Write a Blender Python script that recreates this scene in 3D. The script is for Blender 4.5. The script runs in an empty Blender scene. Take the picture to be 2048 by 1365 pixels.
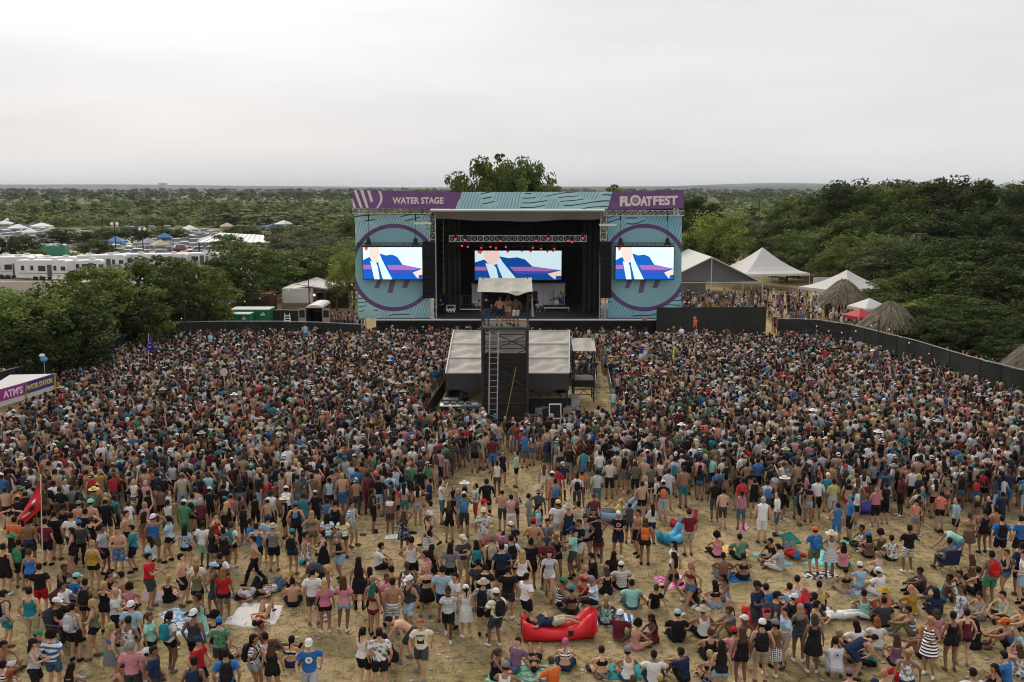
import bpy, bmesh, math, random
import numpy as np
from mathutils import Vector, Matrix
random.seed(7); RNG = np.random.default_rng(7)
SC = bpy.context.scene
COL = SC.collection
rad = math.radians
# ---------------------------------------------------------------- camera
F_PX = 1991.0; CAM_H = 13.5; PITCH = rad(8.68)
cam_data = bpy.data.cameras.new('camera'); cam = bpy.data.objects.new('camera', cam_data); COL.objects.link(cam)
cam_data.sensor_width = 36; cam_data.lens = 36*F_PX/2048; cam_data.clip_end = 60000; cam_data.clip_start = .5
cam.location = (0, 0, CAM_H); cam.rotation_euler = (math.pi/2-PITCH, 0, 0)
SC.camera = cam
# ---------------------------------------------------------------- sky, sun, exposure
SUN_AZ, SUN_EL = rad(-19), rad(39)          # ahead and to the left, behind the cloud deck
w = bpy.data.worlds.new('World'); SC.world = w; w.use_nodes = True
nt = w.node_tree; nt.nodes.clear(); N = nt.nodes; Lk = nt.links
out = N.new('ShaderNodeOutputWorld'); bg = N.new('ShaderNodeBackground'); bg.inputs['Strength'].default_value = .1
sky = N.new('ShaderNodeTexSky'); sky.sky_type = 'NISHITA'; sky.sun_disc = False
sky.sun_elevation = SUN_EL; sky.sun_rotation = SUN_AZ; sky.dust_density = 3
tc = N.new('ShaderNodeTexCoord')
mp = N.new('ShaderNodeMapping'); mp.inputs['Scale'].default_value = (1.1, 1.1, 7.0)
nz = N.new('ShaderNodeTexNoise'); nz.inputs['Scale'].default_value = 2.1; nz.inputs['Detail'].default_value = 5; nz.inputs['Roughness'].default_value = .52
cr = N.new('ShaderNodeValToRGB')
cr.color_ramp.elements[0].position = .30; cr.color_ramp.elements[0].color = (.555, .556, .575, 1)
cr.color_ramp.elements[1].position = .72; cr.color_ramp.elements[1].color = (.675, .665, .668, 1)
Lk.new(tc.outputs['Generated'], mp.inputs['Vector']); Lk.new(mp.outputs[0], nz.inputs['Vector']); Lk.new(nz.outputs['Fac'], cr.inputs['Fac'])
# the cloud deck glows broadly round the hidden sun
sd = Vector((math.sin(SUN_AZ)*math.cos(SUN_EL), math.cos(SUN_AZ)*math.cos(SUN_EL), math.sin(SUN_EL)))
dt = N.new('ShaderNodeVectorMath'); dt.operation = 'DOT_PRODUCT'; dt.inputs[1].default_value = sd
nrm = N.new('ShaderNodeVectorMath'); nrm.operation = 'NORMALIZE'; Lk.new(tc.outputs['Generated'], nrm.inputs[0]); Lk.new(nrm.outputs[0], dt.inputs[0])
mr = N.new('ShaderNodeMapRange'); mr.inputs['From Min'].default_value = .80; mr.inputs['From Max'].default_value = 1.0
mr.inputs['To Min'].default_value = 1.0; mr.inputs['To Max'].default_value = 2.0; mr.interpolation_type = 'SMOOTHSTEP'
Lk.new(dt.outputs['Value'], mr.inputs['Value'])
vm = N.new('ShaderNodeVectorMath'); vm.operation = 'SCALE'; Lk.new(cr.outputs[0], vm.inputs[0]); Lk.new(mr.outputs[0], vm.inputs['Scale'])
v10 = N.new('ShaderNodeVectorMath'); v10.operation = 'SCALE'; v10.inputs['Scale'].default_value = 10.0; Lk.new(vm.outputs[0], v10.inputs[0])
mx = N.new('ShaderNodeMixRGB'); mx.inputs['Fac'].default_value = .93
Lk.new(sky.outputs[0], mx.inputs['Color1']); Lk.new(v10.outputs[0], mx.inputs['Color2']); Lk.new(mx.outputs[0], bg.inputs['Color']); Lk.new(bg.outputs[0], out.inputs['Surface'])
sun_d = bpy.data.lights.new('sun', 'SUN'); sun_d.energy = 1.5; sun_d.angle = rad(20); sun_d.color = (1, .90, .74)
sun = bpy.data.objects.new('sun', sun_d); COL.objects.link(sun); sun.rotation_euler = sd.to_track_quat('Z', 'Y').to_euler(); sun.location = (0, 0, 60)
SC.view_settings.view_transform = 'Standard'; SC.view_settings.look = 'None'; SC.view_settings.gamma = 1; SC.view_settings.exposure = 0.4
SC.view_settings.use_curve_mapping = False
SC.render.engine = 'CYCLES'
cy = SC.cycles; cy.max_bounces = 4; cy.diffuse_bounces = 2; cy.glossy_bounces = 2; cy.transmission_bounces = 2; cy.transparent_max_bounces = 6; cy.volume_bounces = 0
cy.use_denoising = True; cy.filter_width = 1.05; cy.use_adaptive_sampling = True; cy.adaptive_threshold = .02; cy.caustics_reflective = False; cy.caustics_refractive = False
# ---------------------------------------------------------------- where things stand: picture point -> point of the place
CP, SP = math.cos(PITCH), math.sin(PITCH)
def ray(px, py):
    u = (px-1024)/F_PX; v = (py-682.5)/F_PX
    return u, CP-v*SP, -SP-v*CP
def G(px, py, z=0.0):           # on the level plane z
    a, b, c = ray(px, py); t = (z-CAM_H)/c
    return Vector((a*t, b*t, z))
def P(px, py, Y):               # on the upright plane at distance Y
    a, b, c = ray(px, py); t = Y/b
    return Vector((a*t, Y, CAM_H+c*t))
def topx(v):
    X, Y, Z = v[0], v[1], v[2]-CAM_H
    d = Y*CP-Z*SP; dn = -Y*SP-Z*CP
    return 1024+F_PX*X/d, 682.5+F_PX*dn/d
# ---------------------------------------------------------------- tags
def tag(o, label=None, cat=None, group=None, kind=None):
    if label: o['label'] = label
    if cat: o['category'] = cat
    if group: o['group'] = group
    if kind: o['kind'] = kind
    return o
def empty(name, loc=(0, 0, 0), rz=0.0):
    o = bpy.data.objects.new(name, None); COL.objects.link(o); o.location = loc; o.rotation_euler = (0, 0, rz); o.empty_display_size = .2
    return o
def link(name, me, parent=None, loc=None, rot=None, scale=None, mat=None, color=None):
    o = bpy.data.objects.new(name, me); COL.objects.link(o)
    if parent is not None: o.parent = parent
    if loc is not None: o.location = loc
    if rot is not None: o.rotation_euler = rot
    if scale is not None: o.scale = scale
    if mat is not None:
        if len(o.material_slots) == 0: me.materials.append(mat)
        o.material_slots[0].link = 'OBJECT'; o.material_slots[0].material = mat
    if color is not None: o.color = (*color[:3], 1)
    return o
ORD = ('first second third fourth fifth sixth seventh eighth ninth tenth eleventh twelfth thirteenth fourteenth fifteenth sixteenth seventeenth eighteenth nineteenth twentieth twenty-first '
       'twenty-second twenty-third twenty-fourth twenty-fifth twenty-sixth twenty-seventh twenty-eighth twenty-ninth thirtieth thirty-first thirty-second thirty-third thirty-fourth thirty-fifth '
       'thirty-sixth thirty-seventh thirty-eighth thirty-ninth fortieth').split()
# ---------------------------------------------------------------- materials
def srgb(r, g, b):
    f = lambda c: (c/255/12.92) if c/255 <= .04045 else ((c/255+.055)/1.055)**2.4
    return (f(r), f(g), f(b))
MATS = {}
def mat(name, col=(.5, .5, .5), rough=.8, metal=0.0, var=.0, scale=6.0, bump=.0, emit=None, es=1.0, spec=.3, objcol=False, space='Object'):
    if name in MATS: return MATS[name]
    m = bpy.data.materials.new(name); m.use_nodes = True; MATS[name] = m
    t = m.node_tree; b = t.nodes['Principled BSDF']
    b.inputs['Roughness'].default_value = rough; b.inputs['Metallic'].default_value = metal; b.inputs['Specular IOR Level'].default_value = spec
    b.inputs['Base Color'].default_value = (*col[:3], 1)
    src = None
    if objcol:
        oi = t.nodes.new('ShaderNodeObjectInfo'); src = oi.outputs['Color']
    if var or bump:
        c = t.nodes.new('ShaderNodeTexCoord'); n = t.nodes.new('ShaderNodeTexNoise'); n.inputs['Scale'].default_value = scale; n.inputs['Detail'].default_value = 4
        t.links.new(c.outputs[space], n.inputs['Vector'])
        if var:
            h = t.nodes.new('ShaderNodeMapRange'); h.inputs['To Min'].default_value = 1-var; h.inputs['To Max'].default_value = 1+var
            h.inputs['From Min'].default_value = .3; h.inputs['From Max'].default_value = .7
            t.links.new(n.outputs['Fac'], h.inputs['Value'])
            k = t.nodes.new('ShaderNodeVectorMath'); k.operation = 'SCALE'; k.inputs[0].default_value = col[:3]
            if src: t.links.new(src, k.inputs[0])
            t.links.new(h.outputs[0], k.inputs['Scale']); src = k.outputs[0]
        if bump:
            bp = t.nodes.new('ShaderNodeBump'); bp.inputs['Strength'].default_value = bump; bp.inputs['Distance'].default_value = .03
            t.links.new(n.outputs['Fac'], bp.inputs['Height']); t.links.new(bp.outputs[0], b.inputs['Normal'])
    if src: t.links.new(src, b.inputs['Base Color'])
    if emit:
        b.inputs['Emission Color'].default_value = (*emit, 1); b.inputs['Emission Strength'].default_value = es
    return m
# ---------------------------------------------------------------- mesh collector
class MB:
    def __init__(s): s.v = []; s.f = []; s.m = []; s.cur = 0
    def add(s, vs, fs, m=None):
        o = len(s.v); s.v.extend([tuple(x) for x in vs]); mm = s.cur if m is None else m
        for f in fs: s.f.append(tuple(i+o for i in f)); s.m.append(mm)
        return s
    def box(s, x0, x1, y0, y1, z0, z1, m=None):
        return s.add([(x0,y0,z0),(x1,y0,z0),(x1,y1,z0),(x0,y1,z0),(x0,y0,z1),(x1,y0,z1),(x1,y1,z1),(x0,y1,z1)],
                     [(3,2,1,0),(4,5,6,7),(0,1,5,4),(1,2,6,5),(2,3,7,6),(3,0,4,7)], m)
    def quad(s, a, b, c, d, m=None): return s.add([a, b, c, d], [(0, 1, 2, 3)], m)
    def poly(s, pts, m=None): return s.add(pts, [tuple(range(len(pts)))], m)
    def slab(s, pts, off, m=None):      # an outline with thickness
        n = len(pts); off = Vector(off); A = [Vector(p) for p in pts]; B = [p+off for p in A]
        return s.add(A+B, [tuple(range(n))[::-1], tuple(range(n, 2*n))]+[(i, (i+1) % n, n+(i+1) % n, n+i) for i in range(n)], m)
    def tube(s, a, b, r, r2=None, n=6, cap=True, m=None):
        a = Vector(a); b = Vector(b); d = b-a
        if d.length < 1e-6: return s
        d.normalize(); q = d.orthogonal().normalized(); w_ = d.cross(q); r2 = r if r2 is None else r2
        vs = []
        for c, rr in ((a, r), (b, r2)):
            for i in range(n):
                t = 2*math.pi*i/n; vs.append(c+(q*math.cos(t)+w_*math.sin(t))*rr)
        fs = [(i, (i+1) % n, n+(i+1) % n, n+i) for i in range(n)]
        if cap: fs += [tuple(range(n))[::-1], tuple(range(n, 2*n))]
        return s.add(vs, fs, m)
    def path(s, pts, r, n=5, m=None):
        for a, b in zip(pts[:-1], pts[1:]): s.tube(a, b, r, n=n, m=m)
        return s
    def loft(s, rings, cap=True, m=None):
        n = len(rings[0]); vs = [p for r_ in rings for p in r_]; fs = []
        for k in range(len(rings)-1):
            for i in range(n): fs.append((k*n+i, k*n+(i+1) % n, (k+1)*n+(i+1) % n, (k+1)*n+i))
        if cap: fs += [tuple(range(n))[::-1], tuple(range((len(rings)-1)*n, len(rings)*n))]
        return s.add(vs, fs, m)
    def ball(s, c, r, nu=8, nv=5, sc=(1, 1, 1), m=None):
        rings = []
        for j in range(nv+1):
            ph = -math.pi/2+math.pi*j/nv; ph = max(-1.45, min(1.45, ph))
            rings.append([(c[0]+r*sc[0]*math.cos(ph)*math.cos(2*math.pi*i/nu), c[1]+r*sc[1]*math.cos(ph)*math.sin(2*math.pi*i/nu), c[2]+r*sc[2]*math.sin(ph)) for i in range(nu)])
        return s.loft(rings, True, m)
    def mesh(s, name, mats=None, smooth=False):
        me = bpy.data.meshes.new(name); me.from_pydata(s.v, [], s.f)
        for m_ in (mats or []): me.materials.append(m_)
        if mats and len(mats) > 1: me.polygons.foreach_set('material_index', s.m)
        if smooth: me.polygons.foreach_set('use_smooth', [True]*len(me.polygons))
        me.update(); return me
    def build(s, name, mats, parent=None, smooth=False, loc=None, rot=None):
        if not isinstance(mats, (list, tuple)): mats = [mats]
        o = bpy.data.objects.new(name, s.mesh(name, mats, smooth)); COL.objects.link(o)
        if parent is not None: o.parent = parent
        if loc is not None: o.location = loc
        if rot is not None: o.rotation_euler = rot
        return o
def truss(mb, a, b, w_, h_, n, r=.03, up=(0, 0, 1), m=None):
    """box truss from a to b: four chords and zigzag lacing"""
    a = Vector(a); b = Vector(b); d = (b-a).normalized(); up = Vector(up); side = d.cross(up).normalized(); up = side.cross(d).normalized()
    C_ = [(side*(sx*w_/2)+up*(sz*h_/2)) for sx, sz in ((-1, -1), (1, -1), (1, 1), (-1, 1))]
    for c in C_: mb.tube(a+c, b+c, r, n=5, m=m)
    for k in range(n+1):
        p = a.lerp(b, k/n)
        for i in range(4): mb.tube(p+C_[i], p+C_[(i+1) % 4], r*.55, n=4, cap=False, m=m)
        if k < n:
            q = a.lerp(b, (k+1)/n)
            for i in range(4):
                i2 = (i+1) % 4
                if k % 2: mb.tube(p+C_[i], q+C_[i2], r*.55, n=4, cap=False, m=m)
                else: mb.tube(p+C_[i2], q+C_[i], r*.55, n=4, cap=False, m=m)
WORK = bpy.data.scenes.new('workbench')       # a bench apart from the scene, to work out meshes quickly
def bench(o):
    WORK.collection.objects.link(o); vl = WORK.view_layers[0]; vl.update(); return o.evaluated_get(vl.depsgraph)
def text_mesh(txt, size, bold=.0, extrude=.01, name='lettering', spacing=1.0):
    cu = bpy.data.curves.new(name, 'FONT'); cu.body = txt; cu.size = size; cu.offset = bold; cu.extrude = extrude; cu.align_x = 'CENTER'; cu.align_y = 'CENTER'; cu.resolution_u = 3; cu.space_character = spacing
    o = bpy.data.objects.new('tmp_text', cu)
    me = bpy.data.meshes.new_from_object(bench(o)); bpy.data.objects.remove(o); bpy.data.curves.remove(cu); me.name = name
    return me
def place_text(txt, w_, h_, M, mt, parent, name='lettering', bold=.03, extrude=.01, spacing=1.0):
    """lettering stretched to w_ x h_ on the frame M (x along, y up, z out)"""
    me = text_mesh(txt, 1.0, bold, extrude, name, spacing)
    c = np.zeros(len(me.vertices)*3); me.vertices.foreach_get('co', c); c = c.reshape(-1, 3)
    lo, hi = c.min(0), c.max(0); c[:, 0] = (c[:, 0]-(lo[0]+hi[0])/2)*w_/(hi[0]-lo[0]); c[:, 1] = (c[:, 1]-(lo[1]+hi[1])/2)*h_/(hi[1]-lo[1])
    me.vertices.foreach_set('co', c.ravel()); me.materials.clear(); me.materials.append(mt)
    o = bpy.data.objects.new(name, me); COL.objects.link(o); o.parent = parent; o.matrix_basis = wmat(parent).inverted() @ M if parent is not None else M
    return o
def wmat(o):
    return o.matrix_basis.copy() if o.parent is None else wmat(o.parent) @ o.matrix_basis
def frame(o, x, y):
    x = Vector(x).normalized(); y = Vector(y); z = x.cross(y).normalized(); y = z.cross(x)
    return Matrix(((x.x, y.x, z.x, o[0]), (x.y, y.y, z.y, o[1]), (x.z, y.z, z.z, o[2]), (0, 0, 0, 1)))
# ================================================================ GROUND
def ground_material():
    m = bpy.data.materials.new('dry_grass_ground'); m.use_nodes = True; t = m.node_tree; n = t.nodes; l = t.links; b = n['Principled BSDF']
    b.inputs['Roughness'].default_value = .95; b.inputs['Specular IOR Level'].default_value = .1
    tcn = n.new('ShaderNodeTexCoord'); pos = tcn.outputs['Object']
    def noise(scale, det=4, rough=.6, sx=1, sy=1):
        mpn = n.new('ShaderNodeMapping'); mpn.inputs['Scale'].default_value = (sx, sy, 1); l.new(pos, mpn.inputs['Vector'])
        q = n.new('ShaderNodeTexNoise'); q.inputs['Scale'].default_value = scale; q.inputs['Detail'].default_value = det; q.inputs['Roughness'].default_value = rough
        l.new(mpn.outputs[0], q.inputs['Vector']); return q.outputs['Fac']
    def ramp(fac, stops):
        r = n.new('ShaderNodeValToRGB'); e = r.color_ramp.elements
        while len(e) < len(stops): e.new(.5)
        for i, (p_, c_) in enumerate(stops): e[i].position = p_; e[i].color = (*c_, 1)
        l.new(fac, r.inputs['Fac']); return r.outputs[0]
    def mix(f, a, c, mode='MIX'):
        x = n.new('ShaderNodeMixRGB'); x.blend_type = mode
        if isinstance(f, float): x.inputs[0].default_value = f
        else: l.new(f, x.inputs[0])
        l.new(a, x.inputs[1]); l.new(c, x.inputs[2]); return x.outputs[0]
    blades = ramp(noise(26, 6, .75), [(.30, (.19, .138, .068)), (.5, (.475, .365, .205)), (.72, (.71, .575, .36))])
    clump = ramp(noise(3.2, 5, .7), [(.36, (.46, .41, .34)), (.52, (.95, .95, .95)), (.70, (1.18, 1.14, 1.06))])
    patch = ramp(noise(.33, 4, .6), [(.38, (.70, .72, .60)), (.55, (1, 1, 1)), (.70, (1.16, 1.12, 1.06))])
    dry = mix(1.0, mix(1.0, blades, clump, 'MULTIPLY'), patch, 'MULTIPLY')
    green = ramp(noise(.9, 5, .7), [(.3, (.035, .05, .015)), (.55, (.085, .105, .032)), (.75, (.20, .18, .08))])
    wild = ramp(noise(.012, 6, .65, .5, 1), [(.36, (.05, .075, .022)), (.5, (.12, .14, .05)), (.64, (.23, .21, .10))])
    # sun-dried field near, greener and wilder farther off
    sep = n.new('ShaderNodeSeparateXYZ'); l.new(pos, sep.inputs[0])
    def rng(src, a, c):
        r = n.new('ShaderNodeMapRange'); r.inputs['From Min'].default_value = a; r.inputs['From Max'].default_value = c; r.interpolation_type = 'SMOOTHSTEP'; l.new(src, r.inputs['Value']); return r.outputs[0]
    tuft = ramp(noise(.8, 5, .65), [(.50, (0, 0, 0)), (.70, (.34, .34, .34))])
    near = mix(tuft, dry, green)
    c1 = mix(rng(sep.outputs['Y'], 240, 420), near, wild)
    l.new(c1, b.inputs['Base Color'])
    bp = n.new('ShaderNodeBump'); bp.inputs['Strength'].default_value = .9; bp.inputs['Distance'].default_value = .06
    l.new(noise(17, 6, .8), bp.inputs['Height']); l.new(bp.outputs[0], b.inputs['Normal'])
    return m
def make_ground():
    xs = sorted(set([-14000, -8000, -4000, -2000, -1000, -500, -250]+list(range(-150, 151, 15))+[250, 500, 1000, 2000, 4000, 8000, 14000]))
    ys = [-2000, -500, -100]+list(range(-40, 300, 12))+[340, 420, 560, 800, 1200, 2000, 3500, 6000, 9000, 14000]
    vs = [(x, y, 0) for y in ys for x in xs]; nx = len(xs)
    fs = [(j*nx+i, j*nx+i+1, (j+1)*nx+i+1, (j+1)*nx+i) for j in range(len(ys)-1) for i in range(nx-1)]
    o = MB().add(vs, fs).build('ground', ground_material()); tag(o, kind='structure')
make_ground()
# pale trodden gravel of the car park and of the service road behind the fence
gravel = mat('gravel', (.40, .35, .26), .95, var=.25, scale=1.3, bump=.3)
def sheet(name, pts, z, m, kind='structure', seg=1):
    o = MB().poly([(x, y, z) for x, y in pts]).build(name, m); tag(o, kind=kind); return o
sheet('car_park_ground', [(-170, 152), (-34, 140), (-20, 175), (-28, 300), (-120, 330), (-185, 330), (-150, 180)], .008, gravel)
sheet('service_road', [(-62, 96), (-24, 101.5), (-15, 101.5), (-15, 108), (-24, 107.5), (-62, 104)], .008, gravel)
# distant rolling hills
hill_m = mat('hill_woods', (.035, .055, .028), .95, var=.5, scale=.004)
def hills(Y, base, amp, seed, x0=-7000, x1=7000, n=160, name='hills'):
    r = np.random.default_rng(seed); X = np.linspace(x0, x1, n)
    z = base+sum(amp/(k+1)*np.sin(X/(1400/(k+1))+r.uniform(0, 6.3)) for k in range(5))*.5
    z = np.maximum(z, 3)
    mb = MB(); D = 900
    for row, (dy, f) in enumerate(((-D, 0), (-D*.5, .6), (0, 1), (D*.6, .7), (D*1.3, 0))):
        for x, h in zip(X, z): mb.v.append((x, Y+dy, h*f-.5*(f == 0)))
    for j in range(4):
        for i in range(n-1): mb.f.append((j*n+i, j*n+i+1, (j+1)*n+i+1, (j+1)*n+i)); mb.m.append(0)
    o = mb.build(name, hill_m, smooth=True); tag(o, kind='structure')
hills(5200, 20, 13, 3); hills(8200, 42, 24, 5)
# ================================================================ TREES
def leaf_material(name, transl=.28):
    m = bpy.data.materials.new(name); m.use_nodes = True; t = m.node_tree; n = t.nodes; l = t.links; b = n['Principled BSDF']
    b.inputs['Roughness'].default_value = .6; b.inputs['Specular IOR Level'].default_value = .05
    oi = n.new('ShaderNodeObjectInfo'); at = n.new('ShaderNodeAttribute'); at.attribute_name = 'tint'
    mu = n.new('ShaderNodeMixRGB'); mu.blend_type = 'MULTIPLY'; mu.inputs[0].default_value = 1
    l.new(oi.outputs['Color'], mu.inputs[1]); l.new(at.outputs['Color'], mu.inputs[2]); l.new(mu.outputs[0], b.inputs['Base Color'])
    tr = n.new('ShaderNodeBsdfTranslucent'); l.new(mu.outputs[0], tr.inputs['Color'])
    ms = n.new('ShaderNodeMixShader'); ms.inputs[0].default_value = transl; l.new(b.outputs[0], ms.inputs[1]); l.new(tr.outputs[0], ms.inputs[2])
    l.new(ms.outputs[0], n['Material Output'].inputs['Surface']); return m
LEAF = leaf_material('leaf_green')
BARK = mat('bark', (.10, .075, .055), .95, var=.35, scale=3, bump=.6)
def unit(v): return v/np.maximum(np.linalg.norm(v, axis=-1, keepdims=True), 1e-9)
def leaf_faces(C, Nn, size, r, tri=False):
    n = len(C); a = unit(np.cross(Nn, r.normal(size=(n, 3)))); b = unit(np.cross(Nn, a)); s = (size*r.uniform(.6, 1.35, n))[:, None]
    if tri: V = np.stack([C-a*s-b*s*.6, C+a*s-b*s*.6, C+b*s*1.1], 1)
    else: V = np.stack([C-a*s*.5, C-b*s*.32+a*s*.1, C+a*s*.62, C+b*s*.32+a*s*.1], 1)
    return V
def np_mesh(name, V, k, mats, tint=None, smooth=False):
    """V: (n, k, 3) separate faces of k corners"""
    n = len(V); me = bpy.data.meshes.new(name); me.vertices.add(n*k); me.vertices.foreach_set('co', V.astype(np.float32).ravel())
    me.loops.add(n*k); me.loops.foreach_set('vertex_index', np.arange(n*k, dtype=np.int32))
    me.polygons.add(n); me.polygons.foreach_set('loop_start', np.arange(0, n*k, k, dtype=np.int32)); me.polygons.foreach_set('loop_total', np.full(n, k, np.int32))
    for m_ in mats: me.materials.append(m_)
    if tint is not None:
        a = me.attributes.new('tint', 'FLOAT_COLOR', 'FACE'); a.data.foreach_set('color', np.concatenate([tint, np.ones((n, 1))], 1).astype(np.float32).ravel())
    me.update(calc_edges=True); return me
def crown(seed, lobes=9, clumps=80, leaves=95, leaf=.03, spread=.40, zlo=.26, flat=1.0, droop=0.0):
    """foliage of a tree one unit tall: leaf faces on many small clumps that sit on uneven lobes"""
    r = np.random.default_rng(seed); L = []
    for i in range(lobes):
        a = 2.39996*i+r.uniform(-.4, .4); z = zlo+.10+(.80-zlo)*((i+.5)/lobes)**.9; prof = math.sin(math.pi*min(1, max(.08, (z-zlo+.14)/(1.16-zlo))))**.55
        rr = spread*prof*r.uniform(.55, .80); L.append((np.array([rr*math.cos(a), rr*math.sin(a), z]), r.uniform(.12, .20)))
    L.append((np.array([r.uniform(-.06, .06), r.uniform(-.06, .06), .82]), .16)); L.append((np.array([0, 0, .55]), .22))
    Cs, Ns, T = [], [], []
    for k in range(clumps):
        c, R_ = L[r.integers(len(L))]; d = unit(r.normal(size=3)); d[2] = d[2]*.8+.12; d = unit(d)
        cc = c+d*R_*np.array([1, 1, .85*flat])*r.uniform(.75, 1.12); cr_ = r.uniform(.045, .095)
        dd = unit(r.normal(size=(leaves, 3))); pr = r.uniform(.45, 1.05, (leaves, 1))**.6
        pts = cc+dd*cr_*pr*np.array([1.15, 1.15, .8]); pts[:, 2] -= droop*np.linalg.norm(pts[:, :2], axis=1)
        Cs.append(pts); Ns.append(unit(dd*.7+np.array([0, 0, .55])+r.normal(size=(leaves, 3))*.55))
        base = r.uniform(.6, 1.4); hue = r.uniform(-.12, .14)
        tt = base*r.uniform(.8, 1.2, (leaves, 1))*np.array([[1+hue, 1, 1-hue]]); T.append(tt)
    C_ = np.concatenate(Cs); C_[:, 2] = np.clip(C_[:, 2], zlo*.7, 1.02)
    return leaf_faces(C_, np.concatenate(Ns), leaf, r), np.concatenate(T)
def trunk_mesh(seed, n=7, fork=.30, spread=.3, r0=.022):
    r = np.random.default_rng(seed); mb = MB()
    def limb(a, b, ra, rb, bend):
        a = Vector(a); b = Vector(b); pts = [a.lerp(b, k/4)+Vector((math.sin(k*1.3)*bend, math.cos(k*1.7)*bend, 0))*(0 if k in (0, 4) else 1) for k in range(5)]
        for k in range(4): mb.tube(pts[k], pts[k+1], ra+(rb-ra)*k/4, ra+(rb-ra)*(k+1)/4, n=6)
    top = (r.uniform(-.03, .03), r.uniform(-.03, .03), fork); limb((0, 0, -.01), top, r0, r0*.75, .008)
    for i in range(n):
        a = 2*math.pi*i/n+r.uniform(-.3, .3); e = (spread*r.uniform(.6, 1.1)*math.cos(a), spread*r.uniform(.6, 1.1)*math.sin(a), r.uniform(.5, .82)); limb(top, e, r0*.55, r0*.15, .02)
        m_ = Vector(top).lerp(Vector(e), .55); limb(m_, m_+Vector((r.uniform(-.16, .16), r.uniform(-.16, .16), r.uniform(.06, .2))), r0*.28, r0*.08, .008)
    return mb.mesh('trunk', [BARK])
CROWNS = []
for sd_ in range(5):
    V_, T_ = crown(100+sd_, lobes=[13, 16, 12, 17, 14][sd_], clumps=[170, 200, 160, 200, 180][sd_], leaves=58, leaf=.034, spread=[.44, .48, .42, .5, .46][sd_], zlo=[.10, .06, .14, .08, .10][sd_])
    CROWNS.append(np_mesh('crown', V_, 4, [LEAF], T_))
WILLOW = []
for sd_ in range(2):       # feathery, lighter trees
    V_, T_ = crown(150+sd_, lobes=15, clumps=190, leaves=56, leaf=.028, spread=.52, zlo=.12, droop=.12)
    WILLOW.append(np_mesh('crown', V_, 4, [LEAF], T_))
SMALL = []
for sd_ in range(4):       # for trees a few pixels across
    V_, T_ = crown(200+sd_, lobes=7, clumps=46, leaves=22, leaf=.085, spread=.46, zlo=.08)
    SMALL.append(np_mesh('crown', V_, 4, [LEAF], T_))
TRUNKS = [trunk_mesh(300+i) for i in range(4)]
TRUNK_LOW = trunk_mesh(310, n=5, fork=.16, r0=.028)
GREENS = {'dark': (.048, .068, .019), 'mid': (.096, .132, .032), 'light': (.165, .21, .05), 'grey': (.13, .155, .075), 'yellow': (.20, .24, .055)}
TREES = []
def tree(x, y, h, w_, tone, grp, kind='leaf', z=0):
    v = random.uniform(.82, 1.3); c = tuple(q*v for q in GREENS[tone])
    cm = {'leaf': CROWNS, 'willow': WILLOW, 'small': SMALL}[kind]; cm = cm[len(TREES) % len(cm)]
    o = empty('tree', (x, y, z), random.uniform(0, 6.28)); o.scale = (w_/.92, w_/.92, h)
    link('trunk', TRUNK_LOW if kind == 'small' else TRUNKS[len(TREES) % 4], o); link('crown', cm, o, color=c)
    TREES.append((o, grp, tone, kind)); return o
def tree_px(px, top, Y, w_, tone, grp, kind='leaf', low=0.0):
    """a tree at distance Y whose crown tops out at picture height top"""
    p = P(px, top, Y); tree(p.x, Y, max(p.z, 2.0), w_, tone, grp, kind)
# row along the left fence
for px, top, Y, w_, tone in ((-70, 582, 70, 8, 'mid'), (40, 578, 68, 7.5, 'light'), (130, 566, 72, 7.5, 'mid'), (215, 536, 79, 8, 'light'), (300, 514, 86, 8, 'mid'), (385, 518, 92, 7.5, 'light'), (120, 610, 68, 7, 'dark'), (250, 590, 78, 7, 'dark'), (355, 585, 88, 6.5, 'dark'), (10, 640, 64, 6, 'dark')):
    tree_px(px, top, Y, w_, tone, 'fence row')
# around the barn and beside the stage
for px, top, Y, w_, tone, k in ((500, 485, 118, 11, 'mid', 'leaf'), (585, 498, 126, 10, 'mid', 'leaf'), (545, 470, 150, 9, 'grey', 'leaf'), (690, 478, 126, 8, 'light', 'willow'), (650, 470, 160, 12, 'grey', 'willow'), (705, 500, 112, 5.5, 'yellow', 'willow'), (620, 455, 175, 9, 'grey', 'leaf'), (700, 440, 170, 9, 'mid', 'leaf'), (455, 520, 108, 7, 'dark', 'leaf'), (735, 430, 190, 10, 'mid', 'leaf')):
    tree_px(px, top, Y, w_, tone, 'barn trees', k)
# behind the stage
for px, top, Y, w_, tone in ((980, 318, 134, 9.5, 'mid'), (1055, 320, 136, 9.5, 'mid'), (922, 350, 130, 6, 'mid'), (1018, 326, 140, 9, 'mid'), (1100, 374, 150, 7, 'mid'), (1245, 376, 150, 8, 'mid'), (860, 385, 150, 10, 'mid'), (1330, 388, 140, 9, 'dark')):
    tree_px(px, top, Y, w_, tone, 'stage trees')
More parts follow.
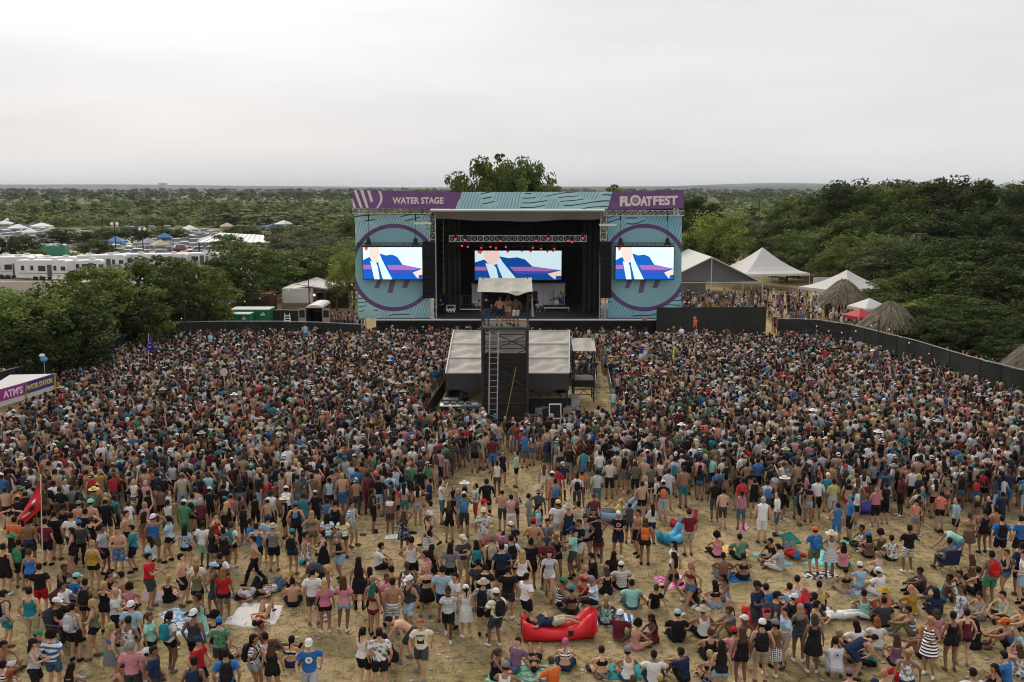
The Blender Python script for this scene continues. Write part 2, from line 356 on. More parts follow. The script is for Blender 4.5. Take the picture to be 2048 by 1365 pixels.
# the wood on the right, back to front
right = [(1390, 395, 170, 11, 'dark', 'leaf'), (1430, 420, 150, 11, 'yellow', 'willow'), (1480, 425, 205, 13, 'grey', 'small'), (1545, 400, 260, 16, 'mid', 'small'), (1600, 395, 240, 15, 'mid', 'leaf'), (1560, 440, 180, 12, 'dark', 'leaf'), (1640, 398, 200, 15, 'mid', 'leaf'),
         (1610, 430, 175, 12, 'mid', 'leaf'), (1700, 366, 178, 16, 'dark', 'leaf'), (1755, 362, 175, 15, 'dark', 'leaf'), (1800, 372, 168, 15, 'mid', 'leaf'), (1850, 362, 172, 15, 'dark', 'leaf'), (1895, 364, 170, 14, 'mid', 'leaf'), (1955, 356, 165, 15, 'dark', 'leaf'), (2000, 366, 160, 14, 'mid', 'leaf'), (2050, 374, 158, 15, 'dark', 'leaf'), (2110, 370, 160, 15, 'dark', 'leaf'),
         (1660, 455, 158, 12, 'light', 'willow'), (1600, 462, 152, 11, 'mid', 'willow'), (1720, 430, 150, 13, 'mid', 'leaf'), (1790, 430, 146, 13, 'dark', 'leaf'), (1850, 432, 140, 13, 'dark', 'leaf'), (1915, 420, 140, 13, 'dark', 'leaf'), (1980, 425, 134, 13, 'dark', 'leaf'), (2045, 420, 130, 13, 'dark', 'leaf'),
         (1745, 462, 134, 12, 'light', 'willow'), (1810, 470, 128, 12, 'grey', 'willow'), (1880, 480, 122, 12, 'dark', 'leaf'), (1945, 478, 116, 12, 'dark', 'leaf'), (2015, 480, 112, 12, 'dark', 'leaf'),
         (1690, 500, 138, 9, 'mid', 'willow'), (1800, 560, 108, 8, 'mid', 'leaf'), (1845, 540, 104, 9, 'mid', 'leaf'), (1900, 522, 100, 10, 'mid', 'leaf'), (1965, 540, 98, 10, 'dark', 'leaf'), (2035, 540, 94, 11, 'dark', 'leaf'),
         (1860, 600, 92, 7.5, 'light', 'leaf'), (1925, 590, 90, 8, 'mid', 'leaf'), (1990, 610, 86, 8, 'dark', 'leaf'), (2060, 600, 84, 9, 'dark', 'leaf'), (1785, 590, 100, 6, 'mid', 'leaf'), (1575, 505, 146, 8, 'mid', 'leaf'), (1545, 480, 165, 8, 'dark', 'leaf'), (1380, 440, 158, 8, 'mid', 'leaf'), (1450, 470, 150, 8, 'mid', 'leaf')]
for a in right: tree_px(*a[:5], 'right wood', a[5])
for k_ in range(16):
    px_ = 1815+k_*17; Y_ = [97, 88, 92, 84][k_ % 4]-(px_-1815)*.05; tree(P(px_, 600, Y_).x, Y_, random.uniform(2.2, 3.6), random.uniform(4, 6), 'dark', 'right bushes')
# oaks between and beyond the parked cars
for px, top, Y, w_, tone in ((38, 470, 186, 7.5, 'dark'), (-8, 476, 185, 6, 'dark'), (122, 457, 244, 10, 'dark'), (168, 464, 232, 8, 'dark'), (205, 455, 244, 10, 'mid'), (262, 453, 248, 10, 'mid'), (312, 454, 252, 9, 'mid'), (352, 457, 254, 7, 'mid'), (186, 478, 176, 8, 'mid'), (70, 500, 172, 5.5, 'mid'), (455, 468, 196, 6.5, 'mid'),
                              (20, 422, 420, 30, 'mid'), (75, 430, 400, 22, 'dark'), (210, 416, 440, 24, 'mid'), (300, 422, 430, 26, 'dark'), (372, 406, 520, 20, 'dark'), (400, 425, 390, 22, 'mid'), (440, 428, 360, 20, 'dark'), (480, 420, 400, 24, 'mid'), (520, 430, 350, 18, 'mid'), (560, 425, 380, 22, 'mid'), (610, 428, 340, 22, 'mid'), (655, 425, 360, 20, 'mid'), (570, 450, 255, 10, 'mid'), (500, 452, 250, 12, 'mid'), (470, 455, 252, 10, 'light'),
                              (665, 430, 300, 14, 'light'), (600, 455, 235, 9, 'grey'), (640, 450, 240, 10, 'grey'), (150, 430, 380, 20, 'mid')):
    tree_px(px, top, Y, w_, tone, 'car park trees', 'small' if Y > 255 else 'leaf')
# ---- labels: which tree it is
TONEW = {'dark': 'dark green', 'mid': 'green', 'light': 'pale green', 'grey': 'grey-green', 'yellow': 'yellow-green'}
ROWTXT = {'fence row': 'tree of the row behind the left fence', 'barn trees': 'tree around the white barn', 'stage trees': 'tree behind the stage', 'right wood': 'tree of the wood on the right', 'car park trees': 'tree of the car park fields', 'right bushes': 'low bush under the wood on the right'}
for g_ in ROWTXT:
    for tone in TONEW:
        tr_ = sorted([t for t in TREES if t[1] == g_ and t[2] == tone], key=lambda t: topx((t[0].location.x, t[0].location.y, 4))[0])
        for i, t in enumerate(tr_):
            tag(t[0], '%s %s, %s from the left' % (TONEW[tone], ROWTXT[g_], ORD[i]), 'tree', g_)
# ---- scrub that reads as one mass
def scrub_mass():
    r = np.random.default_rng(11); temps = []
    for k in range(4):
        V_, T_ = crown(400+k, lobes=6, clumps=18, leaves=5, leaf=.30, spread=.46, zlo=.02); temps.append((leaf_tri(V_), T_))
    items = []
    def scatter(n, x0, x1, y0, y1, h0, h1, keep=None, col=(.19, .23, .085)):
        for _ in range(n):
            u = r.uniform(); y = 1/((1-u)/y0+u/y1); s = y/1991*1.0
            x = r.uniform(x0, x1)*s
            if keep and not keep(x, y): continue
            f = r.uniform(.75, 1.3); h = r.uniform(h0, h1)
            items.append((x, y, h, h*r.uniform(1.1, 1.9), tuple(c*f*r.uniform(.9, 1.1) for c in col)))
    scatter(2200, -1150, -300, 250, 900, 2.6, 4.6, lambda x, y: not (y < 350 and x < -50 and x > -.56*y))
    scatter(420, -1750, -1150, 170, 900, 2.6, 5); scatter(260, 1100, 1700, 150, 900, 5, 11, col=(.07, .10, .032))
    scatter(260, 330, 640, 240, 900, 3, 6)
    scatter(260, -1150, 700, 380, 1000, 5, 8, col=(.12, .155, .055))
    scatter(500, -1150, 700, 1000, 1900, 7, 11, col=(.075, .10, .038))
    scatter(500, -1200, 900, 1900, 3600, 10, 16, col=(.05, .075, .03))
    scatter(170, -330, 420, 260, 800, 3, 6)
    Vs, Ts = [], []
    for i, (x, y, h, w_, c) in enumerate(items):
        V_, T_ = temps[i % 4]; a = r.uniform(0, 6.28); R_ = np.array([[math.cos(a), -math.sin(a), 0], [math.sin(a), math.cos(a), 0], [0, 0, 1]])
        q = (V_@R_.T)*np.array([w_, w_, h])+np.array([x, y, 0]); Vs.append(q); Ts.append(T_*np.array(c))
    me = np_mesh('scrub', np.concatenate(Vs), 3, [LEAF], np.concatenate(Ts)); o = link('scrub', me, color=(1, 1, 1)); tag(o, 'rough green scrub and woods stretching to the horizon', 'scrub', kind='stuff')
def leaf_tri(V_): return V_[:, [0, 1, 2]]*1.0
scrub_mass()
# ================================================================ STAGE
BLACK = mat('black_fabric', (.010, .008, .010), .95, var=.4, scale=.8); BLACKM = mat('black_metal', (.02, .02, .022), .5); SILVER = mat('truss_aluminium', (.55, .55, .56), .4, metal=.6)
PURPLE = mat('banner_purple', (.25, .13, .30), .8, var=.12, scale=.7); CREAM = mat('print_cream', (.78, .70, .68), .8); RINGC = mat('print_ring', (.14, .075, .20), .8, var=.15, scale=1)
WHITE = mat('white_paint', (.72, .71, .70), .6); GREYF = mat('grey_vinyl', (.22, .205, .19), .75, var=.1, scale=.5); ROOFW = mat('roof_white', (.66, .64, .63), .6, var=.06, scale=.6)
DECK = mat('stage_deck', (.045, .045, .05), .6, var=.2, scale=1.2)
def translucent(m, f=.35):
    """thin printed mesh lets daylight from behind through"""
    t = m.node_tree; b = t.nodes['Principled BSDF']; tr = t.nodes.new('ShaderNodeBsdfTranslucent'); ms = t.nodes.new('ShaderNodeMixShader'); ms.inputs[0].default_value = f
    if b.inputs['Base Color'].is_linked: t.links.new(b.inputs['Base Color'].links[0].from_socket, tr.inputs['Color'])
    else: tr.inputs['Color'].default_value = b.inputs['Base Color'].default_value
    t.links.new(b.outputs[0], ms.inputs[1]); t.links.new(tr.outputs[0], ms.inputs[2]); t.links.new(ms.outputs[0], t.nodes['Material Output'].inputs['Surface']); return m
def wave_banner(name, base, lite, dark):
    """light blue print with bands of fine wavy lines"""
    m = bpy.data.materials.new(name); m.use_nodes = True; t = m.node_tree; n = t.nodes; l = t.links; b = n['Principled BSDF']; b.inputs['Roughness'].default_value = .85
    tcn = n.new('ShaderNodeTexCoord'); pos = tcn.outputs['Object']
    def noise(s, d=2):
        q = n.new('ShaderNodeTexNoise'); q.inputs['Scale'].default_value = s; q.inputs['Detail'].default_value = d; l.new(pos, q.inputs['Vector']); return q.outputs['Fac']
    def lines(scale, rot, lo, hi):
        mpn = n.new('ShaderNodeMapping'); mpn.inputs['Rotation'].default_value = (0, rot, 0); l.new(pos, mpn.inputs['Vector'])
        q = n.new('ShaderNodeTexWave'); q.bands_direction = 'Z'; q.inputs['Scale'].default_value = scale; q.inputs['Distortion'].default_value = 5.0; q.inputs['Detail'].default_value = 0; q.inputs['Detail Scale'].default_value = .7; l.new(mpn.outputs[0], q.inputs['Vector'])
        r = n.new('ShaderNodeMapRange'); r.inputs['From Min'].default_value = lo; r.inputs['From Max'].default_value = hi; l.new(q.outputs['Fac'], r.inputs['Value']); return r.outputs[0]
    def gate(src, a, c):
        r = n.new('ShaderNodeMapRange'); r.inputs['From Min'].default_value = a; r.inputs['From Max'].default_value = c; l.new(src, r.inputs['Value']); return r.outputs[0]
    def mul(a, c):
        x = n.new('ShaderNodeMath'); x.operation = 'MULTIPLY'; l.new(a, x.inputs[0]); l.new(c, x.inputs[1]); return x.outputs[0]
    def mix(f, a, c):
        x = n.new('ShaderNodeMixRGB'); l.new(f, x.inputs[0])
        for i, q in ((1, a), (2, c)):
            if isinstance(q, tuple): x.inputs[i].default_value = (*q, 1)
            else: l.new(q, x.inputs[i])
        return x.outputs[0]
    c = mix(gate(noise(.25), .35, .65), base, lite); g = noise(.42, 1)
    c = mix(mul(lines(.72, .15, .88, .93), gate(g, .50, .51)), c, dark); c = mix(mul(lines(1.15, 1.2, .66, .78), gate(g, .49, .48)), c, tuple(q*.70 for q in base))
    l.new(c, b.inputs['Base Color']); return m
BANNER = wave_banner('banner_blue', (.45, .71, .77), (.55, .78, .80), (.03, .06, .10)); BANNER2 = wave_banner('banner_teal', (.32, .64, .76), (.44, .73, .79), (.02, .06, .11))
DISC = mat('print_disc', (.38, .68, .75), .85, var=.06, scale=.3)
for m_ in (BANNER, BANNER2, DISC, PURPLE): translucent(m_, .3)
SY = 93.0; DZ = 1.42
stage = empty('concert_stage', (0.5, SY, 0)); tag(stage, 'big roofed festival stage with black interior and silver towers', 'stage')
def part(mb, name, m, parent=stage, smooth=False):
    o = mb.build(name, m, parent, smooth); o.matrix_basis = wmat(parent).inverted(); return o
def rect(x0, x1, y0, y1, Y): return [P(x0, y1, Y), P(x1, y1, Y), P(x1, y0, Y), P(x0, y0, Y)]
L_, R_ = P(753, 640, SY).x, P(1312, 640, SY).x; IL, IR = P(868, 500, SY).x, P(1202, 500, SY).x
part(MB().box(L_, R_, SY-.3, SY+13, DZ-.22, DZ), 'deck', DECK)
part(MB().box(L_, R_, SY-.42, SY-.302, DZ-.10, DZ+.03), 'deck_edge', WHITE)
mb = MB(); k_ = 60
for i in range(k_):
    xa = L_+(R_-L_)*i/k_; xb = L_+(R_-L_)*(i+1)/k_; ya = SY-.28+.06*math.sin(i*1.9); yb = SY-.28+.06*math.sin((i+1)*1.9); mb.quad((xa, ya, 0), (xb, yb, 0), (xb, yb, DZ-.2), (xa, ya, DZ-.2))
part(mb, 'skirt', BLACK)
part(MB().box(IL-.2, IR+.2, SY+11.6, SY+11.8, DZ, 11.6), 'backdrop', BLACK)
for x in (IL-.12, IR+.12): part(MB().box(x-.06, x+.06, SY+1.2, SY+11.6, DZ, 11.4), 'side_drape', BLACK)
# loose black legs hanging inside the wings
for px in (905, 1180):
    mb = MB(); x0 = P(px-16, 500, SY+5).x; x1 = P(px+16, 500, SY+5).x
    for i in range(14):
        xa, xb = x0+(x1-x0)*i/14, x0+(x1-x0)*(i+1)/14; ya, yb = SY+5+.12*math.sin(i*1.4), SY+5+.12*math.sin((i+1)*1.4); mb.quad((xa, ya, DZ+.02), (xb, yb, DZ+.02), (xb, yb, 10.6), (xa, ya, 10.6))
    part(mb, 'drape_leg', mat('dark_scrim', (.03, .03, .026), .95, var=.3, scale=.7))
zr = P(1024, 423, SY).z; zv = P(1024, 444, SY).z
mb = MB(); mb.add([(IL-.3, SY-.5, zr), (IR+.3, SY-.5, zr), (IR+.3, SY+6, zr+.8), (IL-.3, SY+6, zr+.8), (IR+.3, SY+12.4, zr-.1), (IL-.3, SY+12.4, zr-.1), (IL-.3, SY-.5, zr+.16), (IR+.3, SY-.5, zr+.16), (IR+.3, SY+6, zr+.96), (IL-.3, SY+6, zr+.96), (IR+.3, SY+12.4, zr+.06), (IL-.3, SY+12.4, zr+.06)],
    [(3, 2, 1, 0), (5, 4, 2, 3), (6, 7, 8, 9), (9, 8, 10, 11), (0, 1, 7, 6), (4, 5, 11, 10), (0, 6, 9, 3), (3, 9, 11, 5), (1, 2, 8, 7), (2, 4, 10, 8)]); part(mb, 'roof', ROOFW)
part(MB().box(IL-.2, IR+.2, SY+.4, SY+11.5, zr-.35, zr-.22), 'ceiling', BLACK)
mb = MB(); nseg = 26                                     # the grey valance sags a little between its ties
for i in range(nseg):
    xa, xb = IL+(IR-IL)*i/nseg, IL+(IR-IL)*(i+1)/nseg; s = lambda q: .06*math.sin(q*math.pi/4.5); za, zb = zv+s(i)*.6+.25*abs(i-13)/13, zv+s(i+1)*.6+.25*abs(i-12)/13
    mb.quad((xa, SY+.35+.08*math.sin(i), za), (xb, SY+.35+.08*math.sin(i+1), zb), (xb, SY-.3, zr), (xa, SY-.3, zr))
part(mb, 'valance', GREYF)
for px in (865, 1207):
    for yy in (SY+.2, SY+11): 
        x = P(px, 500, SY).x; mb = MB(); truss(mb, (x, yy, 0), (x, yy, zr-.1), .55, .55, 18, .035, up=(0, 1, 0)); part(mb, 'tower', SILVER)
for px in (722, 1352):
    x = P(px, 500, SY+1).x; mb = MB(); truss(mb, (x, SY+1.6, 0), (x, SY+1.6, zr+.2), .4, .4, 22, .03, up=(0, 1, 0)); part(mb, 'tower', SILVER)
for a, b in (((706, 422.5), (862, 422.5)), ((1208, 426), (1367, 426.5))):
    mb = MB(); truss(mb, P(*a, SY), P(*b, SY), .5, .46, 13, .032); part(mb, 'wing_truss', SILVER)
mb = MB(); truss(mb, P(862, 421, SY), P(1210, 421, SY)+Vector((0, .001, 0)), .1, .1, 1, .03); part(mb, 'front_beam', WHITE)
for px, py in ((846, 447), (1215, 450)): part(MB().box(P(px, py, SY).x-.8, P(px, py, SY).x+.8, SY-.4, SY-.25, P(px, py, SY).z-.09, P(px, py, SY).z+.09), 'arm_light', WHITE)
# ---------------- fascia banner in three printed panels
BY = SY-.62
fb = empty('fascia_banner', (P(1037, 400, BY).x, BY, P(1037, 419, BY).z)); tag(fb, 'long printed banner across the top of the stage, purple ends, blue middle', 'banner')
def panel(pts, m, name='panel', Y=BY, parent=fb, th=.03):
    mb = MB(); mb.slab([P(x, y, Y) for x, y in pts], (0, th, 0)); return part(mb, name, m, parent)
panel([(705, 416.5), (911, 418.5), (924, 384.5), (705, 380)], PURPLE); panel([(911.4, 418.5), (1215.6, 418), (1224.6, 384), (924.4, 384.5)], BANNER); panel([(1216, 419.5), (1367, 417), (1369, 380), (1225, 384)], PURPLE)
for a, b, c, d in ((708, 721, 726, 713), (720.5, 732.5, 738, 726)): pass
for pts in ([(707.5, 380.6), (713, 380.7), (725.5, 416), (720, 416)], [(720, 381), (726.5, 381), (737.5, 416.2), (732.5, 416.2)], [(734, 381.4), (740, 381.4), (746, 402), (744, 405.5), (741, 404)], [(705.2, 397), (712.5, 416), (706.5, 416), (705.2, 411)]): panel(pts, CREAM, 'print_stripe', BY-.012, th=.008)
arc = []; arc2 = []
for k in range(10):
    t = -1+2*k/9; arc.append((760+5.2*(1-t*t)-1.2*(t > 0)*t*3, 399+t*17.2)); arc2.append((756+4.6*(1-t*t)-1.2*(t > 0)*t*3, 399+t*17.2))
panel(arc+arc2[::-1], CREAM, 'print_arc', BY-.012, th=.008)
px_m = 92.4*.99/1991
place_text('WATER STAGE', 102*px_m, 13.2*px_m, frame(P(836, 401.5, BY-.02), (1, 0, 0), (0, 0, 1)), CREAM, fb, bold=.035)
place_text('FL', 22*px_m, 20*px_m, frame(P(1250.5, 403, BY-.02), (1, 0, .012), (0, 0, 1)), CREAM, fb, bold=.075); place_text('AT', 24*px_m, 19*px_m, frame(P(1292.5, 402.5, BY-.02), (1, 0, .012), (0, 0, 1)), CREAM, fb, bold=.06, spacing=.95); place_text('FEST', 49*px_m, 19*px_m, frame(P(1331, 401.5, BY-.02), (1, 0, .012), (0, 0, 1)), CREAM, fb, bold=.045, spacing=1.03)
def ring_mesh(cx, cy, r0, r1, Y, n=40, clip=None, th=.01, ry=1.0, half=None):
    mb = MB()
    for i in range(n):
        a, b = 2*math.pi*i/n, 2*math.pi*(i+1)/n; q = [(cx+r*math.cos(t), cy+r*ry*math.sin(t)) for r, t in ((r0, a), (r0, b), (r1, b), (r1, a))]
        if half and (math.sin((a+b)/2) > 0) != (half > 0): continue
        if clip:
            if max(x for x, y in q) < clip[0] or min(x for x, y in q) > clip[1]: continue
            q = [(min(max(x, clip[0]), clip[1]), y) for x, y in q]
        mb.slab([P(x, y, Y) for x, y in q], (0, th, 0))
    return mb
part(ring_mesh(1271, 401.5, 6, 11, BY-.025, 30), 'letter_ring', CREAM, fb); part(ring_mesh(1271, 401.5, 0.1, 3.6, BY-.025, 20), 'letter_core', CREAM, fb)
for dx in (-1.8, 0, 1.8): panel([(1270+dx, 405), (1271+dx, 405), (1272.6+dx, 398), (1271.6+dx, 398)], PURPLE, 'letter_stripe', BY-.034, th=.006)
# ---------------- printed wing banners, rings and screens
def poly_clip_disc(cx, cy, r, x0, x1, Y, ry=1.0):
    pts = [(min(max(cx+r*math.cos(2*math.pi*i/48), x0), x1), cy+r*ry*math.sin(2*math.pi*i/48)) for i in range(48)]; mb = MB(); mb.slab([P(x, y, Y) for x, y in pts][::-1], (0, .006, 0)); return mb
SCR = {}
def emis(name, c, s=1.0):
    if name in MATS: return MATS[name]
    m = bpy.data.materials.new(name); m.use_nodes = True; t = m.node_tree; t.nodes.clear(); e = t.nodes.new('ShaderNodeEmission'); o = t.nodes.new('ShaderNodeOutputMaterial'); e.inputs['Color'].default_value = (*c, 1); e.inputs['Strength'].default_value = s; t.links.new(e.outputs[0], o.inputs['Surface']); MATS[name] = m; return m
ART = [('screen_sky', (.66, .84, .90), [(0, 0), (1, 0), (1, 1), (0, 1)]),
       ('screen_blue', (.008, .10, .46), [(0, .40), (.11, .30), (.16, .44), (.20, 1), (0, 1)]),
       ('screen_blue', (.008, .10, .46), [(.28, .19), (.39, .255), (.49, .225), (.58, .30), (.665, .54), (1, .67), (1, 1), (.48, 1), (.36, .58)]),
       ('screen_purple', (.33, .14, .42), [(.40, .555), (.68, .555), (.97, .655), (.86, .71), (.45, .70)]), ('screen_purple', (.33, .14, .42), [(0, .55), (.125, .55), (.14, .68), (0, .68)]),
       ('screen_violet', (.07, .06, .42), [(.45, .71), (.86, .715), (.83, .79), (.49, .80)]),
       ('screen_shirt', (.62, .83, .93), [(.12, .43), (.21, .48), (.26, .47), (.30, .31), (.375, .59), (.49, 1), (.185, 1)]),
       ('screen_tie', (.008, .09, .36), [(.217, .48), (.26, .46), (.262, .53), (.33, 1), (.277, 1), (.247, .60)]),
       ('screen_skin', (.88, .62, .55), [(.10, 0), (.275, 0), (.285, .17), (.262, .40), (.215, .47), (.145, .43), (.11, .25)]),
       ('screen_hair', (.80, .05, .06), [(.025, 0), (.095, 0), (.07, .11), (.04, .08)]),
       ('screen_skin', (.88, .62, .55), [(.84, .79), (1, .67), (1, .86), (.94, .87), (.93, .99), (.895, .92)])]
def screen(x0, x1, y0, y1, Y, label, arts=ART, s=1.0):
    a, b = P(x0, y1, Y), P(x1, y0, Y); o = empty('video_screen', (a.x, Y, a.z)); tag(o, label, 'screen', 'video screens on the stage')
    part(MB().box(a.x-.06, b.x+.06, Y+.01, Y+.28, a.z-.06, b.z+.06), 'screen_case', BLACKM, o)
    for i, (nm, c, pts) in enumerate(arts):
        mb = MB(); yy = Y-.004*i; A = [(a.x+(b.x-a.x)*u, yy, b.z+(a.z-b.z)*v) for u, v in pts]; mb.slab(A[::-1], (0, .003, 0)); part(mb, 'picture' if i == 0 else 'picture_shape', emis(nm, c, s), o)
    return o
for side, (x0, x1, cx, sx0, sx1, cl) in {'left': (709, 859, 788, 727, 844, (711, 858)), 'right': (1216, 1364, 1289, 1231, 1348, (1218, 1363))}.items():
    WY = SY+.7; o = empty('wing_banner', (P(cx, 636, WY).x, WY, P(cx, 636, WY).z)); tag(o, 'tall blue printed banner with a purple ring on the %s wing of the stage' % side, 'banner', 'stage wing banners')
    bx = 717 if side == 'left' else x0; bx1 = x1 if side == 'left' else 1362
    panel([(bx, 637), (bx1, 637), (x1, 430), (x0, 430)], BANNER if side == 'left' else BANNER2, 'banner_sheet', WY, o)
    part(poly_clip_disc(cx, 535.5, 83, cl[0], cl[1], WY-.02), 'printed_disc', DISC, o)
    for hf in (1, -1): part(ring_mesh(cx, 535.5, 79.5, 87.5, WY-.034, 56, cl, half=hf), 'printed_ring', RINGC, o)
    for dx, w_, hgt in ((-32, 9, 16), (-5, 10, 25), (24, 10, 15)):
        panel([(cx+dx-w_/2-3, 561+hgt), (cx+dx+w_/2-3, 561+hgt), (cx+dx+w_/2+3, 560), (cx+dx-w_/2+3, 560)], mat('print_mauve', (.17, .13, .20), .85), 'printed_drip', WY-.045, o, th=.006)
    screen(sx0, sx1, 495, 559, SY-.1, '%s wing video screen showing a cartoon man in a blue suit' % side)
    mb = MB(); truss(mb, P(sx0-12, 489.5, SY-.05), P(sx1, 489.5, SY-.05), .3, .3, 14, .03)
    for f in range(9): mb.tube(P(sx0+4+f*13.5, 491, SY-.05), P(sx0+4+f*13.5, 495, SY-.05), .02, n=4)
    o2 = mb.build('screen_truss', BLACKM); tag(o2, 'black truss carrying the %s wing video screen' % side, 'truss', 'screen trusses')
    for px in (sx0+10, sx1-13):
        mb = MB(); mb.tube(P(px, 424, SY), P(px, 486, SY), .02, n=4); mb.tube(P(px, 426, SY), P(px, 442, SY), .06, n=6); mb.ball(P(px, 482, SY-.1), .26, 8, 6, sc=(.8, .8, 1.2)); mb.box(P(px, 488, SY).x-.28, P(px, 488, SY).x+.28, SY-.4, SY+.1, P(px, 490, SY).z, P(px, 486, SY).z)
        q = mb.build('chain_hoist', BLACKM); tag(q, '%s chain hoist holding the truss of the %s screen' % ('outer' if (px < 788 or px > 1300) else 'inner', side), 'hoist', 'chain hoists')
    a, b = (845, 869) if side == 'left' else (1201, 1223); o3 = empty('speaker_hang', (P((a+b)/2, 598, SY-.4).x, SY-.4, P(a, 598, SY-.4).z)); tag(o3, 'tall black line of speakers hanging on the %s side of the stage opening' % side, 'speakers', 'hanging speakers')
    ys = np.linspace(484, 598, 13)
    for i in range(12):
        f = i/11; A = P(a, ys[i+1]-.6, SY-.5); Bq = P(b, ys[i], SY-.5); mb = MB(); mb.box(A.x, Bq.x, SY-.5+.25*f*f, SY+.25+.25*f*f, A.z, Bq.z); part(mb, 'cabinet', BLACK, o3)
# ---------------- lighting truss, lamps, centre screen
mb = MB(); lt = empty('lighting_truss', (P(1035, 484, SY+2).x, SY+2, P(1035, 484, SY+2).z)); tag(lt, 'silver truss in four sections across the stage opening', 'truss')
for k in range(4):
    a, b = 898+k*68.75, 898+(k+1)*68.75; mb = MB(); truss(mb, P(a+.5, 477.5, SY+2), P(b-.5, 477.5, SY+2), .45, .55, 6, .042); part(mb, 'truss_section', SILVER, lt)
mb = MB(); truss(mb, P(905, 489, SY+7), P(1165, 489, SY+7), .4, .4, 24, .03); q = mb.build('rear_truss', BLACKM); tag(q, 'dim black truss above the centre screen', 'truss')
for i, (zx, zy) in enumerate(((365, 285), (430, 295), (585, 308), (688, 296), (750, 308), (862, 297), (1170, 306), (1265, 316), (1415, 318), (885, 357), (1045, 350), (1145, 355), (1335, 355), (1400, 350), (290, 205), (400, 215), (795, 222), (1210, 222), (1345, 200), (1570, 222), (1615, 238), (1735, 195))):
    px, py = 860+zx*.1758, 440+zy*.1758; front = zy < 250; Y = SY+1.7 if front else SY+6.6; p = P(px, py, Y); o = empty('stage_light', p)
    tag(o, 'red stage lamp, %s from the left %s' % (ORD[i if not front else i-14], 'on the silver truss' if front else 'below the rear truss'), 'stage lamp', 'stage lamps')
    mb = MB(); mb.box(-.12, .12, -.08, .12, .05, .32); mb.tube((0, 0, .3), (0, 0, .48), .03); mb.tube((0, -.16, -.10), (0, .05, .10), .10, .12, 10); mb.build('lamp_body', BLACKM, o)
    mb = MB(); mb.tube((0, -.185, -.118), (0, -.165, -.104), .085, n=10); mb.build('lens', emis('red_lens', (.8, .03, .04), 2.2 if not front else 1.3), o)
# lamp bar with small uplights on the deck
screen(950, 1123, 502, 560, SY+7, 'wide centre video screen at the back of the stage', [(n_+'_dim', tuple(q*(.72 if n_ != 'screen_blue' else .5) for q in c), p_) for n_, c, p_ in ART])
# ---------------- gear on the deck
def deck(px, py): return G(px, py, DZ)
def gear(name, label, cat, px, py, rz=0, group=None):
    p = deck(px, py); o = empty(name, p, rz); tag(o, label, cat, group); return o
for lab, x0, x1, y0, y1, Y in (('white cargo box at the back of the stage, right of the canopy', 1064, 1130, 561, 612, SY+10), ('white cargo box at the back of the stage, left of the canopy', 944, 962, 562, 610, SY+10)):
    a, b = P(x0, y1, Y), P(x1, y0, Y); o = empty('cargo_box', (a.x, Y, DZ)); tag(o, lab, 'box', 'cargo boxes'); part(MB().box(a.x, b.x, Y, Y+1.2, DZ, b.z-.5), 'box_wall', WHITE, o); part(MB().box(a.x-.05, b.x+.05, Y-.06, Y+1.25, b.z-.5, b.z-.32), 'lid', ROOFW, o)
    for s in (.33, .66): part(MB().box(a.x+(b.x-a.x)*s-.02, a.x+(b.x-a.x)*s+.02, Y-.03, Y-.002, DZ+.1, b.z-.55), 'rib', GREYF, o)
for lab, x0, x1, py in (('low drum riser with white edge on the right of the stage', 1088, 1139, 622), ('low riser with white edge on the left of the stage', 918, 962, 625)):
    a, b = deck(x0, py), deck(x1, py); o = empty('riser', (a.x, a.y, DZ)); tag(o, lab, 'riser', 'stage risers'); part(MB().box(a.x, b.x, a.y, a.y+2.2, DZ+.22, DZ+.34), 'riser_top', DECK, o); part(MB().box(a.x, b.x, a.y-.03, a.y-.002, DZ+.24, DZ+.35), 'riser_edge', WHITE, o)
    for x in (a.x+.08, b.x-.08):
        for yy in (a.y+.08, a.y+2.1): part(MB().box(x-.03, x+.03, yy-.03, yy+.03, DZ, DZ+.22), 'leg', SILVER, o)
p = deck(1113, 617); o = empty('drum_kit', (p.x, p.y+.4, DZ+.34)); tag(o, 'drum kit with shiny shells and cymbals on the riser', 'drums')
drm = mat('drum_shell', (.03, .14, .42), .25); cym = mat('cymbal_brass', (.62, .45, .16), .3, metal=.8); skn = mat('drum_head', (.75, .74, .7), .5)
for nm, c, r, h_, ax in (('bass_drum', (0, -.3, .28), .28, .4, 'y'), ('tom', (-.2, -.2, .68), .15, .2, 'z'), ('tom', (.2, -.2, .68), .15, .2, 'z'), ('floor_tom', (.6, .1, .3), .2, .4, 'z'), ('snare', (-.5, .05, .5), .17, .14, 'z')):
    d = Vector((0, h_/2, 0)) if ax == 'y' else Vector((0, 0, h_/2)); c = Vector(c); q = MB().tube(c-d, c+d, r, n=14).build(nm, drm, o); MB().tube(c+(-d if ax == 'y' else d)*1.01, c+(-d if ax == 'y' else d)*1.06, r*.96, n=14).build('drum_head', skn, q)
for c in ((-.75, -.2, 1.1), (.75, -.2, 1.15), (-.35, .3, 1.2), (.9, .3, .95)): q = MB().tube((c[0], c[1], 0), c, .012, n=5).build('cymbal_stand', SILVER, o); MB().tube(c, (c[0], c[1], c[2]+.03), .24, .03, n=14).build('cymbal', cym, q)
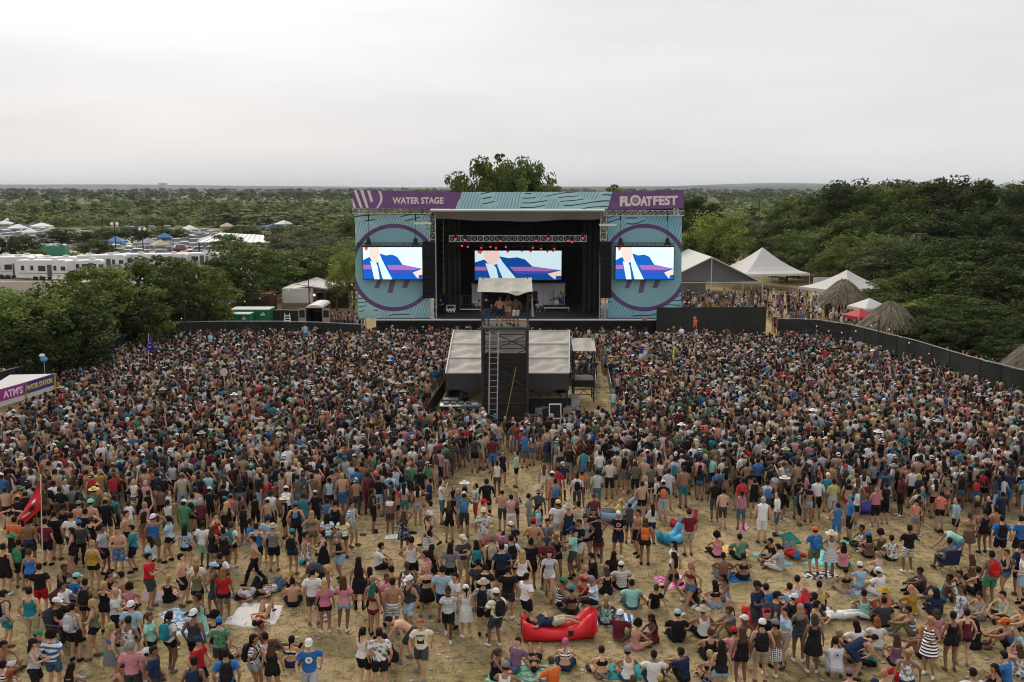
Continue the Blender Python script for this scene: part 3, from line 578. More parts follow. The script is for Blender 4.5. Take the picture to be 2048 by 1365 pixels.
for lab, px, py, wd, hh in (('dark blue amplifier stack right of the canopy', 1068, 613, .7, 1.6), ('black amplifier beside the drum kit', 1123, 604, .45, 1.5), ('black amplifier at the left edge of the deck', 884, 622, .9, 1.7)):
    o = gear('amplifier', lab, 'amplifier', px, py); MB().box(-wd/2, wd/2, -.3, .3, 0, hh*.55).build('speaker_cabinet', mat('amp_blue', (.03, .04, .09), .8), o); MB().box(-wd/2+.01, wd/2-.01, -.28, .3, hh*.55+.003, hh).build('amplifier_head', BLACKM, o); MB().tube((0, -.325, hh*.28), (0, -.302, hh*.28), wd*.36, n=14).build('speaker_cone', BLACK, o)
for k, (px, lab) in enumerate(((905, 'grey crowd barrier panel standing at the left of the deck'), (925, 'second grey crowd barrier panel at the left of the deck'), (1075, 'grey crowd barrier panel behind the amplifier'))):
    p = deck(px, 612); o = empty('barrier_panel', p); tag(o, lab, 'barrier', 'barrier panels on the stage'); mb = MB()
    for x in np.linspace(-.9, .9, 13): mb.tube((x, 0, .1), (x, 0, 1.05), .012, n=4)
    for z_ in (.1, 1.05): mb.tube((-.95, 0, z_), (.95, 0, z_), .02, n=5)
    for x in (-.95, .95): mb.tube((x, 0, 0), (x, 0, 1.1), .02, n=5)
    mb.build('barrier_bars', mat('galvanised', (.28, .29, .30), .5, metal=.4), o)
o = gear('draped_monitor', 'stage monitor covered by a white cloth at the left of the deck', 'monitor', 902, 628); mb = MB(); mb.box(-.35, .35, -.25, .25, 0, .8); mb.build('monitor_case', BLACKM, o); mb = MB()
for i in range(12):
    a, b = -.45+.9*i/12, -.45+.9*(i+1)/12; z0 = .25+.12*math.sin(i*1.7); z1 = .25+.12*math.sin((i+1)*1.7); mb.quad((a, -.3, z0), (b, -.3, z1), (b, -.2, .83), (a, -.2, .83)); mb.quad((a, -.2, .83), (b, -.2, .83), (b, .3, .85), (a, .3, .85))
mb.build('cloth', WHITE, o)
# stair and house band of black fence beside the stage
# ================================================================ MIXING TOWER AND TENT
TARP = mat('tarp_beige', (.36, .335, .295), .75, var=.16, scale=1.6, bump=.5); YELLOW = mat('yellow_pole', (.36, .25, .05), .6); STEELD = mat('dark_steel', (.03, .028, .028), .6); NET = mat('dark_netting', (.028, .024, .022), .95, var=.3, scale=2); ALU = mat('aluminium', (.42, .42, .42), .45, metal=.5)
TY = 56.0
ft = empty('lookout_tower', (P(1008, 855, TY).x, TY+1.3, 0)); tag(ft, 'tall dark scaffold tower with a crew platform in front of the stage', 'tower')
TX0, TX1 = P(963, 700, TY).x, P(1057, 700, TY).x; PZ = P(1008, 655, TY).z; TD = 2.4
for x in (TX0+.06, TX1-.06):
    for y in (TY, TY+TD): part(MB().box(x-.075, x+.075, y-.075, y+.075, 0, PZ), 'post', STEELD, ft)
mb = MB()
for k, z_ in enumerate(np.linspace(.5, PZ-.4, 7)):
    for y in (TY, TY+TD): mb.tube((TX0, y, z_), (TX1, y, z_), .03, n=5)
    for x in (TX0+.06, TX1-.06): mb.tube((x, TY, z_), (x, TY+TD, z_), .03, n=5)
part(mb, 'ledgers', STEELD, ft); mb = MB(); zs = np.linspace(.5, PZ-.4, 5)
for k in range(4):
    a, b = (TX0, TX1) if k % 2 else (TX1, TX0); mb.tube((a, TY-.02, zs[k]), (b, TY-.02, zs[k+1]), .028, n=5); mb.tube((b, TY+TD, zs[k]), (a, TY+TD, zs[k+1]), .028, n=5)
part(mb, 'cross_braces', STEELD, ft)
part(MB().box(TX0-.05, TX1+.05, TY-.15, TY+TD+.15, PZ-.12, PZ), 'platform', mat('plywood_dark', (.06, .055, .045), .8, var=.3, scale=2), ft)
def net_material():
    m = bpy.data.materials.new('see_through_net'); m.use_nodes = True; t = m.node_tree; b = t.nodes['Principled BSDF']; b.inputs['Base Color'].default_value = (.03, .027, .025, 1); b.inputs['Roughness'].default_value = .95
    tr = t.nodes.new('ShaderNodeBsdfTransparent'); ms = t.nodes.new('ShaderNodeMixShader'); ms.inputs[0].default_value = .52; t.links.new(tr.outputs[0], ms.inputs[1]); t.links.new(b.outputs[0], ms.inputs[2]); t.links.new(ms.outputs[0], t.nodes['Material Output'].inputs['Surface']); return m
part(MB().box(TX0+.1, TX1-.1, TY+.05, TY+.06, 2.32, PZ-.15), 'upper_net', net_material(), ft)
part(MB().box(TX0+.1, TX1-.1, TY+TD+.05, TY+TD+.07, .1, PZ-1.9), 'scrim', NET, ft); part(MB().box(TX0+.1, TX1-.1, TY+.05, TY+.07, .1, 2.3), 'front_scrim', NET, ft)
cz0 = P(1008, 583.5, TY-.2).z; cz1 = P(1008, 556, TY+TD).z
for x in (TX0+.03, TX1-.03):
    for y, z_ in ((TY, cz0), (TY+TD, cz1)): part(MB().tube((x, y, PZ), (x, y, z_), .04), 'canopy_post', STEELD, ft)
mb = MB(); n1, n2 = 16, 8                                    # slack canopy with folds and a drooping hem
for i in range(n1):
    for j in range(n2):
        def cp(i, j):
            u, v = i/n1, j/n2; x = TX0-.22+(TX1-TX0+.44)*u-.10*(1-u)*(1-v)*0; y = TY-.25+(TD+.4)*v; z_ = cz0+(cz1-cz0)*v-.12*math.sin(math.pi*v)*abs(math.sin(u*9+.5))-.10*math.sin(math.pi*u)*(.4+.6*math.sin(math.pi*v))
            if j == 0: z_ -= .20*math.exp(-((u-.72)/.12)**2)
            return (x, y, z_)
        mb.quad(cp(i, j), cp(i+1, j), cp(i+1, j+1), cp(i, j+1))
part(mb, 'canopy', TARP, ft, True)
mb = MB()
for k in range(6): mb.quad((TX1+.22+.1*math.sin(k), TY-.1+.1*k, PZ+.6), (TX1+.22+.1*math.sin(k+1), TY+.1*k, PZ+.6), (TX1+.2, TY+.1*k, cz0-.05), (TX1+.2, TY-.1+.1*k, cz0-.05))
part(mb, 'side_flap', TARP, ft)
mb = MB()
for z_ in (.55, 1.05): 
    mb.tube((TX0, TY, PZ+z_), (TX1, TY, PZ+z_), .025, n=5); mb.tube((TX0, TY+TD, PZ+z_), (TX1, TY+TD, PZ+z_), .025, n=5)
    for x in (TX0, TX1): mb.tube((x, TY, PZ+z_), (x, TY+TD, PZ+z_), .025, n=5)
part(mb, 'guard_rails', STEELD, ft)
part(MB().tube((TX0+1.2, TY-.03, PZ+.42), (TX1, TY-.03, PZ+.36), .04), 'yellow_rail', mat('orange_rail', (.34, .14, .04), .7), ft)
mb = MB(); lx0, lx1 = P(978, 760, TY-.5).x, P(996, 760, TY-.5).x                # ladder
for x, xb in ((lx0+.05, lx0-.02), (lx1+.02, lx1-.06)): mb.tube((xb, TY-1.0, 0), (x, TY-.25, PZ-.2), .035, n=5)
for k in range(17): t = (k+.5)/17; mb.tube((lx0-.02+.07*t, TY-1.0+.75*t, t*(PZ-.2)), (lx1-.06+.08*t, TY-1.0+.75*t, t*(PZ-.2)), .018, n=4)
o = mb.build('ladder', ALU); tag(o, 'long aluminium ladder leaning against the dark tower', 'ladder')
a, b = P(1008, 853, TY-.7), P(1032, 735, TY-.1); o = MB().tube(a, b, .022).build('yellow_pole', YELLOW); tag(o, 'thin yellow pole leaning against the dark tower', 'pole')
o = MB().tube(P(1003, 742, TY-.2), P(1046, 772, TY-.2), .03).build('brace_bar', STEELD); tag(o, 'slanting steel brace on the tower front', 'brace')
# ---------------- the mixing tent behind it
mt = empty('mixing_tent', (P(1015, 840, 60).x, 60, 0)); tag(mt, 'beige ribbed tent roof over the dark sound mixing desk', 'tent')
EY, RY = 58.6, 66.0; ez = P(1015, 747, EY).z; rz_ = P(1015, 662, RY).z; ex0, ex1 = P(891, 747, EY).x, P(1138, 747, EY).x; rx0, rx1 = P(907, 662, RY).x, P(1139, 662, RY).x
def roof_pt(u, v):            # u across, v up the slope; ribs hold it up, cloth sags between them
    x = (ex0+(ex1-ex0)*u)*(1-v)+(rx0+(rx1-rx0)*u)*v; y = EY+(RY-EY)*v; r = abs(math.sin(v*math.pi*3)); return (x, y, ez+(rz_-ez)*v-.17*r**.7*(.5+.5*math.sin(u*math.pi)**.5)-.05*math.sin(u*17+v*6)*r-.045*math.sin(u*41+v*13+math.sin(v*9)*2)*r-.06*math.sin(u*23-v*31)*r*r)
for k in range(3):            # three cloth bays between the ribs
    mb = MB(); n1, n2 = 72, 9
    for i in range(n1):
        for j in range(n2):
            q = [roof_pt((i+a_)/n1, (k+(j+b_)/n2)/3) for a_, b_ in ((0, 0), (1, 0), (1, 1), (0, 1))]; mb.quad(*q)
    part(mb, 'roof_cloth', TARP, mt, True)
for k in range(4): part(MB().tube(roof_pt(0, k/3), roof_pt(1, k/3), .05), 'rib', ALU, mt)
for u in (0, 1): part(MB().path([Vector(roof_pt(u, v))+Vector((0, 0, .02)) for v in (0, .33, .67, 1)], .05), 'edge_pole', ALU, mt)
mb = MB(); 
for i in range(24):
    u0_, u1_ = i/24, (i+1)/24; a, b = Vector(roof_pt(u0_, 0)), Vector(roof_pt(u1_, 0)); mb.quad(a+Vector((0, -.02, -1.1+.12*math.sin(i*.9))), b+Vector((0, -.02, -1.1+.12*math.sin((i+1)*.9))), b+Vector((0, -.02, -.06)), a+Vector((0, -.02, -.06)))
part(mb, 'front_valance', mat('grey_black_vinyl', (.045, .042, .042), .6, var=.2, scale=.8), mt)
for x in (ex0+.1, ex1-.1, ex0+3.3, ex1-3.0):
    for y in (EY+.05, RY): part(MB().tube((x, y, 0), (x, y, (ez if y < 60 else rz_)-.05), .05), 'leg', STEELD, mt)
part(MB().box(ex0+.1, ex1-.1, RY-.1, RY-.05, .0, rz_-.4), 'back_wall', NET, mt)
for x in (ex0+.08, ex1-.08): part(MB().box(x-.02, x+.02, EY+1.2, RY-.1, 0, ez-.3), 'side_wall', NET, mt)
def simple(name, label, cat, mb_, m, group=None, smooth=False): o = mb_.build(name, m, smooth=smooth); tag(o, label, cat, group); return o
# desks and cases in the tent
for lab, px, py, w_, h_, m in (('white topped mixing desk at the left of the tent', 918, 842, 2.2, 1.0, WHITE), ('dark equipment case beside the mixing desk', 940, 846, 1.4, .9, BLACKM), ('long wooden control table at the right of the tent', 1105, 826, 3.0, 1.05, mat('table_wood', (.22, .15, .08), .7, var=.2, scale=3))):
    p = G(px, py); o = empty('desk', p); tag(o, lab, 'desk', 'desks in the mixing tent'); MB().box(-w_/2, w_/2, -.4, .4, h_-.06, h_).build('desk_top', m, o); MB().box(-w_/2+.05, w_/2-.05, -.3, .35, 0, h_-.062).build('desk_body', BLACKM, o)
    for k in range(4): MB().box(-w_/2+.2+k*w_/5, -w_/2+.2+k*w_/5+.3, -.2, .25, h_+.002, h_+.14).build('console', mat('console_grey', (.12, .12, .13), .5), o)
p = G(902, 838); o = empty('road_case', p); tag(o, 'stack of silver edged road cases at the left of the mixing tent', 'case'); 
for k in range(3):
    q = MB().box(-.45, .45, -.3, .3, k*.42, k*.42+.4).build('case_box', mat('case_grey', (.09, .09, .095), .5), o)
    for e in (.0, .37): MB().box(-.46, .46, -.31, -.301, k*.42+e, k*.42+e+.03).build('edge_trim', ALU, q)
p = G(1110, 850); o = empty('white_cabinet', p); tag(o, 'small white framed cabinet standing behind the barrier', 'cabinet'); MB().box(-.33, .33, -.02, .25, 0, 1.2).build('cabinet_body', BLACKM, o)
for x0, x1, z0, z1 in ((-.36, -.30, 0, 1.25), (.30, .36, 0, 1.25), (-.30, .30, 1.19, 1.25), (-.30, .30, .35, .41)): MB().box(x0, x1, -.07, -.021, z0, z1).build('frame_bar', WHITE, o)
# ---------------- small scaffold on the right of the tent
KY = 62.5; st_ = empty('camera_scaffold', (P(1168, 803, KY).x, KY, 0)); tag(st_, 'small scaffold with a tarp roof right of the mixing tent', 'scaffold'); x0, x1 = P(1148, 760, KY).x, P(1188, 760, KY).x; pz = P(1168, 760, KY).z; tz = P(1168, 702, KY).z; tz2 = P(1168, 677, KY+1.6).z
for x in (x0, x1):
    for y in (KY, KY+1.6): part(MB().tube((x, y, 0), (x, y, tz if y == KY else tz2), .045), 'post', STEELD, st_)
mb = MB()
for z_ in (.5, 1.3, pz+.55, pz+1.05):
    mb.tube((x0, KY, z_), (x1, KY, z_), .025, n=5); mb.tube((x0, KY+1.6, z_), (x1, KY+1.6, z_), .025, n=5)
    for x in (x0, x1): mb.tube((x, KY, z_), (x, KY+1.6, z_), .025, n=5)
part(mb, 'rails', STEELD, st_); mb = MB(); mb.tube((x0, KY-.03, .2), (x1, KY-.03, pz-.1), .02, n=5); mb.tube((x1, KY-.03, .2), (x0, KY-.03, pz-.1), .02, n=5); part(mb, 'cross_brace', STEELD, st_)
part(MB().box(x0-.05, x1+.05, KY-.1, KY+1.7, pz-.12, pz), 'platform', STEELD, st_); part(MB().box(x0, x1, KY-.06, KY-.03, pz-.45, pz-.122), 'toe_board', NET, st_)
mb = MB()
for i in range(8):
    for j in range(5):
        f_ = lambda i, j: (x0-.1+(x1-x0+.2)*i/8, KY-.15+1.9*j/5, tz+(tz2-tz)*j/5-.08*math.sin(math.pi*i/8*3)*math.sin(math.pi*j/5)); mb.quad(f_(i, j), f_(i+1, j), f_(i+1, j+1), f_(i, j+1))
part(mb, 'tarp_roof', TARP, st_, True)
# ---------------- crowd barriers round the mixing area
GALV = mat('galvanised', (.28, .29, .30), .5, metal=.4)
def barrier_mesh(solid=False):
    mb = MB()
    for z_ in (.12, 1.05): mb.tube((-1.05, 0, z_), (1.05, 0, z_), .022, n=5)
    for x in (-1.05, 1.05): mb.tube((x, 0, .0), (x, 0, 1.08), .022, n=5); mb.tube((x*.8, -.3, .02), (x*.8, .3, .02), .02, n=4)
    if solid: mb.box(-1.04, 1.04, -.008, .008, .14, 1.04)
    else:
        for x in np.linspace(-.95, .95, 16): mb.tube((x, 0, .12), (x, 0, 1.05), .009, n=4, cap=False)
    return mb
BARM = barrier_mesh().mesh('barrier', [GALV]); BARS = barrier_mesh(True).mesh('barrier', [NET])
def barrier_run(pts, me, desc, grp):
    k = 0
    for a, b in zip(pts[:-1], pts[1:]):
        a = Vector(a); b = Vector(b); n = max(1, round((b-a).length/2.15)); ang = math.atan2((b-a).y, (b-a).x)
        for i in range(n):
            p = a.lerp(b, (i+.5)/n); o = link('crowd_barrier', me, None, (p.x, p.y, 0), (0, 0, ang)); tag(o, '%s, %s from the near end' % (desc, ORD[k]), 'barrier', grp); k += 1
barrier_run([G(845, 862), G(884, 800), G(900, 770)], BARS, 'dark covered crowd barrier left of the mixing tent', 'barriers left of the tent')
barrier_run([G(960, 893), G(1108, 893)], BARM, 'grey crowd barrier before the tower, counted from the left', 'barriers before the tower')
barrier_run([G(1192, 800), G(1186, 705)], BARM, 'grey crowd barrier of the aisle nearest the tent', 'aisle barriers near the tent')
barrier_run([G(1222, 800), G(1204, 705)], BARM, 'grey crowd barrier of the aisle edge nearest the crowd', 'aisle barriers near the crowd')

# cables, cases and crates that clutter the mixing area
for k, (px, py, w_, d_, h_, c) in enumerate(((952, 856, .7, .5, .5, (.04, .04, .045)), (1068, 850, .8, .5, .6, (.05, .05, .055)), (1084, 846, .6, .5, .9, (.03, .03, .035)), (1140, 838, .7, .6, .7, (.10, .10, .11)), (1150, 826, .6, .5, 1.1, (.04, .06, .14)), (890, 846, .9, .6, .35, (.30, .29, .27)), (925, 858, .6, .5, .45, (.08, .08, .09)), (1128, 846, .9, .4, .3, (.25, .22, .16)))):
    p = G(px, py); o = empty('flight_case', p, k*.4); tag(o, '%s equipment case on the ground by the mixing tent, %s from the left' % (('dark', 'pale')[c[0] > .2], ORD[[1, 2, 3, 5, 6, 0, 0, 1][k] if c[0] < .2 else [0, 1][k == 7]]), 'case', 'cases by the mixing tent'); m = mat('case_%d' % k, c, .6); q = MB().box(-w_/2, w_/2, -d_/2, d_/2, .06, h_).build('case_box', m, o)
    for x in (-w_/2, w_/2): MB().box(x-.012, x+.012, -d_/2-.012, d_/2+.012, .06, h_+.012).build('edge_trim', ALU, q)
    for x in (-w_/2+.08, w_/2-.08): MB().tube((x, -d_/2+.06, .03), (x, d_/2-.06, .03), .03, n=6).build('castor', BLACKM, o)
# ================================================================ FENCES
FENCE = mat('black_windscreen', (.026, .028, .027), .9, var=.3, scale=.5); CAP = mat('fence_cap', (.42, .42, .40), .6)
def fence(pts, h, name, label, cap=True, step=2.4):
    o = empty(name, (pts[0][0], pts[0][1], 0)); tag(o, label, 'fence'); acc = []
    for a, b in zip(pts[:-1], pts[1:]):
        a = Vector((a[0], a[1], 0)); b = Vector((b[0], b[1], 0)); n = max(1, round((b-a).length/step)); acc += [a.lerp(b, i/n) for i in range(n)]
    acc.append(Vector((pts[-1][0], pts[-1][1], 0))); U = Vector((0, 0, 1))
    for i, (a, b) in enumerate(zip(acc[:-1], acc[1:])):
        d = (b-a).normalized(); nn = Vector((d.y, -d.x, 0)); a2 = a+d*.02; b2 = b-d*.02; bow = nn*.05*math.sin(i*1.3); m_ = (a2+b2)/2; mb = MB()
        mb.quad(a2+U*.06, m_+bow+U*.05, m_+bow+U*(h-.02), a2+U*h); mb.quad(m_+bow+U*.05, b2+U*.06, b2+U*h, m_+bow+U*(h-.02)); part(mb, 'fence_panel', FENCE, o)
    for p in acc: part(MB().tube(p+U*0, p+U*(h+.05), .035, n=5), 'post', STEELD, o)
    if cap:
        mb = MB(); mb.path([p+U*(h+.05) for p in acc], .035, n=4); part(mb, 'top_rail', CAP, o)
    return o
fl = [G(722, 650, 2.2), G(640, 646, 2.2), G(560, 644, 2.2), G(450, 644, 2.2), G(337, 646, 2.2)]; fence(fl, 2.2, 'screen_fence', 'black screened fence left of the stage behind the crowd')
fence([G(330, 646, 2.2), G(240, 675, 2.2), G(160, 702, 2.2), G(60, 730, 2.2), G(-60, 760, 2.2)], 2.2, 'screen_fence', 'black screened fence running under the left row of trees')
fence([G(300, 634, 1.6), G(457, 622, 1.6), G(560, 621, 1.6), G(665, 623, 1.6)], 1.6, 'screen_fence', 'black fence behind the green containers and the van')
fr_ = [G(x, y, 2.3) for x, y in ((1556, 638), (1600, 639), (1640, 641), (1700, 650), (1760, 665), (1830, 682), (1900, 703), (1960, 720), (2048, 742), (2130, 765))]; fence(fr_, 2.3, 'screen_fence', 'long black fence curving along the right side of the crowd')
fence([(P(1314, 614, 91.5).x, 91.5), (P(1423, 614, 91.5).x, 91.6), (P(1534, 614, 91.5).x, 91.8)], P(1400, 615, 91.5).z, 'screen_fence', 'tall black screen right of the stage', cap=False)
# ================================================================ RIGHT SIDE: TENTS, PALAPAS
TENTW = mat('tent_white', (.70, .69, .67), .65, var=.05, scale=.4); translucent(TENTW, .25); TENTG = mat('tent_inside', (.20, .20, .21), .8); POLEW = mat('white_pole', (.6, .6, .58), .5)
def frame_tent(cx, Y, w_, depth, eave, peak, label):
    o = empty('frame_tent', (cx, Y, 0)); tag(o, label, 'tent', 'white tents'); h = w_/2
    for s in (-1, 1):
        mb = MB(); mb.slab([(s*h, 0, eave), (s*h, depth, eave), (0, depth, peak), (0, 0, peak)] if s < 0 else [(0, 0, peak), (0, depth, peak), (s*h, depth, eave), (s*h, 0, eave)], (0, 0, .05)); mb.build('roof_slope', TENTW, o)
        MB().quad((s*h, 0, eave), (s*h, depth, eave), (s*h, depth, eave-.35), (s*h, 0, eave-.35)).build('valance', TENTW, o)
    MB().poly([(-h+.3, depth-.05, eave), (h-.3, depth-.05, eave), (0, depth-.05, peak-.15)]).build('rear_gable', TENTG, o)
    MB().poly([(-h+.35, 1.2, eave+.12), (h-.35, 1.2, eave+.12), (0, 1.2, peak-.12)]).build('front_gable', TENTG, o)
    for x in (-h, h):
        for k in range(4): MB().tube((x, depth*k/3, 0), (x*(1-.0), depth*k/3, eave), .06).build('pole', POLEW, o)
    MB().tube((0, 0, 0), (0, 0, peak), .06).build('pole', POLEW, o); MB().tube((-h, .02, eave), (h, .02, eave), .05).build('cross_bar', POLEW, o)
    for s in (-1, 1): MB().tube((s*h, .01, eave), (0, .01, peak), .06).build('rafter', POLEW, o)
def peak_tent(cx, Y, w_, eave, peak, label, m=None, rz=0, wall=None, grp='white tents', leg=True):
    m = m or TENTW; o = empty('peak_tent', (cx, Y, 0), rz); tag(o, label, 'tent', grp); h = w_/2; n = 5
    C_ = [(-h, -h), (h, -h), (h, h), (-h, h)]
    for i in range(4):
        a, b = C_[i], C_[(i+1) % 4]; mb = MB(); rows = []
        for k in range(n+1):
            t = k/n; z_ = eave+(peak-eave)*(t**1.5 if peak-eave > 1.6 else t); rows.append([(a[0]*(1-t), a[1]*(1-t), z_), (b[0]*(1-t), b[1]*(1-t), z_)])
        for k in range(n): mb.quad(rows[k][0], rows[k][1], rows[k+1][1], rows[k+1][0])
        mb.build('roof_side', m, o); MB().quad((a[0], a[1], eave-.28), (b[0], b[1], eave-.28), (b[0], b[1], eave), (a[0], a[1], eave)).build('valance', m, o)
        if leg: MB().tube((a[0], a[1], 0), (a[0], a[1], eave), .04).build('leg', POLEW, o)
    return o
p = G(1421, 608); frame_tent(p.x, p.y, 12.2, 16, P(1520, 566, p.y).z, P(1421, 515, p.y).z, 'large white gabled frame tent right of the stage')
p = G(1529, 580); peak_tent(p.x, p.y+2, 9.4, P(1529, 545, p.y).z, P(1529, 495, p.y+2).z, 'white high-peaked tent behind the gabled tent', rz=.2)
p = P(1692, 580, 114); peak_tent(p.x, 114, 7.4, 2.3, 4.35, 'white peaked tent behind the thatched hut, half hidden by leaves', rz=.5)
p = P(1738, 613, 97); peak_tent(p.x, 97, 2.9, 2.1, 2.95, 'small white canopy between the two thatched huts', rz=.3, grp='small canopies')
REDC = mat('red_canopy', (.42, .035, .045), .7); p = P(1720, 627, 91.5); peak_tent(p.x, 91.5, 2.2, 1.95, 2.6, 'small red canopy beside the thatched hut', REDC, rz=.4, grp='small canopies')
p = G(1672, 600); o = empty('wall_banner', (p.x-2.3, p.y+2, 0)); tag(o, 'pale blue printed banner wall beside the white tent', 'banner')
for k in range(3): MB().box(k*.9, k*.9+.86, 0, .04, .6, 2.6).build('banner_panel', mat('pale_blue_print', (.45, .55, .62), .8, var=.2, scale=1.5), o)
p = G(1345, 596); mb = MB(); mb.box(-3, 3, 0, .1, 0, 2.4); o = mb.build('tent_wall', TENTW, loc=(P(1380, 590, 118).x, 124, 0)); tag(o, 'white side wall inside the gabled tent', 'tent wall')
THATCH = mat('thatch', (.24, .205, .155), .95, var=.45, scale=3.5, bump=.8)
def thatch_meshes(seed):
    r = np.random.default_rng(seed); n = 2600; a = r.uniform(0, 2*math.pi, n); t = r.uniform(0, 1, n)**.75; rad_ = .06+t*.97; z_ = 1-.95*t**1.35+.03*r.normal(size=n)
    C_ = np.stack([rad_*np.cos(a), rad_*np.sin(a), z_], 1); d = np.stack([np.cos(a)*.75, np.sin(a)*.75, -np.full(n, .72)], 1)+r.normal(size=(n, 3))*.12; s = np.stack([-np.sin(a), np.cos(a), np.zeros(n)], 1); L = r.uniform(.16, .36, n)[:, None]; w_ = r.uniform(.012, .034, n)[:, None]
    V = np.stack([C_-s*w_, C_+s*w_, C_+s*w_*.4+d*L, C_-s*w_*.4+d*L], 1); f = r.uniform(.45, 1.45, (n, 1)); return np_mesh('thatch', V, 4, [LEAF], f*np.array([[1, .98, .94]]))
THM = [thatch_meshes(k) for k in range(3)]
def palapa(px, base, Y, w_, zt, zb, label, k):
    x = P(px, base, Y).x; o = empty('thatched_hut', (x, Y, 0), k*1.1); tag(o, label, 'hut', 'thatched huts'); h = zt-zb; R_ = w_/2; rows = []; n = 24
    for t in np.linspace(0, 1, 7): rows.append([((.04+t*.98)*R_*math.cos(2*math.pi*i/n)*(1+.03*math.sin(i*3.1)), (.04+t*.98)*R_*math.sin(2*math.pi*i/n)*(1+.03*math.cos(i*2.3)), zb+h*(.98-.95*t**1.35)) for i in range(n)])
    MB().loft(rows[::-1], cap=False).build('roof', THATCH, o, True)
    q = link('thatch_fringe', THM[k % 3], o, (0, 0, zb), None, (R_, R_, h), color=(.27, .235, .18)); tag(q, kind='stuff')
    for i in range(6): a = i*math.pi/3+.3; MB().tube((R_*.72*math.cos(a), R_*.72*math.sin(a), 0), (R_*.72*math.cos(a), R_*.72*math.sin(a), zb+h*.25), .09).build('post', BARK, o)
for px, base, top, bot, w_px, lab in ((1685, 622, 560, 604, 94, 'far thatched round hut beside the white peaked tent'), (1777, 684, 604, 664, 112, 'middle thatched round hut beside the red canopy'), (2058, 752, 686, 740, 96, 'near thatched round hut at the right edge of the picture')):
    Y = {1685: 104, 1777: 84, 2058: 65.5}[px]; palapa(px, base, Y, w_px*Y/1991, P(px, top, Y).z, 1.85, lab, int(px) % 3)
POLED = mat('dark_pole', (.035, .03, .03), .7)
def pole(px, base, top, label, r=.06, Y=None):
    p = G(px, base); o = MB().tube((p.x, p.y, 0), (p.x, p.y, P(px, top, p.y).z), r, r*.8, 8).build('light_pole', POLED); tag(o, label, 'pole', 'string light poles'); return Vector((p.x, p.y, P(px, top, p.y).z))
s1 = pole(1752, 755, 640, 'tall dark pole in the right part of the crowd'); s2 = pole(620, 652, 560, 'tall dark pole before the white barn'); s3 = pole(374, 720, 520, 'tall dark pole in the crowd by the left trees'); s4 = pole(1972, 735, 662, 'bare post with a guy wire behind the right fence')
o = MB().tube(s4-Vector((0, 0, .3)), G(2000, 722), .02, n=4).build('guy_wire', POLED); tag(o, 'thin guy wire slanting down from the bare post', 'wire')
# ---------------- strings of bulbs
BULB = emis('warm_bulb', (1, .80, .5), 1.1)
def string_lights(a, b, sag, n, label):
    a = Vector(a); b = Vector(b); o = empty('string_lights', a); tag(o, label, 'string lights', 'string lights'); pt = lambda t: a.lerp(b, t)-Vector((0, 0, sag*4*t*(1-t))); mb = MB(); mb.path([pt(k/16) for k in range(17)], .012, n=4); part(mb, 'wire', POLED, o)
    for k in range(n):
        p = pt((k+.5)/n); part(MB().ball(p-Vector((0, 0, .12)), .04, 6, 4), 'bulb', BULB, o)
string_lights(P(85, 740, 64), P(375, 625, 86), 1.0, 9, 'string of warm bulbs under the left trees'); string_lights(P(375, 605, 86), s2, .8, 8, 'string of warm bulbs from the left trees to the barn pole'); string_lights(P(420, 595, 108), P(575, 590, 112), .5, 6, 'string of warm bulbs before the red food stand')
string_lights(fr_[1]+Vector((0, 0, .6)), s1, 1.2, 6, 'string of warm bulbs above the right fence'); string_lights(s1, P(2040, 735, 72), 1.2, 7, 'string of warm bulbs from the tall pole to the right edge')
# ================================================================ LEFT SIDE: CONTAINERS, VAN, BARN
GREENC = mat('container_green', (.015, .16, .075), .55, var=.15, scale=1); GTOP = mat('container_top', (.30, .42, .36), .6); 
def container(x0, x1, y0, y1, Y, d, label):
    a = P(x0, y1, Y); b = P(x1, y0, Y); o = empty('container', (a.x, Y, 0)); tag(o, label, 'container', 'green containers'); W_, H_ = b.x-a.x, b.z; MB().box(0, W_, 0, d, .1, H_).build('container_body', GREENC, o); MB().box(-.03, W_+.03, -.03, d+.03, H_+.002, H_+.08).build('lid', GTOP, o)
    for k in range(7): MB().box(W_*(k+.5)/7-.03, W_*(k+.5)/7+.03, -.04, -.002, .15, H_-.05).build('rib', GREENC, o)
    MB().box(W_*.78, W_*.9, -.05, -.041, H_*.72, H_*.82).build('white_mark', WHITE, o); MB().box(W_*.82, W_*.86, -.05, -.041, H_*.84, H_*.90).build('white_mark', WHITE, o)
    for k in (0, 1): MB().box(W_*k*.8+.1, W_*k*.8+.3, .1, d-.1, 0, .1).build('skid', BLACKM, o)
container(430, 499, 630, 650, 94.5, 1.6, 'long low green container behind the left fence'); container(461, 538, 621, 650, 96.4, 2.4, 'tall green container behind the low one')
# van seen from behind with both rear doors open
p = P(629, 645, 94.6); o = empty('delivery_van', (p.x, 94.6, 0)); tag(o, 'dark van seen from behind with its rear doors open', 'van'); vanb = mat('van_tan', (.30, .27, .22), .4); dark = mat('van_dark', (.015, .014, .014), .6)
vw = (645-612)*95/1991; mb = MB(); mb.box(-vw/2, vw/2, .0, 4.6, .35, .45); mb.box(-vw/2, -vw/2+.07, 0, 4.6, .45, 2.25); mb.box(vw/2-.07, vw/2, 0, 4.6, .45, 2.25); mb.box(-vw/2+.07, vw/2-.07, 4.4, 4.6, .45, 2.2); mb.build('van_body', dark, o)
rows = [[(x*f, y, z_) for x, z_ in ((-vw/2, 2.25), (-vw/2+.12, 2.42), (-.3, 2.52), (.3, 2.52), (vw/2-.12, 2.42), (vw/2, 2.25))] for y, f in ((-.05, 1.04), (2.4, 1.04), (4.6, .95))]; MB().loft(rows).build('van_roof', mat('van_roof', (.52, .50, .46), .4), o)
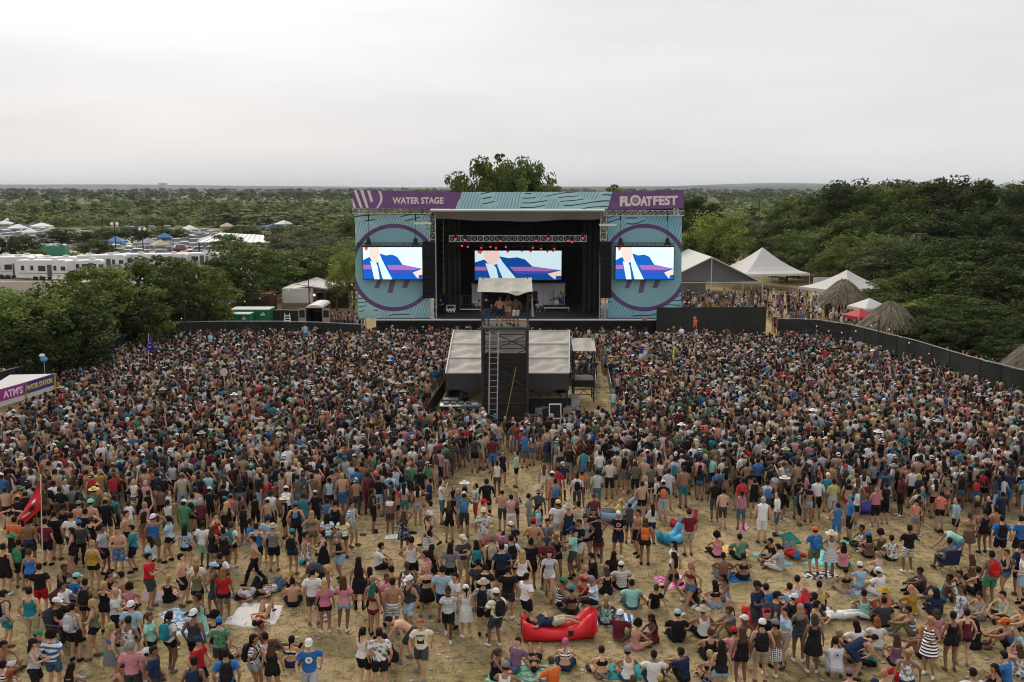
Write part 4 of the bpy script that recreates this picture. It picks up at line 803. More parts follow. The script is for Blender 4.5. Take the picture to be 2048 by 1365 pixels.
for s in (-1, 1):
    x0 = s*vw/2; q = MB().box(min(x0, x0+s*.72), max(x0, x0+s*.72), -.12, -.05, .5, 2.2).build('rear_door', vanb, o); MB().box(min(x0+s*.1, x0+s*.62), max(x0+s*.1, x0+s*.62), -.135, -.121, 1.35, 2.05).build('door_window', dark, q)
    for y in (.9, 3.6): MB().tube((s*vw/2-s*.2, y, .33), (s*vw/2, y, .33), .33, n=14).build('wheel', dark, o)
p = P(575, 647, 94); o = empty('step_ladder', (p.x, 94, 0)); tag(o, 'white step ladder standing behind the left fence', 'ladder'); mb = MB()
for x in (-.28, .28): mb.tube((x*1.2, -.35, 0), (x*.8, 0, 1.8), .045); mb.tube((x*1.2, .45, 0), (x*.8, 0, 1.8), .035)
for k in range(7): f = (k+1)/8; mb.box(-.3*(1.2-.4*f), .3*(1.2-.4*f), -.35+.35*f-.06, -.35+.35*f+.06, f*1.8-.03, f*1.8+.03)
mb.build('ladder_frame', WHITE, o)
# white barn with low metal roof and stone base
BRY = 111; bn = empty('white_barn', (P(595, 622, BRY).x, BRY, 0)); tag(bn, 'white metal barn with a low pale roof and stone base', 'barn'); BWALL = mat('barn_wall', (.60, .58, .55), .7, var=.08, scale=1); BROOF = mat('barn_roof', (.50, .48, .47), .55, var=.12, scale=.8); STONE = mat('stone', (.24, .20, .14), .95, var=.35, scale=5, bump=.6); WOOD = mat('dark_wood', (.07, .045, .03), .9, var=.3, scale=4)
zt = P(600, 580, BRY).z; zp = P(634, 556, BRY+3).z; zs = P(600, 606, BRY).z; X = lambda px: P(px, 600, BRY).x
part(MB().box(X(565), X(626), BRY, BRY+6.5, zs, zt+.15), 'wall', BWALL, bn); part(MB().box(X(620), X(690), BRY+4.5, BRY+7, 0, zt), 'rear_wall', BWALL, bn); part(MB().box(X(626), X(690), BRY+2.5, BRY+2.6, 0, zt-.6), 'porch_shade', WOOD, bn)
part(MB().box(X(564), X(627), BRY-.15, BRY+7.1, 0, zs), 'stone_base', STONE, bn); r = random.Random(3)
SB = MB().box(-.5, .5, -.5, .5, -.5, .5).mesh('stone', [STONE])
for row in range(3):
    x = X(564)
    while x < X(627)-.3:
        w_ = r.uniform(.35, .7); q = link('stone', SB, bn, scale=(w_-.03, .12, zs/3-.03)); q.location = Vector((x+w_/2, BRY-.18+r.uniform(-.02, .02), zs*(row+.5)/3))-Vector(bn.location); x += w_
ridge = P(634, 557, BRY+5); eL = P(592, 570, BRY+1); eR = P(657, 580, BRY-1.2); far = P(697, 568, BRY+3); 
for nm, pts in (('roof_slope', [eL, eR, P(660, 566, BRY+4.5), ridge]), ('roof_slope', [eR, far, P(690, 563, BRY+6), P(660, 566, BRY+4.5)])):
    mb = MB(); mb.slab(pts, (0, 0, .12)); part(mb, nm, BROOF, bn)
for k in range(9):
    t = (k+.5)/9; a = eL.lerp(eR, t)+Vector((0, 0, .14)); b = ridge.lerp(P(660, 566, BRY+4.5), t)+Vector((0, 0, .14)); part(MB().tube(a, b, .03, n=4), 'roof_seam', BROOF, bn)
part(MB().box(X(620)-.12, X(620)+.12, BRY-.06, BRY-.02, zs+1.2, zs+1.75), 'red_sign', mat('red_sign', (.5, .06, .03), .6), bn)
for px in (632, 652, 676): part(MB().box(X(px)-.1, X(px)+.1, BRY-.8, BRY-.6, 0, zt-.3), 'post', WOOD, bn)
part(MB().ball((X(632), BRY-.9, zt-.5), .12, 8, 5), 'porch_lamp', emis('porch_lamp', (1, .55, .2), 4), bn)
part(MB().box(X(630), X(652), BRY-2.2, BRY-1.4, 0, .9), 'porch_grill', BLACKM, bn)
# food stands in red behind the fence
for lab, x0, x1, y0, y1, Y in (('red food stand with a white menu board under the trees', 445, 476, 580, 622, 108), ('dark red food stand between the trees', 480, 540, 588, 622, 109)):
    a, b = P(x0, y1, Y), P(x1, y0, Y); o = empty('food_stand', (a.x, Y, 0)); tag(o, lab, 'food stand', 'food stands'); m = mat('stand_red_%d' % x0, (.30, .035, .03) if x0 == 445 else (.10, .02, .02), .7); MB().box(0, b.x-a.x, 0, 3, 0, b.z).build('stand_body', m, o)
    MB().box(.15, (b.x-a.x)-.15, -.06, -.003, b.z*.45, b.z*.72).build('serving_hatch', mat('hatch_pale', (.42, .50, .52), .5, var=.5, scale=3) if x0 == 445 else WOOD, o); mb = MB(); mb.slab([(-.1, -.9, b.z*.32), (b.x-a.x+.1, -.9, b.z*.32), (b.x-a.x+.1, 0, b.z*.44), (-.1, 0, b.z*.44)], (0, 0, .06)); mb.build('counter', m, o)
# ---------------- car park: campers, cars, canopies, lamp posts
CAMW = mat('camper_white', (.66, .66, .66), .4, var=.05, scale=.7); GLASSD = mat('dark_glass', (.03, .04, .05), .15); TRIM = mat('camper_trim', (.08, .09, .10), .5)
def camper(x, y, L, H, rz, label, m=None):
    o = empty('camper', (x, y, 0), rz); tag(o, label, 'camper', 'campers in the car park'); W_ = 2.5; m = m or CAMW; rows = []
    for xx, z0, z1 in ((-L/2, .9, H-.5), (-L/2+.25, .55, H-.08), (L/2-.5, .55, H), (L/2, 1.2, H-.25)):
        rows.append([(xx, -W_/2, z0), (xx, W_/2, z0), (xx, W_/2, z1-.12), (xx, W_/2-.15, z1), (xx, -W_/2+.15, z1), (xx, -W_/2, z1-.12)])
    MB().loft(rows).build('camper_body', m, o); k = 0
    for fx, w_, z0, z1 in ((-.38, .5, 1.5, 2.2), (-.2, .45, 1.5, 2.2), (-.05, 1.1, 1.4, 2.2), (.24, .45, 1.5, 2.2), (.38, .7, 1.5, 2.1)): MB().box(L*fx, L*fx+w_, -W_/2-.03, -W_/2-.002, z0, z1).build('window', GLASSD, o)
    MB().box(L*.12, L*.12+.7, -W_/2-.03, -W_/2-.002, .6, 2.35).build('door', TRIM, o); MB().box(-L*.42, L*.45, -W_/2-.02, -W_/2-.001, 1.05, 1.13).build('stripe', TRIM, o)
    for fx in (-.12, .0):
        for s in (-1, 1): MB().tube((L*fx, s*(W_/2-.25), .36), (L*fx, s*(W_/2), .36), .36, n=12).build('wheel', dark, o)
    for fx in (-.25, .2): MB().box(L*fx-.4, L*fx+.4, -.35, .35, H+.002, H+.25).build('roof_vent', m, o)
cams = [(22, 557, 7, 3.4, .10, 'front'), (92, 560, 8, 3.1, -.05, 'front'), (172, 556, 5.5, 2.8, .25, 'front'), (38, 545, 8, 2.9, -.08, 'middle'), (118, 547, 6.5, 2.7, .12, 'middle'), (205, 546, 7.5, 3.0, .2, 'middle'), (-20, 556, 8, 3.3, .05, 'front'), (262, 542, 9, 2.9, .05, 'middle'), (330, 540, 8, 2.8, .08, 'middle'), (392, 538, 8, 2.8, .1, 'middle'), (445, 536, 6, 2.7, .12, 'middle')]
cnt = {}
for px, py, L, H, rz, row in sorted(cams, key=lambda c: c[0]):
    p = G(px, py); cnt[row] = cnt.get(row, 0)+1; camper(p.x, p.y, L, H, rz, 'white camper in the %s row of the car park, %s from the left' % (row, ORD[cnt[row]-1]))
CARP = mat('car_paint', (.5, .5, .5), .35, objcol=True, spec=.5)
CARG = mat('car_glass', (.13, .15, .17), .12, spec=1.0)
def car_meshes(suv):
    H1, H2, L = (.95, 1.72, 4.5) if suv else (.82, 1.42, 4.5); b = MB(); rows = []
    for x, z0, z1, w_ in ((-L/2, .42, .70, .72), (-L/2+.15, .30, H1-.08, .84), (-1.0, .28, H1, .9), (1.4, .28, H1+.04, .9), (L/2-.12, .30, H1-.02, .85), (L/2, .42, .75, .75)):
        rows.append([(x, -w_, z0), (x, w_, z0), (x, w_, z1-.12), (x, w_-.1, z1), (x, -w_+.1, z1), (x, -w_, z1-.12)])
    b.loft(rows); g = MB(); rows = []
    for x, z1, w_ in ((-.95, H1+.02, .80), (-.35, H2-.08, .66), (.2, H2, .66), (1.2, H2-.06, .64), (1.85 if suv else 1.75, H1+.02, .78)): rows.append([(x, -w_-.06, H1-.05), (x, w_+.06, H1-.05), (x, w_, z1-.05), (x, w_-.08, z1), (x, -w_+.08, z1), (x, -w_, z1-.05)])
    g.loft(rows); r_ = MB(); r_.box(-.45, 1.45, -.67, .67, H2-.06, H2+.02)
    wm = MB(); wm.tube((0, -.10, 0), (0, .10, 0), .32, n=12); return b.mesh('car_body', [CARP], True), g.mesh('cabin_glass', [CARG]), r_.mesh('car_roof', [CARP]), wm.mesh('wheel', [dark])
CARM = [car_meshes(False), car_meshes(True)]
CARC = [('white', (.62, .62, .62)), ('silver', (.38, .39, .40)), ('grey', (.12, .125, .13)), ('black', (.015, .015, .017)), ('red', (.26, .02, .02)), ('blue', (.03, .07, .20)), ('tan', (.30, .25, .18)), ('dark green', (.02, .06, .04))]
carn = {}
def car(x, y, rz, ci, suv, area):
    o = empty('parked_car', (x, y, 0), rz); b, g, rf, wm = CARM[suv]; nm, c = CARC[ci]; link('car_body', b, o, color=c); link('cabin_glass', g, o); link('car_roof', rf, o, color=c)
    for dx in (-1.35, 1.4):
        for s in (-1, 1): link('wheel', wm, o, (dx, s*.80, .32))
    carn.setdefault((nm, suv, area), []).append(o)
rc = random.Random(5)
for px0, px1, py, n in ((345, 480, 470, 8), (335, 485, 475, 8), (330, 480, 480, 8), (320, 480, 486, 8), (300, 475, 492, 8), (235, 475, 499, 10), (225, 470, 506, 11), (225, 330, 514, 6), (90, 230, 480, 9), (130, 240, 488, 7), (140, 250, 495, 6), (200, 345, 470, 8), (205, 340, 463, 8)):
    for k in range(n):
        p = G(px0+(px1-px0)*(k+rc.uniform(.2, .8))/n, py+rc.uniform(-1, 1)); car(p.x, p.y, rc.choice((.35, .35+math.pi))+rc.uniform(-.12, .12), rc.choice((0, 0, 0, 0, 1, 1, 1, 2, 4, 6)), rc.random() < .5, 'the middle of the car park')
for px0, px1, py, n in ((0, 95, 455, 9), (0, 90, 461, 9), (0, 105, 468, 9), (0, 110, 476, 8), (0, 110, 448, 10), (50, 120, 486, 6), (0, 120, 472, 9), (0, 100, 465, 8)):
    for k in range(n):
        p = G(px0+(px1-px0)*(k+rc.uniform(.2, .8))/n, py+rc.uniform(-1, 1)); car(p.x, p.y, rc.choice((.3, .3+math.pi))+rc.uniform(-.12, .12), rc.choice((0, 0, 0, 1, 1, 2, 4, 6)), rc.random() < .5, 'the far left field')
for px0, px1, py, n in ((515, 600, 456, 9), (520, 590, 462, 7), (520, 600, 450, 7)):
    for k in range(n):
        p = G(px0+(px1-px0)*(k+rc.uniform(.2, .8))/n, py+rc.uniform(-1, 1)); car(p.x, p.y, rc.choice((.9, .9+math.pi))+rc.uniform(-.12, .12), rc.choice((0, 0, 1, 2, 4, 3, 6)), rc.random() < .5, 'the lot beyond the pavilion')
for (nm, suv, area), os_ in carn.items():
    os_.sort(key=lambda o: topx(o.location)[0])
    for i, o in enumerate(os_): tag(o, '%s %s parked in %s, %s from the left' % (nm, 'estate car' if suv else 'saloon car', area, ORD[i]), 'car', 'cars parked in the fields')
CANC = {'blue': (.04, .16, .36), 'white': (.66, .66, .65), 'grey': (.28, .29, .32), 'tan': (.42, .36, .27)}
for i, (px, py, c, w_) in enumerate(((275, 484, 'blue', 3.6), (233, 502, 'blue', 4), (330, 492, 'blue', 3.4), (312, 480, 'white', 6), (37, 470, 'white', 5), (10, 460, 'white', 5), (62, 480, 'white', 4), (298, 505, 'grey', 3.4), (322, 510, 'tan', 3.6), (368, 478, 'white', 4), (568, 460, 'white', 6), (545, 468, 'blue', 3.2), (380, 472, 'white', 4), (455, 466, 'tan', 4), (420, 500, 'white', 4), (22, 453, 'white', 6), (85, 466, 'white', 6), (105, 478, 'tan', 5), (50, 449, 'blue', 5))):
    p = G(px, py); s = [q[1] for q in [(0, '')]]; peak_tent(p.x, p.y, w_, 2.1, 3.2, '%s camp canopy among the parked cars, %s from the left' % (c, ORD[sorted([22, 85, 105, 50, 275, 233, 330, 312, 37, 10, 62, 298, 322, 368, 568, 545, 380, 455, 420]).index(px)]), mat('canopy_'+c, CANC[c], .7), rz=rc.uniform(0, 1), grp='camp canopies')
for px, top, base, lab in ((232, 446, 536, 'left twin-globe lamp post by the campers'), (286, 456, 528, 'right twin-globe lamp post by the campers')):
    p = G(px+2, base); z1 = P(px, top+4, p.y).z; o = empty('lamp_post', (p.x, p.y, 0)); tag(o, lab, 'lamp post', 'lamp posts'); MB().tube((0, 0, 0), (0, 0, z1), .12, .08, 8).build('post', POLED, o); MB().tube((-.45, 0, z1-.25), (.45, 0, z1-.25), .05).build('cross_arm', POLED, o)
    for s in (-1, 1): MB().ball((s*.45, 0, z1+.12), .28, 10, 7).build('globe', mat('globe_white', (.8, .8, .78), .3), o, True)
# open metal pavilion and green skip
p0, p1, p2, p3 = G(395, 486, 3.0), G(530, 487, 3.0), P(528, 472, 212), P(440, 467, 212); pv = empty('pavilion', (p0.x, p0.y, 0)); tag(pv, 'open pavilion with a pale sloping metal roof in the car park', 'pavilion')
mb = MB(); mb.slab([p0, p1, p2, p3], (0, 0, .15)); part(mb, 'roof', mat('metal_roof_pale', (.48, .49, .52), .5, var=.1, scale=.5), pv)
for t in np.linspace(0, 1, 12): part(MB().tube(Vector(p0).lerp(p1, t)+Vector((0, 0, .17)), Vector(p3).lerp(p2, t)+Vector((0, 0, .17)), .04, n=4), 'roof_seam', GREYF, pv)
for t in (0.02, .25, .5, .75, .98): q = Vector(p0).lerp(p1, t); part(MB().box(q.x-.1, q.x+.1, q.y, q.y+.2, 0, 3.0), 'post', STEELD, pv)
p = G(104, 514); o = empty('rubbish_skip', (p.x, p.y, 0)); tag(o, 'green skip heaped with rubbish bags behind the campers', 'skip'); MB().box(-3.2, 3.2, -1, 1, .1, 2.2).build('skip_body', mat('skip_green', (.06, .26, .17), .6), o); r = random.Random(8)
for k in range(8): MB().box(-3.2+.8*k+.3, -3.2+.8*k+.38, -1.05, -1.002, .15, 2.15).build('rib', mat('skip_green'), o)
for k in range(22):
    q = MB().ball((r.uniform(-2.9, 2.9), r.uniform(-.7, .7), 2.25), r.uniform(.25, .42), 7, 5, sc=(1, 1, .75)).build('rubbish_bag', mat('bag_white', (.5, .5, .5), .5) if k % 3 else mat('bag_dark', (.04, .04, .045), .4), o)
for k in range(30):
    px = 110+k*1.7; p = G(px+r.uniform(-2, 2), 524+r.uniform(-3, 2)); o = MB().ball((0, 0, .3), r.uniform(.4, .7), 7, 5, sc=(1, 1, .75)).build('rubbish_bag', mat('bag_white') if k % 3 else mat('bag_dark'), loc=p); tag(o, '%s rubbish bag of the heap behind the campers, %s from the left' % ('white' if k % 3 else 'dark', ORD[k]), 'rubbish bag', 'heap of rubbish bags')
p = G(30, 580); o = MB().box(-16, 16, 0, .3, 0, 1.7).build('pale_wall', mat('pale_trailer', (.50, .46, .40), .7), loc=(P(20, 585, 128).x, 128, 0)); tag(o, 'long pale trailer wall behind the left trees', 'wall')
# far town on the horizon
r = random.Random(4); k = 0
for px in (382, 405, 428, 470, 512, 520, 545, 590, 610):
    h = r.uniform(12, 22) if px != 512 else 34; p = P(px, 380, 5600); o = MB().box(-r.uniform(12, 30), r.uniform(12, 30), 0, 20, 0, h+4).build('far_building', mat('far_wall', (.5, .48, .45), .8), loc=(p.x, 4100, 0)); tag(o, 'tiny pale building on the hazy horizon, %s from the left' % ORD[k], 'building', 'far town'); k += 1
for px, top, base in ((436, 0, 0),): pass
for px, top, Y, lab in ((1490, 412, 240, 'thin dark mast beyond the tents, left one'), (1519, 402, 250, 'thin dark mast beyond the tents, right one'), (203, 408, 330, 'thin dark mast in the scrub behind the car park')):
    p = P(px, top, Y); o = MB().tube((p.x, Y, 0), p, .14, .09, 6).build('mast', POLED); tag(o, lab, 'mast', 'masts')
# ================================================================ PEOPLE
def V3(*a): return np.array(a, float)
def nrm3(v): return v/max(np.linalg.norm(v), 1e-9)
def ik(a, b, l1, l2, hint):
    d = b-a; D = np.linalg.norm(d); D2 = min(max(D, abs(l1-l2)+.01), l1+l2-.005); u = d/max(D, 1e-9); b = a+u*D2
    x = (l1*l1-l2*l2+D2*D2)/(2*D2); h = math.sqrt(max(l1*l1-x*x, 0)); q = hint-u*np.dot(hint, u); q = nrm3(q)
    return a+u*x+q*h, b
# pose: pelvis, spine direction low, spine direction high, chest front, hands (L,R), elbow hints, feet, knee hints, toe directions
def POSE(name):
    Z = V3(0, 0, 1); D = dict(pel=V3(0, 0, .93), u0=Z, u1=Z, f=V3(0, 1, 0), hands=[V3(-.26, .05, .88), V3(.26, .05, .88)], eh=[V3(-.6, -1, 0), V3(.6, -1, 0)],
             feet=[V3(-.11, 0, .085), V3(.11, 0, .085)], kh=[V3(-.1, 1, 0), V3(.1, 1, 0)], toe=[V3(-.25, 1, 0), V3(.25, 1, 0)], headup=None, headf=None)
    if name == 'st2': D.update(pel=V3(.03, 0, .925), feet=[V3(-.14, .10, .085), V3(.10, -.05, .085)], hands=[V3(-.09, .25, 1.08), V3(.29, .02, .9)], eh=[V3(-1, -.6, -.3), V3(.6, -1, 0)])
    if name == 'fo': D.update(hands=[V3(-.07, .29, 1.14), V3(.08, .31, 1.16)], eh=[V3(-.8, -.5, -.6), V3(.8, -.5, -.6)], feet=[V3(-.10, .04, .085), V3(.13, -.04, .085)])
    if name == 'hp': D.update(hands=[V3(-.20, .0, 1.02), V3(.20, .0, 1.02)], eh=[V3(-1, -.5, 0), V3(1, -.5, 0)])
    if name == 'ra': D.update(hands=[V3(-.26, .05, .88), V3(.12, .15, 1.62)], eh=[V3(-.6, -1, 0), V3(1, .2, -.2)])
    if name == 'up': D.update(hands=[V3(-.26, .05, .9), V3(.26, .12, 1.92)], eh=[V3(-.6, -1, 0), V3(1, 0, 0)])
    if name == 'hh': D.update(hands=[V3(-.11, -.04, 1.66), V3(.11, -.04, 1.66)], eh=[V3(-1, .2, 0), V3(1, .2, 0)])
    if name == 'wk': D.update(pel=V3(0, 0, .91), feet=[V3(-.08, .30, .09), V3(.09, -.33, .15)], toe=[V3(-.1, 1, .15), V3(.1, 1, -.5)], hands=[V3(-.26, -.16, .92), V3(.25, .24, .93)])
    if name == 'be': D.update(pel=V3(0, -.18, .86), u0=V3(0, .75, .66), u1=V3(0, .97, .1), f=V3(0, .5, -.8), hands=[V3(-.12, .55, .42), V3(.14, .6, .45)], feet=[V3(-.14, .08, .085), V3(.14, -.12, .085)], headup=V3(0, .8, .55), headf=V3(0, .6, -.8))
    if name == 'cr': D.update(pel=V3(0, -.10, .36), u0=V3(0, .35, .94), u1=V3(0, .45, .9), hands=[V3(-.10, .50, .50), V3(.12, .52, .48)], feet=[V3(-.14, .12, .085), V3(.14, .02, .085)], kh=[V3(-.2, 1, 1), V3(.2, 1, 1)], headup=V3(0, .25, .95))
    if name == 'xl': D.update(pel=V3(0, 0, .125), u0=V3(0, -.10, 1), u1=V3(0, .28, .96), hands=[V3(-.16, .36, .26), V3(.18, .34, .24)], eh=[V3(-1, -.3, 0), V3(1, -.3, 0)], feet=[V3(.13, .33, .08), V3(-.15, .40, .08)], kh=[V3(-1, .55, .35), V3(1, .55, .35)], toe=[V3(.8, .3, -.1), V3(-.8, .3, -.1)], headup=V3(0, .12, 1))
    if name == 'kn': D.update(pel=V3(0, 0, .125), u0=V3(0, -.05, 1), u1=V3(0, .32, .95), hands=[V3(-.05, .50, .36), V3(.06, .51, .34)], eh=[V3(-1, -.2, 0), V3(1, -.2, 0)], feet=[V3(-.12, .47, .085), V3(.12, .47, .085)], kh=[V3(-.1, .3, 1), V3(.1, .3, 1)], headup=V3(0, .12, 1))
    if name == 'ba': D.update(pel=V3(0, 0, .125), u0=V3(0, -.42, .9), u1=V3(0, -.22, .97), hands=[V3(-.30, -.42, .05), V3(.30, -.40, .05)], eh=[V3(-.6, -.8, .4), V3(.6, -.8, .4)], feet=[V3(-.16, .84, .085), V3(.14, .52, .085)], kh=[V3(-.1, .2, 1), V3(.1, .3, 1)], toe=[V3(-.2, .5, .9), V3(.2, 1, 0)])
    if name in ('ly', 'lf'):
        D.update(pel=V3(0, 0, .12), u0=V3(0, -1, .02), u1=V3(0, -1, .08), f=V3(0, 0, 1), hands=[V3(-.06, -.20, .27), V3(.26, -.72, .12)], eh=[V3(-1, 0, -.1), V3(1, -.2, .1)], headup=V3(0, -1, .25), headf=V3(0, .2, 1))
        if name == 'ly': D.update(feet=[V3(-.13, .46, .085), V3(.13, .48, .085)], kh=[V3(-.1, .2, 1), V3(.1, .2, 1)])
        else: D.update(feet=[V3(-.13, .84, .085), V3(.18, .82, .085)], kh=[V3(0, 0, 1), V3(0, 0, 1)], toe=[V3(-.3, .4, .9), V3(.4, .4, .9)])
    if name == 'ch': D.update(pel=V3(0, -.03, .50), u0=V3(0, -.22, 1), u1=V3(0, -.02, 1), hands=[V3(-.16, .30, .66), V3(.18, .32, .66)], eh=[V3(-1, -.6, -.2), V3(1, -.6, -.2)], feet=[V3(-.14, .46, .085), V3(.14, .50, .085)], kh=[V3(-.1, 1, .6), V3(.1, 1, .6)])
    return D
SIT = {'xl', 'kn', 'ba', 'ch', 'cr'}; LIE = {'ly', 'lf'}
def ell(c, ax, ay, a, b, n=12):
    return [c+ax*(a*math.cos(2*math.pi*i/n))+ay*(b*math.sin(2*math.pi*i/n)) for i in range(n)]
def tube_np(mb, pts, rads, n=10, flat=None):
    rings = []
    for i, p in enumerate(pts):
        d = nrm3((pts[min(i+1, len(pts)-1)]-pts[max(i-1, 0)])); q = nrm3(np.cross(d, V3(.31, .9, .28)) if abs(np.dot(d, nrm3(V3(.31, .9, .28)))) < .95 else np.cross(d, V3(1, 0, 0))); w_ = np.cross(d, q)
        rings.append(ell(p, q, w_, rads[i], rads[i], n))
    mb.loft(rings)
def hand_geo(mb, wrist, d, palm, side, curl=.5):
    """palm, four fingers of different length with two bends, a thumb that leaves the side of the palm"""
    d = nrm3(d); palm = nrm3(palm-d*np.dot(palm, d)); s = np.cross(d, palm)*side
    rings = []
    for t, w_, h_ in ((-.025, .026, .020), (.01, .032, .018), (.05, .040, .015), (.088, .040, .012)):
        rings.append(ell(wrist+d*t, s, palm, w_, h_, 8))
    mb.loft(rings, m=0)
    for k, (off, ln) in enumerate(((-.030, .062), (-.010, .078), (.010, .074), (.030, .066))):
        p = wrist+d*.082+s*off; a = d; pts = [p]
        for j in range(3):
            a = nrm3(a+palm*curl*.45); p = p+a*ln/3*1.05; pts.append(p)
        for j in range(3): mb.tube(Vector(pts[j]), Vector(pts[j+1]), .0085-.0012*j, .0078-.0012*j, n=4, cap=(j == 2), m=0)
    p = wrist+d*.02-s*.030; a = nrm3(d*.65-s*.75+palm*.25); q = p+a*.036; mb.tube(Vector(p), Vector(q), .0115, .010, n=4, m=0); mb.tube(Vector(q), Vector(q+nrm3(a+d*.8)*.032), .010, .007, n=4, m=0)
BODIES = {}
def remesh(mb, voxel, smooth=2):
    me = bpy.data.meshes.new('tmp'); me.from_pydata(mb.v, [], mb.f); o = bpy.data.objects.new('tmp', me)
    m = o.modifiers.new('r', 'REMESH'); m.mode = 'VOXEL'; m.voxel_size = voxel
    m = o.modifiers.new('s', 'SMOOTH'); m.iterations = smooth; m.factor = .5
    e = bench(o); r = e.to_mesh()
    n = len(r.vertices); co = np.zeros(n*3); r.vertices.foreach_get('co', co); no = np.zeros(n*3); r.vertices.foreach_get('normal', no)
    nl = len(r.loops); li = np.zeros(nl, np.int32); r.loops.foreach_get('vertex_index', li); lt = np.zeros(len(r.polygons), np.int32); r.polygons.foreach_get('loop_total', lt)
    ok = bool((lt == 4).all()); F = li.reshape(-1, 4) if ok else [tuple(x.vertices) for x in r.polygons]
    e.to_mesh_clear(); bpy.data.objects.remove(o); bpy.data.meshes.remove(me)
    return co.reshape(-1, 3), no.reshape(-1, 3), np.array(F)
def decimate(me, ratio):
    o = bpy.data.objects.new('tmp', me); m = o.modifiers.new('d', 'DECIMATE'); m.ratio = ratio
    r = bpy.data.meshes.new_from_object(bench(o)); bpy.data.objects.remove(o); return r
SKIN = mat('skin', (.5, .3, .2), .55, objcol=True, var=.10, scale=9)
EYE = mat('eye_dark', (.02, .015, .012), .3); LIPS = mat('lips', (.30, .10, .08), .5)
def body(pose, sex):
    key = (pose, sex)
    if key in BODIES: return BODIES[key]
    D = POSE(pose); fem = sex == 'f'; mb = MB()
    u0 = nrm3(D['u0']); u1 = nrm3(D['u1']); f0 = D['f']; pel = D['pel']
    def spine(s):          # s from pelvis along the back, bends from u0 to u1
        t = max(0, min(1, s/.5)); return pel+u0*(s*(1-.5*t))+u1*(s*.5*t), nrm3(u0*(1-t)+u1*t)
    def fr(d): f = nrm3(f0-d*np.dot(f0, d)); return np.cross(f, d), f       # right, front
    rings = []
    prof = (((-.11, .085, .075), (-.07, .15, .105), (0, .17, .12), (.07, .150, .105), (.15, .118, .085), (.24, .128, .098), (.33, .150, .118), (.41, .150, .098), (.46, .115, .075), (.50, .06, .055)) if fem else
            ((-.11, .085, .075), (-.07, .14, .105), (0, .155, .118), (.07, .148, .11), (.15, .142, .105), (.24, .155, .112), (.33, .172, .122), (.41, .175, .108), (.46, .13, .085), (.51, .065, .06)))
    for s, a, b in prof:
        c, d = spine(s); r_, f = fr(d); rings.append(ell(c-f*.005, r_, f, a, b, 14))
    mb.loft(rings)
    c, d = spine(.33); r_, f = fr(d)
    if fem:
        for sg in (-1, 1): mb.ball(c+r_*sg*.062+f*.085-d*.005, .058, 8, 6)
    c0, d0 = spine(-.02); r0, f_ = fr(d0)
    for sg in (-1, 1): mb.ball(c0+r0*sg*.07-f_*.055-d0*.03, .092 if fem else .085, 8, 6)
    nb, nd = spine(.50); r1, f1 = fr(nd)
    hu = nrm3(D['headup']) if D['headup'] is not None else nrm3(nd*.4+V3(0, 0, .6)); hf = D['headf'] if D['headf'] is not None else nrm3(f1*.8+f0*.4); hf = nrm3(hf-hu*np.dot(hf, hu)); hr = np.cross(hf, hu)
    hc = nb+nd*.045+hu*.115+hf*.022
    tube_np(mb, [nb-nd*.06, nb+nd*.03, hc-hu*.06], [.062 if not fem else .052, .052 if not fem else .045, .05])
    # head: skull, jaw, nose, ears
    rings = []
    for z, a, b, o in ((-.125, .022, .025, .05), (-.11, .046, .055, .028), (-.075, .060, .078, .012), (-.03, .070, .090, .0), (.02, .075, .097, -.004), (.06, .073, .092, -.008), (.095, .055, .07, -.01), (.115, .025, .035, -.01)):
        rings.append(ell(hc+hu*z+hf*o, hr, hf, a, b, 12))
    mb.loft(rings)
    mb.ball(hc+hf*.095-hu*.022, .017, 6, 4)
    for sg in (-1, 1): mb.ball(hc+hr*sg*.076-hu*.01, .022, 6, 4)
    # limbs
    sh = .150 if fem else .178; cs, ds = spine(.425); rs, fs_ = fr(ds); bones = []; la1, la2 = (.265, .235) if fem else (.285, .25)
    J = {}
    for i, sg in enumerate((-1, 1)):
        s_ = cs+rs*sg*sh; e_, w_ = ik(s_, D['hands'][i], la1, la2, D['eh'][i]); k = .86 if fem else 1
        tube_np(mb, [cs+rs*sg*.09, s_, s_+(e_-s_)*.18, s_+(e_-s_)*.55, e_, e_+(w_-e_)*.3, e_+(w_-e_)*.75, w_], [.045*k, .056*k, .055*k, .047*k, .038*k, .041*k, .031*k, .026*k])
        hp_ = c0+r0*sg*.088-d0*.02; k_, a_ = ik(hp_, D['feet'][i], .42, .405, D['kh'][i]); kk = 1.03 if fem else 1.0
        tube_np(mb, [hp_+d0*.03, hp_, hp_+(k_-hp_)*.3, hp_+(k_-hp_)*.7, k_, k_+(a_-k_)*.28, k_+(a_-k_)*.7, a_], [.08, .094*kk, .087*kk, .065*kk, .053, .055, .038, .034])
        td = nrm3(D['toe'][i]); tube_np(mb, [a_-td*.05-V3(0, 0, .035), a_+td*.02-V3(0, 0, .03), a_+td*.10-V3(0, 0, .045), a_+td*.155-V3(0, 0, .052)], [.036, .042, .038, .022])
        J[i] = (s_, e_, w_, hp_, k_, a_, td)
        bones += [('arm', i, s_, e_, .055), ('fore', i, e_, w_, .038), ('thigh', i, hp_, k_, .088), ('shin', i, k_, a_, .05), ('foot', i, a_-td*.04-V3(0, 0, .04), a_+td*.15-V3(0, 0, .05), .045)]
    co, no, F = remesh(mb, .021, 2)
    # which part of the body each point belongs to
    best = np.full(len(co), 1e9); reg = np.zeros(len(co), int); tt = np.zeros(len(co)); sid = np.zeros(len(co), int)
    def seg(a, b): ab = b-a; t = np.clip(((co-a)@ab)/(ab@ab), 0, 1); return np.linalg.norm(co-(a+t[:, None]*ab), axis=1), t
